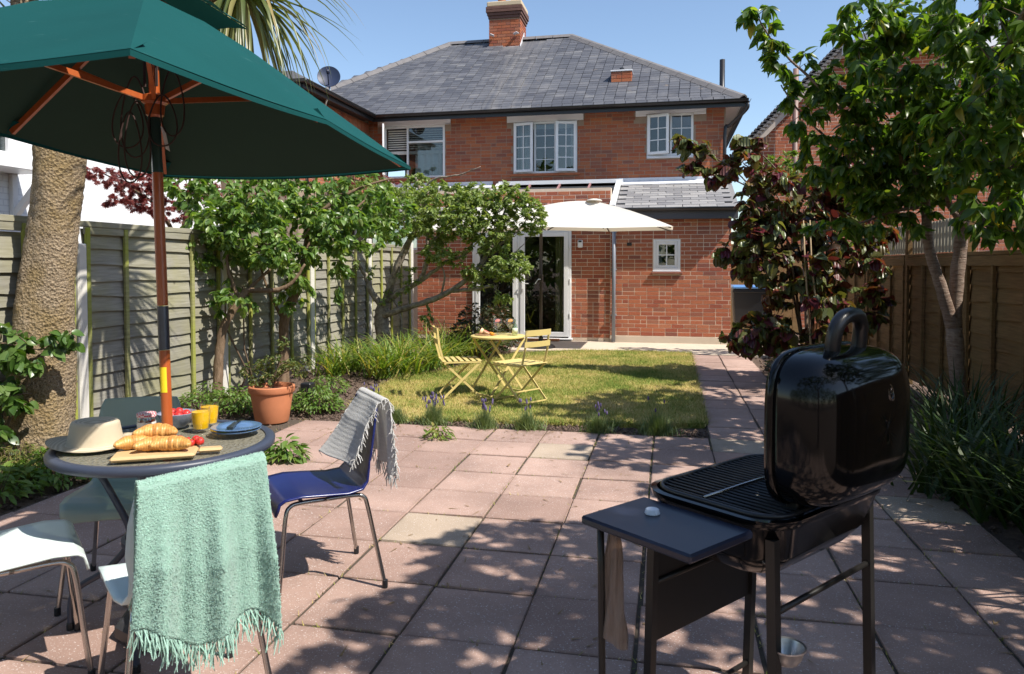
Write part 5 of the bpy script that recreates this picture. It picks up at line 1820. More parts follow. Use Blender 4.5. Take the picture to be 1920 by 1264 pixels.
clump('border_shrub', 'dark leaved shrub under the apple boughs beside the doors', 'shrub', [((-2.877, 11.071), .45, .4, .85, 900), ((-2.704, 11.601), .35, .3, .9, 600)], LM_DARK, (.05, .09), up=.4)
clump('hazel_underplanting', 'dark low plants along the shaded path edge', 'ground cover', [((1.55, 9.0), .25, .5, .25, 500), ((1.5, 8.2), .22, .5, .22, 400), ((1.6, 10.2), .3, .8, .3, 600)], LM_DARK, (.04, .08))

def strap(name, label, cat, n, centres, L, W, mat, lean=.6, curl=.7, spread=.12, group=None, nobj=0):
    o = thing(name, label, cat, (centres[0][0], centres[0][1], 0), group=group)
    P = []
    for cx, cy in centres:
        P.append(np.array([cx, cy]) + nrs.normal(0, spread, (n, 2)))
    P = np.concatenate(P)
    V, F = blades(len(P), P, L, W, lean, -.01, curl, 5)
    if nobj:
        k = min(nobj, len(P))
        for i in range(k):
            fastmesh('leaf', V[i * 12:(i + 1) * 12], F[i * 5:(i + 1) * 5] - i * 12, mat, o, smooth=True)
        if len(P) > k:
            fastmesh('foliage', V[k * 12:], F[k * 5:] - k * 12, mat, o, 'stuff', smooth=True)
    else:
        fastmesh('foliage', V, F, mat, o, 'stuff', smooth=True)
    return o
strap('day_lily', 'yellowing day lily clump at the foot of the fence post', 'day lily', 90, [(-4.319, 9.136), (-4.281, 9.562)], (.4, .65), (.016, .026), L_LILY, .95, 1.1, .12, 'day lilies along the left border', 0)
strap('day_lily', 'fresh green day lily clump below the apple trunk', 'day lily', 110, [(-3.569, 9.049), (-3.38, 9.334), (-3.703, 9.793)], (.45, .72), (.016, .028), L_LILY, .95, 1.1, .13, 'day lilies along the left border', 0)
strap('day_lily', 'green day lily clump behind the left bistro chair', 'day lily', 110, [(-3.225, 10.006), (-3.088, 10.762), (-3.4, 11.238)], (.5, .8), (.016, .028), L_LILY, .95, 1.1, .15, 'day lilies along the left border', 0)
strap('day_lily', 'tall day lily clump behind the bistro table', 'day lily', 60, [(-2.932, 11.627)], (.45, .75), (.016, .026), L_LILY, .9, 1.0, .12, 'day lilies along the left border', 0)
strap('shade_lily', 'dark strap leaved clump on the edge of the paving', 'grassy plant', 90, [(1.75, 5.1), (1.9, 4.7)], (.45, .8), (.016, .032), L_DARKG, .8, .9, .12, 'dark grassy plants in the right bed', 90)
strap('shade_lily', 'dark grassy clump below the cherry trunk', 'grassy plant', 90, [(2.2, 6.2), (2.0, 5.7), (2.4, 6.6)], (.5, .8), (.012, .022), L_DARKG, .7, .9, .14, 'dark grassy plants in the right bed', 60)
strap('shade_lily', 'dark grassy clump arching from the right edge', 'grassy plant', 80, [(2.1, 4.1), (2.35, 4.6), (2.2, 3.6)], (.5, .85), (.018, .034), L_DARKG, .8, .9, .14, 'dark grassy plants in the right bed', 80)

def lavender(xy, h, flowers, label, cat='lavender'):
    o = thing('lavender_plant', label, cat, (xy[0], xy[1], 0), group='plants along the front of the lawn')
    n = int(900 * h / .16)
    Vs, Fs, off = [], [], 0
    for rr_, lo, hi, ln in ((.16, .75, 1.35, .35), (.30, .5, 1.05, .6), (.46, .3, .75, .95)):
        k = int(n / 3)
        P = np.array(xy) + nrs.normal(0, h * rr_, (k, 2)) * np.array([1.0, .7])
        V, F = blades(k, P, (h * lo, h * hi), (.003, .007), ln, -.01, .4, 2)
        Vs.append(V)
        Fs.append(F + off)
        off += len(V)
    fastmesh('foliage', np.concatenate(Vs), np.concatenate(Fs), L_LAV, o, 'stuff')
    if flowers:
        m, f = MB(), MB()
        for _ in range(flowers):
            a, r = rnd.uniform(0, 6.28), rnd.random()
            bx, by = xy[0] + math.cos(a) * h * .3 * r, xy[1] + math.sin(a) * h * .25 * r
            tx, ty, tz = bx + math.cos(a) * h * .6 * r, by + math.sin(a) * h * .4 * r, h * rnd.uniform(1.1, 1.75)
            m.tube([(bx, by, h * .4), (tx, ty, tz)], .0018, 4, cap=False)
            f.lathe([(.002, 0), (.007, .008), (.008, .018), (.006, .03), (.001, .038)], 6, (tx, ty, tz - .01))
        m.build('stalks', L_LAV, o, kind='stuff')
        f.build('flowers', L_LAVF, o, kind='stuff')
lavender((-2.862, 6.894), .14, 14, 'small lavender half hidden behind the white throw')
lavender((-2.443, 6.412), .13, 0, 'flowerless green tuft at the left end of the lawn border', 'herb plant')
lavender((-2.066, 6.374), .15, 26, 'fullest lavender with violet flower heads')
lavender((-1.58, 6.318), .14, 18, 'dark lavender with faded grey flower heads')
lavender((-1.202, 6.354), .15, 8, 'green lavender in front of the right bistro chair')
lavender((-0.585, 6.355), .14, 9, 'low lavender with one violet flower stem in the tree shade')
lavender((-0.081, 6.42), .17, 3, 'spiky herb plant nearest the paved path', 'herb plant')

# terracotta pot with a shrub, and a dark lantern stub in the border
M_TERRA = plain('terracotta', (.50, .185, .085), .75, var=.14, scale=14, bump=.15)
px, py = (-3.558, 6.178)
tp_ = thing('terracotta_pot', 'large terracotta pot with rim standing on the paving corner', 'plant pot', (px, py, 0))
MB().lathe([(.145, 0), (.15, .01), (.172, .15), (.188, .27), (.20, .272), (.207, .285), (.207, .325), (.20, .332), (.185, .332), (.178, .31), (.175, .29), (.001, .285)], 40, (px, py, .002)).build('body', M_TERRA, tp_, smooth=35)
MB().lathe([(.176, .287), (.1, .292), (.001, .295)], 24, (px, py, .002)).build('compost', M_SOIL, tp_)
ps = thing('potted_shrub', 'small leaved shrub growing in the terracotta pot', 'shrub', (px, py, .29))
A = limbs(ps, [[(px, py, .28, .010), (px + .03, py, .42, .008), (px + .09, py, .56, .006), (px + .12, py, .70, .003)], [(px, py, .30, .008), (px - .08, py, .42, .006), (px - .17, py - .02, .48, .003)], [(px + .02, py, .36, .007), (px + .14, py + .03, .46, .005), (px + .28, py + .05, .50, .003)]], M_BARKT, 6, .004, name='stem', first='stem')
crown(ps, A, [((px - .14, py, .45), (.14, .15, .09), 26), ((px + .04, py, .52), (.16, .15, .12), 34), ((px + .24, py + .04, .48), (.16, .15, .09), 26), ((px + .11, py, .70), (.06, .06, .08), 10), ((px - .05, py - .08, .38), (.14, .1, .05), 14)],
      M_BARKT, [leaf_mesh('leaf', leafmat('small shrub leaf', [(0, (.07, .11, .025)), (.6, (.12, .16, .04)), (1, (.26, .22, .07))], .5, .35), .5, .3, .3, 3)], (.02, .036), 13, 0, twig=.003, droop=0, up=.5)
lx, ly = (-3.501, 6.76)
la = thing('lantern_stub', 'black square garden light post in the border', 'garden light', (lx, ly, 0))
MB().bbox(lx - .035, lx + .035, ly - .035, ly + .035, -.02, .16, .004).build('post', M_GUTTER, la)
MB().bbox(lx - .055, lx + .055, ly - .055, ly + .055, .162, .27, .010).build('head', M_BIN, la)

# ---------------------------------------------------------------- cream twin parasol by the house
M_CREAM = NT('cream canvas')
tt = M_CREAM
w = tt.noise(tt.pos(), 3, 3)
cc = tt.mix(w, (.80, .765, .69), (.86, .82, .75))
tt.set(Base_Color=cc, Roughness=.9)
tr = tt.n('BsdfTranslucent', {'Color': (.8, .7, .55, 1)})
mx = tt.n('MixShader', {0: .3})
tt.t.links.new(tt.b.outputs[0], mx.inputs[1])
tt.t.links.new(tr.outputs[0], mx.inputs[2])
tt.t.links.new(mx.outputs[0], tt.out.inputs[0])
M_CREAM = tt.m
PXc, PYc = -2.16, 12.72
cp = thing('cream_parasol', 'wide cream twin parasol on a dark pole in front of the doors', 'parasol', (PXc, PYc, 0))
hw_, hd_ = 2.24, .62
zr, za = 2.06, 2.54
apx = .92
def cz_(p):
    return p
m = MB()
Yf, Yb = PYc - hd_, PYc + hd_
pts = {}
for s in (-1, 1):
    a = Vector((PXc + s * apx, PYc, za))
    ring = [Vector((PXc + s * hw_, Yf, zr)), Vector((PXc + s * hw_, PYc, zr + .01)), Vector((PXc + s * hw_, Yb, zr)), Vector((PXc + s * apx * 1.25, Yb, zr - .015)), Vector((PXc, Yb, zr + .02)), Vector((PXc, PYc, za - .07)), Vector((PXc, Yf, zr + .02)), Vector((PXc + s * apx * 1.25, Yf, zr - .015))]
    for i in range(8):
        b, c_ = ring[i], ring[(i + 1) % 8]
        N_ = 7
        def fn(u, v, a=a, b=b, c_=c_):
            q = a * (1 - v) + (b * (1 - u) + c_ * u) * v
            q.z += .035 * math.sin(PI * v) - .03 * math.sin(PI * v) * math.sin(PI * u)
            return q
        m.grid(fn, N_, N_)
can = m.build('canopy', M_CREAM, cp, smooth=True)
m = MB()
for s in (-1, 1):
    a = Vector((PXc + s * apx, PYc, za + .02))
    m.lathe([(.001, .022), (.05, .018), (.12, .0), (.14, -.02)], 16, a)
m.build('vent_cap', M_CREAM, cp, smooth=True)
MB().tube([(PXc, PYc, .08), (PXc, PYc, 2.32)], .026, 12).build('pole', plain('dark bronze pole', (.045, .032, .022), .4), cp, smooth=True)
M_BRONZE = plain('bronze tube', (.05, .035, .025), .4)
m = MB()
for s in (-1, 1):
    a = Vector((PXc + s * apx, PYc, za - .06))
    for q in ((s * hw_, -hd_), (s * hw_, hd_), (s * apx * 1.25, -hd_), (s * apx * 1.25, hd_), (0.02 * s, -hd_), (0.02 * s, hd_)):
        e = Vector((PXc + q[0] * .985, PYc + q[1] * .98, zr - .02 + (.04 if abs(q[0]) < .1 else 0)))
        MB().bar(a, e, .014, .018).build('rib', M_BRONZE, cp)
MB().bar((PXc - apx, PYc, za - .09), (PXc, PYc, 2.28), .02, .026).build('arm', M_BRONZE, cp)
MB().bar((PXc, PYc, 2.28), (PXc + apx, PYc, za - .09), .02, .026).build('arm', M_BRONZE, cp)
cb_ = MB().bbox(PXc - .035, PXc + .035, PYc - .05, PYc + .04, 1.15, 1.28, .01).build('crank_box', M_BRONZE, cp)
MB().tube([(PXc, PYc - .05, 1.2), (PXc - .03, PYc - .09, 1.2), (PXc - .09, PYc - .09, 1.12)], .008, 6).build('crank_handle', M_PVC, cb_)
MB().lathe([(.25, 0), (.25, .025), (.22, .05), (.06, .07), (.04, .075), (.04, .18), (.028, .18)], 28, (PXc, PYc, .006)).build('base', M_BIN, cp, smooth=40)

# ---------------------------------------------------------------- bistro set on the lawn
M_YEL = plain('pale yellow paint', (.66, .52, .20), .45, var=.05, scale=9)
def bistro_chair(label, loc, rz):
    t = thing('folding_chair', label, 'garden chair', loc, rz, 'yellow folding chairs on the lawn')
    sh, hw = .405, .185
    for s in (-1, 1):
        y = s * hw
        MB().bar((-.20, y, .02), (.19, y, sh - .015), .008, .024).build('leg', M_YEL, t, local=True)           # rear foot to front of seat
        pts = [(.20, y * .88, .02), (-.19, y * .88, sh - .01), (-.235, y * .88, .56), (-.26, y * .88, .76)]
        m = MB()
        for a, b in zip(pts, pts[1:]):
            m.bar(a, b, .008, .022)
        m.build('leg', M_YEL, t, local=True)
    for x, z in ((-.20, .02), (.20, .02), (-.10, .125)):
        MB().bar((x, -hw, z), (x, hw, z), .012).build('crossbar', M_YEL, t, local=True)
    for k in range(7):
        x = -.19 + k * .063
        MB().bbox(x - .021, x + .021, -.195, .195, sh, sh + .010, .003).build('slat', M_YEL, t, local=True)
    MB().bar((-.19, -.19, sh - .008), (.20, -.19, sh - .008), .010, .016).build('seat_rail', M_YEL, t, local=True)
    MB().bar((-.19, .19, sh - .008), (.20, .19, sh - .008), .010, .016).build('seat_rail', M_YEL, t, local=True)
    for z, h in ((.735, .06), (.62, .055)):
        def fn(u, v):
            y = -.185 + .37 * u
            return (-.262 + (.76 - z - v * h) * .09 - .02 * math.sin(PI * u), y, z - h / 2 + h * v)
        MB().grid(fn, 9, 3).build('backrest_slat', M_YEL, t, local=True, solid=.006)
    return t
bistro_chair('yellow folding chair left of the bistro table, turned side on', (-2.19, 7.67, .018), math.radians(24))
bistro_chair('yellow folding chair right of the bistro table, seen from behind', (-1.50, 7.54, .018), math.radians(146))
BT = (-1.83, 7.95, .018)
bt = thing('bistro_table', 'round pale yellow folding bistro table on the dry lawn', 'garden table', BT, math.radians(50))
TH = .625
MB().lathe([(.001, TH), (.295, TH), (.302, TH + .006), (.302, TH + .018), (.295, TH + .022), (.001, TH + .022)], 40).build('tabletop', M_YEL, bt, local=True, smooth=40)
for s in (-1, 1):
    y = s * .19
    MB().bar((-.24, y, .02), (.22, y, TH - .01), .008, .026).build('leg', M_YEL, bt, local=True)
    MB().bar((.24, y * .86, .02), (-.22, y * .86, TH - .01), .008, .026).build('leg', M_YEL, bt, local=True)
for x in (-.24, .24):
    MB().bar((x, -.19, .02), (x, .19, .02), .014).build('crossbar', M_YEL, bt, local=True)
MB().bar((.0, -.17, TH * .5), (.0, .17, TH * .5), .010).build('crossbar', M_YEL, bt, local=True)
TZ = BT[2] + TH + .022
M_WATER = glassmat('pale liquid', (.82, .85, .95), .08, .8)
def goblet(x, y, label, fruit):
    t = thing('gin_glass', label, 'glass', (x, y, TZ), group='balloon glasses on the bistro table')
    z = TZ
    MB().lathe([(.034, 0), (.034, .003), (.006, .008), (.004, .06), (.02, .075), (.048, .11), (.055, .14), (.050, .175), (.048, .175), (.053, .14), (.046, .112), (.018, .078), (.001, .072)], 24, (x, y, z)).build('bowl', M_CLEAR, t, smooth=True)
    MB().lathe([(.001, .079), (.017, .081), (.045, .113), (.051, .14), (.001, .141)], 20, (x, y, z)).build('drink', M_WATER, t, smooth=True)
    m = MB()
    for k in range(4):
        a = k * 1.6
        m.bbox(x + .018 * math.cos(a) - .012, x + .018 * math.cos(a) + .012, y + .018 * math.sin(a) - .012, y + .018 * math.sin(a) + .012, z + .112 + .004 * k, z + .134 + .004 * k, .003)
    m.build('ice', M_CLEAR, t, kind='stuff')
    MB().lathe([(.001, -.004), (.03, -.004), (.03, .004), (.001, .004)], 18, (x + .004, y, z + .15), Matrix.Rotation(.7, 4, 'X')).build('fruit_slice', fruit, t)
M_GRAPE = plain('grapefruit flesh', (.72, .20, .14), .4)
M_ORANGE = plain('orange peel', (.78, .30, .03), .5)
M_PITH = plain('pale rind', (.80, .55, .32), .6)
gx, gy = -1.84, 8.05
goblet(gx - .02, gy, 'balloon glass with pink fruit slice on the bistro table, left one', M_GRAPE)
goblet(gx + .12, gy + .03, 'balloon glass with orange slice on the bistro table, next to the bottle', M_ORANGE)
t = thing('tonic_bottle', 'small clear bottle with pale label on the bistro table', 'bottle', (gx + .20, gy - .10, TZ))
c = (gx + .20, gy - .10, TZ)
MB().lathe([(.028, 0), (.03, .006), (.03, .09), (.024, .115), (.013, .135), (.012, .165), (.014, .166), (.014, .178), (.001, .18)], 20, c).build('body', glassmat('bottle glass', (.75, .85, .75), .08, .8), t, smooth=40)
MB().lathe([(.0308, .03), (.0308, .085)], 20, c).build('label', plain('pale label', (.62, .70, .50), .6), t, smooth=True)
t = thing('fruit_board', 'small round wooden board with cut fruit on the bistro table', 'serving board', (gx - .16, gy - .08, TZ))
MB().lathe([(.001, 0), (.12, 0), (.123, .004), (.12, .010), (.001, .010)], 28, (gx - .13, gy - .10, TZ)).build('board', plain('dark board', (.30, .17, .08), .6), t)
def fruit(name, label, x, y, r, mat, cut, tilt):
    t = thing(name, label, 'fruit', (x, y, TZ + .01), group='cut fruit on the bistro table')
    M = Matrix.Rotation(tilt, 4, 'Y')
    pr = [(.001, -r)] + [(r * math.sin(k * PI / 12), -r * math.cos(k * PI / 12)) for k in range(1, 7)]
    MB().lathe(pr, 18, (x, y, TZ + .011 + r * .75), M).build('peel', M_PITH if mat is M_GRAPE else M_ORANGE, t, smooth=True)
    MB().lathe([(r * .88, .001), (.001, .002)], 18, (x, y, TZ + .011 + r * .75), M).build('flesh', mat, t)
fruit('grapefruit_half', 'pink grapefruit half standing cut face out on the board', gx - .19, gy - .1, .042, M_GRAPE, 0, -1.1)
fruit('grapefruit_half', 'grapefruit half lying beside the pink cut face', gx - .12, gy - .1, .04, M_GRAPE, 0, .5)
fruit('orange_half', 'small orange half at the edge of the board', gx - .04, gy - .17, .03, M_ORANGE, 0, .3)

# ---------------------------------------------------------------- breakfast table in front
TX, TY, TT = -1.945, 2.575, .735
tb = thing('patio_table', 'round glass patio table with dark blue grey rim', 'garden table', (TX, TY, 0))
M_RIM = plain('blue grey metal', (.045, .055, .085), .42, var=.06, spec=.5)
t = NT('hammered table glass')
p = t.pos()
v = t.n('TexVoronoi', {'Vector': p, 'Scale': 70.0})
gl = t.n('BsdfGlossy', {'Color': (1, 1, 1, 1), 'Roughness': .12})
trn = t.n('BsdfTransparent', {'Color': (.50, .52, .46, 1)})
df = t.n('BsdfDiffuse', {'Color': (.42, .39, .30, 1)})
bp = t.n('Bump', {'Height': v.outputs['Distance'], 'Strength': .8, 'Distance': .01})
t.t.links.new(bp.outputs[0], gl.inputs['Normal'])
t.t.links.new(bp.outputs[0], df.inputs['Normal'])
m1 = t.n('MixShader', {0: .5})
t.t.links.new(trn.outputs[0], m1.inputs[1])
t.t.links.new(df.outputs[0], m1.inputs[2])
m2 = t.n('MixShader', {0: .22})
t.t.links.new(m1.outputs[0], m2.inputs[1])
t.t.links.new(gl.outputs[0], m2.inputs[2])
t.t.links.new(m2.outputs[0], t.out.inputs[0])
M_TGLASS = t.m
RT = .405
MB().lathe([(RT - .03, TT - .03), (RT - .005, TT - .034), (RT + .006, TT - .026), (RT + .008, TT - .008), (RT, TT + .002), (RT - .022, TT + .003), (RT - .03, TT)], 72, (TX, TY, 0), closed=True).build('rim', M_RIM, tb, smooth=50)
MB().lathe([(.024, TT - .012), (RT - .028, TT - .012), (RT - .028, TT - .005), (.024, TT - .005)], 64, (TX, TY, 0), closed=True).build('glass_top', M_TGLASS, tb)
MB().lathe([(.023, TT - .018), (.034, TT - .014), (.034, TT - .001), (.023, TT)], 24, (TX, TY, 0), closed=True).build('pole_collar', M_RIM, tb, smooth=40)
for k in range(4):
    a = math.radians(20 + 90 * k)
    d = Vector((math.cos(a), math.sin(a), 0))
    o_ = Vector((TX, TY, 0))
    pth = [o_ + d * .30 + Vector((0, 0, TT - .03)), o_ + d * .20 + Vector((0, 0, .52)), o_ + d * .14 + Vector((0, 0, .36)), o_ + d * .22 + Vector((0, 0, .24)), o_ + d * .33 + Vector((0, 0, .17)), o_ + d * .36 + Vector((0, 0, .12)), o_ + d * .365 + Vector((0, 0, .01))]
    pts, rr = smooth_path([(*q, .013) for q in pth], 6)
    lg = MB().tube(pts, rr, 10).build('leg', M_RIM, tb, smooth=True)
    MB().lathe([(.016, 0), (.016, .025), (.014, .03)], 12, o_ + d * .365 + Vector((0, 0, .002))).build('rubber_foot', M_BIN, lg)
m = MB()
m.lathe([(.15, .34), (.165, .345), (.165, .365), (.15, .37)], 40, (TX, TY, 0), closed=True)
m.build('brace_ring', M_RIM, tb, smooth=40)
m = MB()
for a in (.35, 1.92, 3.49, 5.06):
    d = Vector((math.cos(a), math.sin(a), 0))
    m.bar(Vector((TX, TY, TT - .03)) + d * .04, Vector((TX, TY, TT - .03)) + d * (RT - .03), .022, .012)
m.build('top_frame', M_RIM, tb)

# ---- green parasol through the table
M_GREEN = NT('green canvas')
tt = M_GREEN
w = tt.n('TexWave', {'Vector': tt.pos(), 'Scale': 160.0, 'Distortion': 1.0})
nz = tt.noise(tt.pos((1, 1, 1)), 2.2, 5, .6)
cc = tt.mix(nz, (.005, .056, .056), (.008, .080, .080))
sc_n = tt.noise(tt.pos((3, 3, 30)), 2.0, 5, .7)
cc = tt.mix(tt.ramp(sc_n, [(.64, (0, 0, 0)), (.74, (.3, .3, .3))]), cc, (.12, .26, .25))
tt.set(Base_Color=cc, Roughness=.9)
tt.b.inputs['Specular IOR Level'].default_value = .12
tt.bump(w.outputs[1], .08, .002)
tr = tt.n('BsdfTranslucent', {'Color': (.02, .12, .09, 1)})
mx = tt.n('MixShader', {0: .07})
tt.t.links.new(tt.b.outputs[0], mx.inputs[1])
tt.t.links.new(tr.outputs[0], mx.inputs[2])
tt.t.links.new(mx.outputs[0], tt.out.inputs[0])
M_GREEN = tt.m
t = NT('orange varnished wood')
g_ = t.noise(t.pos((30, 30, 2)), 2, 5, .6)
t.set(Base_Color=t.mix(g_, (.34, .062, .016), (.56, .145, .032)), Roughness=.35)
t.b.inputs['Coat Weight'].default_value = .3
M_VARN = t.m
up = thing('green_parasol', 'dark green parasol with orange wooden pole and ribs over the table', 'parasol', (-1.91, 2.555, 0))
def pole(z):
    t = z / 2.6
    return Vector((-1.902 - .050 * z, 2.555 + .03 * z, z))
def ptube(z0, z1, r, mat, name, **k):
    return MB().tube([pole(z0), pole((z0 + z1) / 2), pole(z1)], r, 18).build(name, mat, up, smooth=40, **k)
ptube(.06, 1.095, .0205, M_VARN, 'lower_pole')
ptube(1.097, 1.27, .0215, plain('dark steel sleeve', (.10, .10, .12), .28, .6), 'metal_sleeve')
ptube(1.272, 1.80, .0205, M_VARN, 'upper_pole')
ptube(1.802, 2.03, .0200, plain('dark green tube', (.03, .06, .055), .2, coat=.5), 'pole_joint')
ptube(2.032, 2.56, .0205, M_VARN, 'top_pole')
zl0, zl1 = 1.085, 1.09
lab = MB()
z0_, z1_ = .93, 1.03
n = 8
vs, fs = [], []
for j in range(2):
    pz_ = pole((z0_, z1_)[j])
    for i in range(n + 1):
        a = math.radians(-125 + 85 * i / n)
        vs.append(pz_ + Vector((math.cos(a), math.sin(a), 0)) * .0212)
for i in range(n):
    fs.append((i, i + 1, n + 2 + i, n + 1 + i))
lab.add(vs, fs).build('yellow_sticker', plain('yellow sticker', (.90, .66, .02), .5), up, smooth=True)
hub = pole(2.08)
MB().lathe([(.022, -.06), (.034, -.05), (.038, -.01), (.05, .0), (.05, .025), (.036, .03), (.022, .035)], 20, hub).build('hub', M_VARN, up, smooth=40)
APX = pole(2.60)
MB().lathe([(.022, -.05), (.045, -.04), (.045, .0), (.03, .03), (.012, .05), (.001, .055)], 16, APX + Vector((0, 0, .0))).build('finial', M_VARN, up, smooth=40)
NC, RC, FC, XC_ = Vector((-1.26, 1.56, 1.95)), Vector((-1.32, 3.69, 1.95)), Vector((-2.78, 3.71, 1.95)), Vector((-2.62, 1.50, 1.95))
LM_ = Vector((-2.70, 2.60, 1.985))
RM_ = Vector((-1.27, 2.62, 1.985))
ring = [NC, RM_, RC, FC, LM_, XC_]
VT = .32
m = MB()
CA = APX + Vector((0, 0, -.02))
for a, b, s in ((NC, RM_, .25), (RM_, RC, .25), (RC, FC, 1), (FC, LM_, .4), (LM_, XC_, .4), (XC_, NC, 1)):
    def fn(u, v, a=a, b=b, s=s):
        v = VT + (1 - VT) * (1 - v)
        v = 1 - (1 - v)
        e = a * (1 - u) + b * u
        q = e * (1 - (1 - v)) if False else CA * (1 - v) + e * v
        q = q.copy()
        q.z -= .030 * s * math.sin(PI * u) * v ** 2
        return q
    m.grid(lambda u, v, fn=fn: fn(u, v), 13, 9)
can = m.build('canopy', M_GREEN, up, smooth=True)
ml = MB().add([Vector(v) + Vector((0, 0, -.005)) for v in m.v], m.f)  # copy of the canopy in darker green: underside shade put into its colour
ml.build('shaded_underside', plain('dark green shaded underside', (.014, .050, .034), .9, var=.1, scale=6), up, smooth=True)
m = MB()
for a, b in zip(ring, ring[1:] + ring[:1]):
    def fv(u, v, a=a, b=b):
        e = a * (1 - u) + b * u
        q = e + (e - CA).normalized() * .004
        q.z -= .03 * (1 if (a, b) in ((RC, FC), (XC_, NC)) else .3) * math.sin(PI * u) + .001
        q.z -= .016 * v
        return q
    m.grid(fv, 13, 2)
m.build('hem', M_GREEN, up, smooth=True)
# wind vent cap, floating over the opening
CV = APX + Vector((0, 0, .035))
m = MB()
for a, b in zip(ring, ring[1:] + ring[:1]):
    def fn(u, v, a=a, b=b):
        e = a * (1 - u) + b * u
        k = (.06 + .26 * v)
        q = CV * (1 - k) + e * k
        q = q.copy()
        q.z += .040 * v + .022 * v * math.sin(PI * u) + .012 * v * math.sin(7 * u + a.x * 9)
        return q
    m.grid(fn, 11, 6)
m.build('vent_cap', M_GREEN, up, smooth=True)
for e in ring:
    top = CA + Vector((0, 0, -.07))
    end = e + (top - e) * .045 + Vector((0, 0, -.024))
    rb = MB().bar(top, end, .015, .022).build('rib', M_VARN, up)
    mid = top + (end - top) * .52
    MB().bar(hub + Vector((0, 0, .012)) + (mid - hub) * Vector((1, 1, 0)).length * 0 + (Vector((mid.x, mid.y, hub.z)) - hub).normalized() * .035, mid + Vector((0, 0, -.012)), .015, .021).build('strut', M_VARN, rb)
    MB().add([e + (top - e) * .0 + Vector((0, 0, -.004)), e + (top - e) * .10 + (ring[0] - e).cross(Vector((0, 0, 1))).normalized() * .04 + Vector((0, 0, -.008)), e + (top - e) * .13 + Vector((0, 0, -.03)), e + (top - e) * .10 - (ring[0] - e).cross(Vector((0, 0, 1))).normalized() * .04 + Vector((0, 0, -.008))] if (ring[0] - e).length > .1 else [e + Vector((0, 0, -.004)), e + (top - e) * .1 + Vector((.04, 0, -.008)), e + (top - e) * .13 + Vector((0, 0, -.03)), e + (top - e) * .1 + Vector((-.04, 0, -.008))], [(0, 1, 2), (0, 2, 3)]).build('rib_pocket', M_GREEN, rb)
# rope loops hanging from the pulley
M_ROPE = plain('dark rope', (.045, .022, .018), .8)
def loop(ox, oy, w, h, z):
    c0 = pole(z) + Vector((ox, oy, 0))
    pts = []
    for k in range(25):
        a = -PI / 2 + 2 * PI * k / 24
        s = math.sin(a)
        pts.append(c0 + Vector((.979 * w * math.cos(a) * (1 - .35 * s), .2 * w * math.cos(a), h * (s - 1))))
    return MB().tube(pts, .0032, 6, cap=False).build('rope', M_ROPE, up, smooth=True)
loop(-.10, -.03, .060, .11, 2.12)
loop(-.06, -.035, .055, .16, 2.18)
loop(-.085, -.04, .045, .14, 2.04)
loop(-.05, -.04, .05, .15, 2.08)
loop(.105, -.03, .045, .13, 2.20)
loop(.065, -.04, .055, .10, 2.10)
for dx in (-.03, -.024, .024, .030):
    MB().tube([pole(2.14) + Vector((dx, -.02, 0)), pole(2.5) + Vector((dx, -.01, 0))], .003, 6, cap=False).build('rope', M_ROPE, up, smooth=True)
MB().add([pole(1.98) + Vector((.045, -.03, 0)), pole(1.98) + Vector((.06, -.025, -.01)), pole(1.88) + Vector((.075, -.02, 0)), pole(1.89) + Vector((.06, -.025, 0))], [(0, 1, 2, 3)]).build('care_tag', M_PVC, up)
MB().lathe([(.20, 0), (.21, .01), (.21, .05), (.19, .065), (.05, .075), (.032, .08), (.032, .34), (.024, .345)], 8, (-1.905, 2.555, .004)).build('base', plain('black cast base', (.03, .03, .035), .5), up, smooth=30)

# ---------------------------------------------------------------- moulded chairs
M_PALE = plain('pale blue white plastic', (.66, .76, .74), .38, var=.02, spec=.5)
M_NAVY = plain('navy blue plastic', (.011, .017, .115), .28, var=.04, spec=.6)
M_SAGE = plain('sage grey plastic', (.33, .41, .34), .35, var=.02)
t = NT('dull chrome')
t.set(Base_Color=(.46, .44, .42, 1), Roughness=.2, Metallic=1.0)
M_TUBE = t.m
PROF = [(.225, .385, .36), (.218, .415, .40), (.19, .437, .42), (.12, .445, .425), (.02, .438, .425), (-.08, .430, .415), (-.145, .438, .395), (-.185, .47, .37), (-.207, .53, .365), (-.22, .60, .385), (-.234, .69, .375), (-.25, .78, .34), (-.256, .81, .31)]
def shell_pt(u, v):
    s = v * (len(PROF) - 1)
    i = min(int(s), len(PROF) - 2)
    f = s - i
    a, b = PROF[i], PROF[i + 1]
    x, z, w = (a[k] * (1 - f) + b[k] * f for k in range(3))
    y = (u - .5) * w
    q = (2 * u - 1) ** 2
    back = max(0, min(1, (v - .5) / .2))
    return Vector((x + back * .035 * q - (1 - back) * .0, y, z + (1 - back) * (.012 * q - .004) - (.02 * q if v < .1 else 0)))
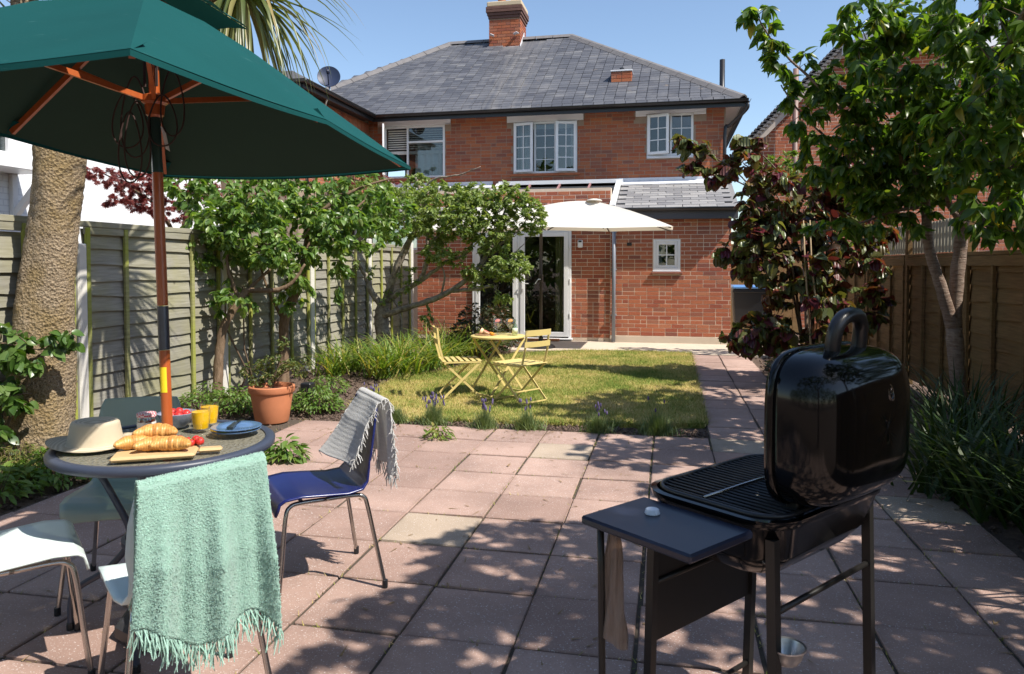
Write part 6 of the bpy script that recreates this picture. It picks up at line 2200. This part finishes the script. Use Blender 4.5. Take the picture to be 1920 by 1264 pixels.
def plastic_chair(label, mat, loc, rz, name='moulded_chair'):
    t = thing(name, label, 'chair', loc, rz, 'moulded chairs round the patio table')
    MB().grid(shell_pt, 17, 49).build('shell', mat, t, local=True, smooth=True, solid=.009)
    for s in (-1, 1):
        y = s * .165
        for kind, pth in (('front', [(.01, y, .416), (.12, y, .416), (.165, y + s * .004, .405), (.185, y + s * .012, .36), (.205, y + s * .03, .18), (.225, y + s * .048, .012)]),
                          ('back', [(.01, y, .416), (-.11, y, .416), (-.155, y + s * .004, .405), (-.172, y + s * .012, .36), (-.205, y + s * .035, .18), (-.235, y + s * .058, .012)])):
            pts, rr = smooth_path([(*q, .0095) for q in pth], 5)
            lg = MB().tube(pts, rr, 12).build('leg', M_TUBE, t, local=True, smooth=True)
            e = Vector(pth[-1])
            MB().tube([e + Vector((0, 0, -.012)), e + Vector((0, 0, .022))], .0125, 12).build('rubber_foot', M_BIN, lg, local=True, smooth=40)
    for x in (-.10, .11):
        MB().tube([(x, -.165, .414), (x, .165, .414)], .008, 8).build('crossbar', M_TUBE, t, local=True, smooth=True)
    return t
NAVY = ((-1.546, 3.087, 0), math.radians(220))
MINT = ((-1.53, 2.09, 0), math.radians(139))
plastic_chair('navy blue moulded chair with white throw on its back', M_NAVY, *NAVY)
plastic_chair('pale moulded chair under the mint green throw', M_PALE, *MINT)
plastic_chair('pale moulded chair cut off by the left edge', M_PALE, (-2.25, 2.14, 0), math.radians(48))
plastic_chair('sage grey moulded chair behind the breakfast table', M_SAGE, (-2.33, 2.83, 0), math.radians(-66))

# ---- throws
def throwmat(name, c, scale):
    t = NT(name)
    r = t.rand()
    t.set(Base_Color=t.mix(r, tuple(x * .62 for x in c), tuple(min(.9, x * 1.08) for x in c)), Roughness=.95)
    t.b.inputs['Sheen Weight'].default_value = .35
    n = t.noise(t.obj(), scale, 4, .7)
    t.bump(n, .7, .006)
    tr = t.n('BsdfTranslucent', {'Color': (*c, 1)})
    mx = t.n('MixShader', {0: .36})
    t.t.links.new(t.b.outputs[0], mx.inputs[1])
    t.t.links.new(tr.outputs[0], mx.inputs[2])
    t.t.links.new(mx.outputs[0], t.out.inputs[0])
    return t.m
M_MINT = throwmat('mint boucle wool', (.56, .84, .72), 260)
M_WAF = throwmat('cream waffle cotton', (.90, .885, .84), 120)

def drape(front, back, width, y0, topx=-.262, topz=.815, fold=.02, waffle=0.0, slope=0.0, bspread=1.0, seed=1, lift=.0):
    """cloth over a chair back in chair coordinates: v from the front hem over the top to the back hem"""
    tot = front + .05 + back
    def fn(u, v):
        s = v * tot
        yy = (u - .5)
        if s < front:                       # inside face, following the shell
            d = front - s
            z = topz - d
            x = topx + .022 + max(0, (topz - z)) * .20 - .03 * max(0, (topz - z - .18)) + (.09 * max(0, d - .26))
            x += .012 + fold * .3 * math.sin(9 * u + seed)
            w = width * (1 - .02 * d)
        elif s < front + .05:
            a = (s - front) / .05 * PI
            x = topx + .006 + .018 * math.cos(a)
            z = topz + .016 * math.sin(a)
            w = width
        else:
            d = s - front - .05
            z = topz - d
            k = min(1, d / .25)
            x = topx - .016 - .015 * k + d * .02 - fold * k * (.8 + .9 * math.sin(2 * PI * (u * 2.3 + .15 * seed)) + .35 * math.sin(2 * PI * (u * 5.1) + 1.2))
            w = width * (1 + (bspread - 1) * min(1, d / .4))
        y = y0 + yy * w
        z += slope * yy * (1 if True else 0)
        if waffle:
            x += waffle * ((math.cos(2 * PI * u * 20) + math.cos(2 * PI * s / .0185)))
        return Vector((x, y, z + lift))
    return fn, tot
def fringe(parent, fn, v, n, ln, mat, r=.0016, dirz=-1.0, jitter=.3, name='fringe'):
    m = MB()
    for i in range(n):
        u = min(.999, max(.001, (i + rnd.uniform(-.5, 1.5)) / n))
        p = fn(u, v)
        l = ln * rnd.uniform(.6, 1.25)
        d = Vector((rnd.gauss(0, jitter), rnd.gauss(0, jitter), dirz)).normalized()
        q = p + d * l * .5 + rvec(.006)
        e = q + Vector((d.x * .6 + rnd.gauss(0, .15), d.y * .6 + rnd.gauss(0, .15), dirz)).normalized() * l * .5
        m.tube([p, q, e], [r, r * 1.1, r * .7], 4, cap=False)
    m.build(name, mat, parent, local=True, kind='stuff')
def pile(parent, fn, n, ln, mat, r=.0011, vlim=(0, 1)):
    """short looped fibres standing off the cloth"""
    V, F = [], []
    for i in range(n):
        u, v = rnd.random(), rnd.uniform(*vlim)
        p = fn(u, v)
        a, b = fn(min(1, u + .01), v) - p, fn(u, min(1, v + .01)) - p
        nn = a.cross(b)
        nn = nn.normalized() if nn.length > 1e-9 else Vector((1, 0, 0))
        if nn.x > 0 and v > .45:
            nn = -nn
        t_ = rvec(1).normalized()
        t_ = (t_ - nn * t_.dot(nn)).normalized()
        h = ln * rnd.uniform(.4, 1.2)
        s = t_.cross(nn) * r
        k = len(V)
        c0, c1, c2 = p - t_ * h * .6, p + nn * h * .75, p + t_ * h * .6
        V += [c0 - s, c0 + s, c1 - s, c1 + s, c2 - s, c2 + s]
        F += [(k, k + 1, k + 3, k + 2), (k + 2, k + 3, k + 5, k + 4)]
    fastmesh('pile', np.array([tuple(v) for v in V]), np.array(F), mat, None, 'stuff').parent = parent
mth = thing('mint_throw', 'fringed mint green boucle throw draped over the pale chair', 'throw', MINT[0], MINT[1])
fn, tot = drape(.33, .45, .355, -.005, topz=.822, fold=.022, slope=-.03, bspread=1.02, seed=2)
def mint_fn(u, v):
    p = fn(u, v)
    s = v * tot
    if s > .38:                                            # lower corners of the back hang unevenly
        d = s - .38
        p.z -= d * (.09 * math.sin(2 * PI * (u * 1.25 + .55)) - .16 * (u - .5)) + .035 * max(0, .22 - u) / .22 * min(1, d / .1)
        p.y += d * .10 * (u - .5)
    return p
MB().grid(mint_fn, 60, 110).build('cloth', M_MINT, mth, local=True, smooth=True, solid=.008)
pile(mth, mint_fn, 38000, .0085, M_MINT, .0011)
fringe(mth, mint_fn, .999, 210, .075, M_MINT, .0020)
fringe(mth, mint_fn, .001, 120, .05, M_MINT, .0018, jitter=.2)
wth = thing('white_throw', 'cream waffle throw with tassels over the navy chair back', 'throw', NAVY[0], NAVY[1])
fn2, tot2 = drape(.27, .30, .35, .0, topz=.818, fold=.016, waffle=.0004, seed=5, bspread=.95)
def waf_fn(u, v):
    p = fn2(u, v)
    s = v * tot2
    if s < .27:
        d = .27 - s
        p.x += d * d * (1.5 - 1.0 * u) + .03 * min(1, d / .1)
    else:
        d = max(0, s - .32)
        p.z -= d * .25 * (u - .4)
    return p
MB().grid(waf_fn, 120, 170).build('cloth', M_WAF, wth, local=True, smooth=True, solid=.005)
fringe(wth, waf_fn, .999, 90, .06, M_WAF, .0022, jitter=.25)
fringe(wth, lambda u, v: waf_fn(.998, u), .5, 150, .035, M_WAF, .0018, jitter=.7)
fringe(wth, lambda u, v: waf_fn(.002, u), .5, 110, .030, M_WAF, .0016, jitter=.7)

# ---------------------------------------------------------------- breakfast things
Z0 = TT + .0045
hx, hy = -2.165, 2.455
t = NT('woven straw')
p = t.obj((1, 1, 1))
wv = t.n('TexWave', {'Vector': p, 'Scale': 120.0, 'Distortion': .4}, bands_direction='Z')
t.set(Base_Color=t.mix(wv.outputs[1], (.50, .41, .28), (.70, .61, .46)), Roughness=.8)
t.bump(wv.outputs[1], .5, .002)
M_STRAW = t.m
hat = thing('straw_hat', 'cream straw sun hat lying at the left of the table', 'hat', (hx, hy, Z0))
def hatfn(u, v):
    a = 2 * PI * u
    prof_ = [(.001, .088), (.035, .086), (.066, .092), (.076, .094), (.084, .086), (.090, .05), (.096, .018), (.10, .006), (.12, .003), (.15, .001), (.165, .0045), (.166, .007)]
    s = v * (len(prof_) - 1)
    i = min(int(s), len(prof_) - 2)
    f = s - i
    r = prof_[i][0] * (1 - f) + prof_[i + 1][0] * f
    z = prof_[i][1] * (1 - f) + prof_[i + 1][1] * f
    k = max(0, (r - .105) / .06)
    z += k * (.009 + .009 * math.sin(2 * a + .6))
    return Vector((hx + r * math.cos(a) * 1.05, hy + r * math.sin(a) * .95, Z0 + z))
MB().grid(hatfn, 56, 50, closed_u=True).build('straw', M_STRAW, hat, smooth=True)
MB().lathe([(.0935, .022), (.0962, .010)], 48, (hx, hy, Z0), Matrix.Diagonal((1.055, .955, 1, 1))).build('hat_band', plain('brown band', (.32, .21, .12), .8), hat, smooth=True)

bo = thing('bread_board', 'pale wooden board with knobbed handle under the croissants', 'chopping board', (-1.82, 2.36, Z0))
ba = math.radians(28)
MB_ = Matrix.Translation((-1.815, 2.365, Z0)) @ Matrix.Rotation(ba, 4, 'Z')
t = NT('beech wood')
g_ = t.noise(t.pos((4, 40, 40)), 3, 5, .6)
t.set(Base_Color=t.mix(g_, (.50, .33, .15), (.66, .47, .25)), Roughness=.55)
M_BEECH = t.m
MB().bbox(-.15, .13, -.085, .085, 0, .018, .008, MB_).bbox(.131, .215, -.022, .022, .001, .017, .008, MB_).build('board', M_BEECH, bo)
t = NT('baked pastry')
n1 = t.noise(t.obj((1, 1, 1)), 30, 5, .6)
wv = t.n('TexWave', {'Vector': t.obj((1, 0, 0)), 'Scale': 34.0, 'Distortion': 2.0})
c_ = t.ramp(n1, [(.3, (.42, .15, .03)), (.5, (.62, .30, .075)), (.72, (.80, .52, .20))])
n3_ = t.noise(t.obj((1, 1, 1)), 75, 5, .7)
c_ = t.mix(.5, c_, t.ramp(n3_, [(.3, (.55, .45, .35)), (.7, (1.4, 1.4, 1.4))]), 'MULTIPLY')
c_ = t.mix(t.math('MULTIPLY', wv.outputs[1], .12), c_, (.85, .62, .30))
t.set(Base_Color=c_, Roughness=.42)
t.bump(t.math('ADD', n1, t.math('MULTIPLY', wv.outputs[1], .4)), .4, .004)
M_CROI = t.m
def croissant(x, y, z, rz, s, label, tilt=0.0):
    t = thing('croissant', label, 'croissant', (x, y, z), rz, 'croissants on the board')
    n, k = 44, 14
    vs, fs = [], []
    for i in range(n + 1):
        q = i / n
        a = (q - .5) * 1.9
        cx, cy = .085 * math.sin(a), .085 * (math.cos(a) - .75)
        step = abs(math.sin(q * PI * 5 + .4 * math.sin(9 * q + rz))) ** .4
        r = (.033 * math.sin(PI * (q * .92 + .04)) ** .75) * (.86 + .16 * step)
        for j in range(k):
            b = 2 * PI * j / k
            rx, rz_ = r * math.cos(b), r * .88 * math.sin(b)
            vs.append(Vector((cx + rx * math.sin(a), cy + rx * math.cos(a), .028 + max(rz_, -.027)))  * s)
    for i in range(n):
        for j in range(k):
            j2 = (j + 1) % k
            fs.append((i * k + j, i * k + j2, (i + 1) * k + j2, (i + 1) * k + j))
    fs += [tuple(range(k - 1, -1, -1)), tuple(range(n * k, n * k + k))]
    M = Matrix.Rotation(tilt, 4, 'X')
    m = MB()
    m.add([M @ v for v in vs], fs)
    m.build('pastry', M_CROI, t, local=True, smooth=True)
zb = Z0 + .018
def onb(u, v):
    q = MB_ @ Vector((u, v, 0))
    return q.x, q.y
croissant(*onb(-.085, .02), zb, ba + .25, .95, 'croissant at the left end of the board')
croissant(*onb(.045, -.045), zb, ba - .15, .98, 'croissant at the front right of the board')
croissant(*onb(-.01, -.03), zb, ba + .1, .95, 'croissant in the front middle of the board')
croissant(*onb(-.02, .045), zb + .026, ba - .05, 1.05, 'croissant lying on top of the others')
M_STRAWB = plain('strawberry', (.62, .03, .025), .35, var=.2, scale=120, bump=.4, coat=.3)
def berry(x, y, z, label, s=1.0, grp='strawberries on the board'):
    t = thing('strawberry', label, 'strawberry', (x, y, z), group=grp)
    M = Matrix.Rotation(rnd.uniform(.6, 1.4), 4, 'X')
    MB().lathe([(.001, -.018), (.008, -.014), (.014, -.002), (.015, .007), (.010, .014), (.001, .015)], 14, (x, y, z + .014 * s), M @ Matrix.Scale(s, 4)).build('berry', M_STRAWB, t, smooth=True)
    m = MB()
    for k in range(5):
        a = k * 1.257
        m.add([(x, y, z + .014), (x + .010 * math.cos(a - .25), y + .010 * math.sin(a - .25), z + .028), (x + .016 * math.cos(a), y + .016 * math.sin(a), z + .025), (x + .010 * math.cos(a + .25), y + .010 * math.sin(a + .25), z + .028)], [(0, 1, 2, 3)])
    m.build('calyx', L_COVER, t)
for i, (u, v) in enumerate(((.075, .035), (.09, .06), (.105, .03), (.12, .055), (.06, .068), (.135, .035))):
    berry(*onb(u, v), zb, ('leftmost strawberry of the heap, tucked against the front croissant', 'strawberry at the back middle of the heap on the board', 'strawberry at the front of the heap on the board', 'strawberry at the back right of the heap', 'strawberry farthest back in the heap on the board', 'rightmost strawberry of the heap, next to the board handle')[i], rnd.uniform(.9, 1.15))

t = thing('jam_jar', 'jam jar with red gingham lid behind the croissants', 'jar', (-2.145, 2.69, Z0))
c = (-2.10, 2.66, Z0)
MB().lathe([(.033, 0), (.036, .004), (.036, .062), (.033, .068), (.033, .07), (.031, .07), (.034, .06), (.034, .006), (.001, .004)], 28, c).build('glass', M_CLEAR, t, smooth=40)
MB().lathe([(.001, .005), (.0335, .005), (.0335, .058), (.001, .06)], 24, c).build('jam', plain('red jam', (.20, .008, .012), .2, coat=.6), t, smooth=40)
q = NT('red gingham')
p = q.obj((1, 1, 1))
ck = q.n('TexChecker', {'Vector': p, 'Scale': 150.0, 'Color1': (.80, .74, .72, 1), 'Color2': (.62, .05, .09, 1)})
q.set(Base_Color=ck.outputs[0], Roughness=.4)
MB().lathe([(.0365, .070), (.0375, .071), (.0375, .083), (.036, .086), (.001, .087)], 28, c).build('lid', q.m, t, smooth=40)
MB().lathe([(.0363, .012), (.0363, .05)], 28, c).build('label', plain('white jar label', (.72, .70, .66), .6), t)
t = thing('fruit_bowl', 'grey blue bowl of strawberries behind the parasol pole', 'bowl', (-2.09, 2.80, Z0))
c = (-2.06, 2.80, Z0)
M_BOWL = plain('grey blue glaze', (.30, .35, .45), .25, coat=.4)
MB().lathe([(.035, 0), (.038, .004), (.062, .025), (.078, .058), (.080, .062), (.077, .063), (.06, .03), (.035, .010), (.001, .008)], 36, c).build('bowl', M_BOWL, t, smooth=50)
for u, v, k, lb_ in ((-.035, -.02, .035, 'strawberry at the front left of the bowl'), (-.01, .03, .04, 'strawberry at the back of the bowl'), (.03, -.03, .035, 'strawberry at the front right of the bowl'), (.035, .015, .035, 'strawberry at the right side of the bowl'), (-.04, .025, .035, 'strawberry at the back left of the bowl'), (0, -.035, .035, 'strawberry at the front middle of the bowl')):
    berry(c[0] + u, c[1] + v, Z0 + k, lb_, 1.25, 'strawberries in the bowl')
M_JUICE = plain('orange juice', (.95, .52, .01), .25)
def tumbler(x, y, label):
    t = thing('juice_glass', label, 'glass', (x, y, Z0), group='glasses of orange juice on the table')
    m = MB()
    n = 24
    prof_ = [(.031, 0), (.033, .004), (.037, .05), (.039, .098), (.037, .098), (.034, .05), (.030, .010), (.001, .009)]
    vs, fs = [], []
    for i, (r, z) in enumerate(prof_):
        for k in range(n):
            a = 2 * PI * k / n
            rr = r + (.0012 * (1 if (k + i) % 2 else -1) if 0 < i < 3 else 0)
            vs.append((x + rr * math.cos(a), y + rr * math.sin(a), Z0 + z))
    for i in range(len(prof_) - 1):
        for k in range(n):
            j = (k + 1) % n
            fs.append((i * n + k, i * n + j, i * n + n + j, i * n + n + k))
    m.add(vs, fs)
    m.build('glass', M_TUMB, t, smooth=20)
    MB().lathe([(.001, .0095), (.0295, .0105), (.0345, .05), (.0364, .080), (.001, .081)], 24, (x, y, Z0)).build('juice', M_JUICE, t, smooth=40)
tumbler(-1.915, 2.755, 'cut glass of orange juice nearer the strawberries')
tumbler(-1.945, 2.86, 'cut glass of orange juice standing behind the other glass')
M_PLATE = plain('blue glazed plate', (.10, .19, .36), .18, var=.15, scale=20, coat=.5)
for k, (dx, dy) in enumerate(((0, 0), (.004, -.003))):
    t = thing('blue_plate', ('lower blue plate of the pair' if k == 0 else 'upper blue plate holding the cutlery'), 'plate', (-1.745 + dx, 2.745 + dy, Z0 + .012 * k), group='blue plates on the table')
    MB().lathe([(.001, .001), (.05, .001), (.056, .004), (.098, .015), (.100, .018), (.097, .019), (.056, .009), (.05, .007), (.001, .007)], 48, (-1.745 + dx, 2.745 + dy, Z0 + .012 * k)).build('plate', M_PLATE, t, smooth=50)
M_KNIFE = plain('patterned dark handle', (.03, .035, .03), .3, var=.6, scale=220)
for k, a in enumerate((.05, -.10)):
    p0 = Vector((-1.745 + (k - .5) * .016, 2.70, Z0 + .0215))
    t = thing('knife', ('left dark handled knife across the plates' if k == 0 else 'right dark handled knife across the plates'), 'knife', tuple(p0), group='knives on the blue plates')
    d = Vector((math.sin(a) - .25, .97, 0)).normalized()
    MB().bar(p0 + Vector((0, 0, .007)), p0 + d * .085 + Vector((0, 0, .012)), .011, .009).build('handle', M_KNIFE, t)
    MB().bar(p0 + d * .087 + Vector((0, 0, .012)), p0 + d * .17 + Vector((0, 0, .008)), .013, .0015).build('blade', M_TUBE, t)
sg = thing('sunglasses', 'black sunglasses folded behind the parasol pole', 'sunglasses', (-2.19, 2.90, Z0))
M_BLK = plain('black acetate', (.008, .008, .009), .2, coat=.4)
c0 = Vector((-2.12, 2.90, Z0 + .028))
dx = Vector((.93, .37, 0))
for s in (-1, 1):
    c = c0 + dx * (.034 * s)
    M = Vector((.37, -.93, .12)).normalized().to_track_quat('Z', 'Y').to_matrix().to_4x4()
    MB().lathe([(.022, -.002), (.028, -.002), (.028, .003), (.022, .003)], 24, c, M, closed=True).build('rim', M_BLK, sg, smooth=40)
    MB().lathe([(.022, 0), (.001, .002)], 24, c, M).build('lens', plain('dark lens', (.012, .011, .010), .08), sg)
    MB().bar(c + dx * (.03 * s), c + dx * (.03 * s) + Vector((-.037, .093, -.012)), .004, .007).build('temple', M_BLK, sg)
MB().bar(c0 - dx * .008, c0 + dx * .008, .004, .006).build('bridge', M_BLK, sg)

# ---------------------------------------------------------------- barbecue
BF = Vector((-.062, 2.199, 0))
BU, BV = Vector((.767, -.641, 0)), Vector((.603, .797, 0))
BM = Matrix(((BU.x, BV.x, 0, BF.x), (BU.y, BV.y, 0, BF.y), (0, 0, 1, 0), (0, 0, 0, 1)))
# local axes: x from the front of the grill to its back, y along the grill away from the side shelf
bb = bpy.data.objects.new('barbecue', None)
col.objects.link(bb)
bb.matrix_world = BM
tag(bb, 'black kettle barbecue with raised lid and side shelf', 'barbecue')
t = NT('gloss black enamel')
nz = t.noise(t.obj(), 60, 3)
t.set(Base_Color=(.004, .004, .0045, 1), Roughness=.10)
t.b.inputs['Specular IOR Level'].default_value = .4
M_ENAM = t.m
M_BLKM = plain('satin black metal', (.016, .015, .014), .38, var=.15, scale=30)
M_SHELF = plain('dark blue grey shelf', (.016, .021, .042), .33, var=.12, scale=10)
M_GRATE = plain('cast iron grate', (.022, .022, .025), .35, var=.2, scale=60)
def bl(m, name, mat, parent=None, **k):
    return m.build(name, mat, parent or bb, local=True, **k)
bl(MB().bbox(0, .365, -.268, -.004, .728, .752, .006), 'side_shelf', M_SHELF)
# firebox: rounded tub
def rrect(hx_, hy_, r, n=7):
    pts = []
    for cx, cy, a0 in ((hx_ - r, hy_ - r, 0), (-hx_ + r, hy_ - r, PI / 2), (-hx_ + r, -hy_ + r, PI), (hx_ - r, -hy_ + r, 3 * PI / 2)):
        for k in range(n):
            a = a0 + PI / 2 * k / (n - 1)
            pts.append((cx + r * math.cos(a), cy + r * math.sin(a)))
    return pts
GXc, GYc = .20, .325
def tub(levels):
    vs, fs = [], []
    n = None
    for hx_, hy_, r, z in levels:
        p = rrect(hx_, hy_, r)
        n = len(p)
        vs += [(GXc + x, GYc + y, z) for x, y in p]
    for i in range(len(levels) - 1):
        for k in range(n):
            j = (k + 1) % n
            fs.append((i * n + k, i * n + j, i * n + n + j, i * n + n + k))
    return vs, fs, n
vs, fs, n = tub([(.09, .19, .06, .57), (.15, .25, .08, .60), (.20, .29, .10, .66), (.225, .315, .11, .745), (.232, .322, .11, .752), (.236, .326, .11, .772), (.220, .310, .10, .774), (.215, .305, .10, .745), (.19, .28, .09, .66), (.13, .22, .07, .61)])
m = MB().add(vs, fs)
m.f += [tuple(range(n - 1, -1, -1)), tuple(range(9 * n, 10 * n))]
bl(m, 'firebox', M_ENAM, smooth=40)
# grate: perimeter rod, parallel bars, cross bar
for k in range(23):
    y = -.27 + k * .54 / 22
    hx_ = .195 - (max(0, abs(y) - .21) ** 1.6) * .9
    gb_ = MB().tube([(GXc - hx_, GYc + y, .777), (GXc + hx_, GYc + y, .777)], .0042, 6)
    bl(gb_, 'grate_bar', M_GRATE, smooth=True)
pp = rrect(.206, .296, .09)
bl(MB().tube([(GXc + x, GYc + y, .777) for x, y in pp + pp[:1]], .007, 8, cap=False), 'grate_rim', M_GRATE, smooth=True)
bl(MB().tube([(GXc - .02, GYc - .285, .784), (GXc - .02, GYc + .285, .784)], .004, 6), 'grate_bar', M_TUBE, smooth=True)
# raised lid: deep rounded hood, opening towards the front of the grill
LXo, LZc, LYc = .36, .995, .335
def lid(u, v):
    """u round the rim, v from the rim to the crown"""
    a = 2 * PI * u
    e = 4.4
    ca, sa = math.cos(a), math.sin(a)
    ry = math.copysign(abs(ca) ** (2 / e), ca)
    rz_ = math.copysign(abs(sa) ** (2 / e), sa)
    b = v * PI / 2
    k = (math.cos(b) ** (2 / 3.6) if v < 1 else 0) * (1 + .03 * math.sin(2 * b))
    d = math.sin(b) ** (2 / 2.8)
    return Vector((LXo + .185 * d, LYc + .268 * ry * k, LZc + .207 * rz_ * k))
ld = bl(MB().grid(lid, 72, 22, closed_u=True), 'lid', M_ENAM, smooth=True, solid=.004)
def rimf(u, v):
    q = lid(u, 0)
    c_ = Vector((LXo, LYc, LZc))
    d = (q - c_)
    k = [(1.0, 0), (1.035, -.003), (1.04, .006), (1.035, .016), (1.0, .018)][min(4, int(round(v * 4)))]
    return Vector((LXo + k[1] - .004, LYc + d.y * k[0], LZc + d.z * k[0]))
bl(MB().grid(rimf, 72, 5, closed_u=True), 'lid_rim', M_ENAM, ld, smooth=True)
hp = [(LXo + .07, LYc - .075, LZc + .195), (LXo + .075, LYc - .075, LZc + .24), (LXo + .08, LYc - .065, LZc + .275), (LXo + .085, LYc - .03, LZc + .298), (LXo + .085, LYc + .03, LZc + .298), (LXo + .08, LYc + .065, LZc + .275), (LXo + .075, LYc + .075, LZc + .24), (LXo + .07, LYc + .075, LZc + .195)]
pts, rr = smooth_path([(*q, .018) for q in hp], 5)
m = MB()
m.tube(pts, [.021] * len(pts), 12)
hd = bl(m, 'handle', plain('black phenolic handle', (.018, .018, .02), .3), ld, smooth=True)
# oval badge on the back of the lid
bc = Vector((LXo + .181, LYc + .03, LZc + .095))
Mq = Vector((.97, -.02, .24)).normalized().to_track_quat('Z', 'Y').to_matrix().to_4x4() @ Matrix.Diagonal((.62, 1, 1, 1))
bl(MB().lathe([(.019, 0), (.023, 0), (.023, .003), (.019, .003)], 28, bc, Mq, closed=True), 'badge', M_CHROME, ld, smooth=40)
m = MB()
for k, (a, b) in enumerate((((-.012, -.006), (-.012, .006)), ((-.012, .006), (-.006, .0)), ((-.003, -.006), (0, .006)), ((0, .006), (.003, -.006)), ((.006, -.006), (.006, .006)), ((.006, .006), (.012, .003)))):
    m.bar(bc + Mq @ Vector((a[1], a[0], .0025)), bc + Mq @ Vector((b[1], b[0], .0025)), .0016)
bl(m, 'badge_mark', M_CHROME, ld)
for y in (LYc - .16, LYc + .16):
    bl(MB().bbox(LXo - .0, LXo + .035, y - .02, y + .02, .755, .80, .004), 'hinge', M_BLKM)
# legs, braces, front panel
LG = [(.012, .03), (.012, .56), (.385, .05), (.385, .58)]
for i, (x, y) in enumerate(LG):
    sx = -.02 if x < .1 else .02
    lg = bl(MB().bar((x, y, .72), (x + sx, y, .012), .026, .026, up=(1, 0, 0)), 'leg', M_BLKM)
    bl(MB().bbox(x + sx - .017, x + sx + .017, y - .017, y + .017, .0, .014, .003), 'foot_cap', M_BIN, lg)
bl(MB().tube([(.02, -.21, .73), (.015, -.20, .55), (.01, -.19, .3), (.0, -.19, .01)], .010, 8), 'shelf_leg', M_BLKM, smooth=True)
bl(MB().bbox(-.006, .004, .045, .545, .30, .63, .003), 'front_panel', M_BLKM)
bl(MB().bbox(-.010, -.0065, .10, .36, .38, .383, .001), 'panel_crease', M_BIN)
for z in (.525, .10):
    bl(MB().tube([(.385 + .02 * (1 - z / .72), .05, z), (.385 + .02 * (1 - z / .72), .58, z)], .0085, 8), 'brace', M_BLKM, smooth=True)
    bl(MB().tube([(.012 - .02 * (1 - z / .72), .03, z - .04), (.012 - .02 * (1 - z / .72), .56, z - .04)], .0085, 8), 'brace', M_BLKM, smooth=True)
bl(MB().tube([(.0, .03, .16), (.40, .05, .16)], .0085, 8), 'brace', M_BLKM, smooth=True)

def wp(x, y, z):
    return BM @ Vector((x, y, z))
# small translucent lid on the shelf
c = wp(.115, -.105, .7525)
t = thing('frosted_disc', 'small frosted plastic stopper on the barbecue shelf', 'stopper', tuple(c))
MB().lathe([(.020, 0), (.021, .002), (.0185, .012), (.016, .014), (.001, .0135)], 28, c).build('disc', plain('frosted plastic', (.62, .68, .76), .4), t, smooth=40)
# grease cup hanging on a wire hook from the brace
c = wp(.405, .105, .0)
t = thing('grease_cup', 'small metal cup hanging on a wire hook below the grill', 'drip cup', (c.x, c.y, .40))
MB().lathe([(.028, .0), (.031, .002), (.040, .018), (.046, .038), (.050, .041), (.050, .045), (.045, .043), (.038, .02), (.028, .005), (.001, .004)], 28, (c.x, c.y, .388)).build('cup', plain('dull aluminium', (.58, .58, .58), .35, .85), t, smooth=40)
pts, rr = smooth_path([(c.x - .012, c.y + .01, .528, .0016), (c.x - .014, c.y + .008, .548, .0016), (c.x - .024, c.y + .004, .538, .0016), (c.x - .016, c.y, .50, .0016), (c.x - .020, c.y - .02, .465, .0016), (c.x - .028, c.y - .033, .44, .0016), (c.x - .030, c.y - .036, .405, .0016)], 5)
MB().tube(pts, rr, 6).build('hook', M_TUBE, t, smooth=True)
# crumpled plastic bag tied to the shelf
c = wp(.03, -.17, .728)
t = thing('plastic_bag', 'long brown tinted plastic bag tied under the shelf', 'bag', tuple(c))
q = NT('thin plastic film')
nz = q.noise(q.pos((60, 60, 6)), 2, 5, .7)
q.set(Base_Color=q.mix(nz, (.20, .15, .12), (.52, .42, .36)), Roughness=.3)
q.bump(nz, .8, .01)
trn = q.n('BsdfTransparent', {'Color': (.8, .7, .6, 1)})
mx = q.n('MixShader', {0: .4})
q.t.links.new(q.b.outputs[0], mx.inputs[1])
q.t.links.new(trn.outputs[0], mx.inputs[2])
q.t.links.new(mx.outputs[0], q.out.inputs[0])
def bag(u, v):
    a = 2 * PI * u
    w_ = .006 + .022 * min(1, v * 2.2) + .004 * math.sin(v * 9)
    r = w_ * (1 + .22 * math.sin(5 * a + v * 7) + .12 * math.sin(9 * a))
    return c + Vector((r * math.cos(a), r * .6 * math.sin(a), -.01 - .335 * v - .02 * v * math.cos(a)))
MB().grid(bag, 30, 22, closed_u=True).build('film', q.m, t, smooth=True)
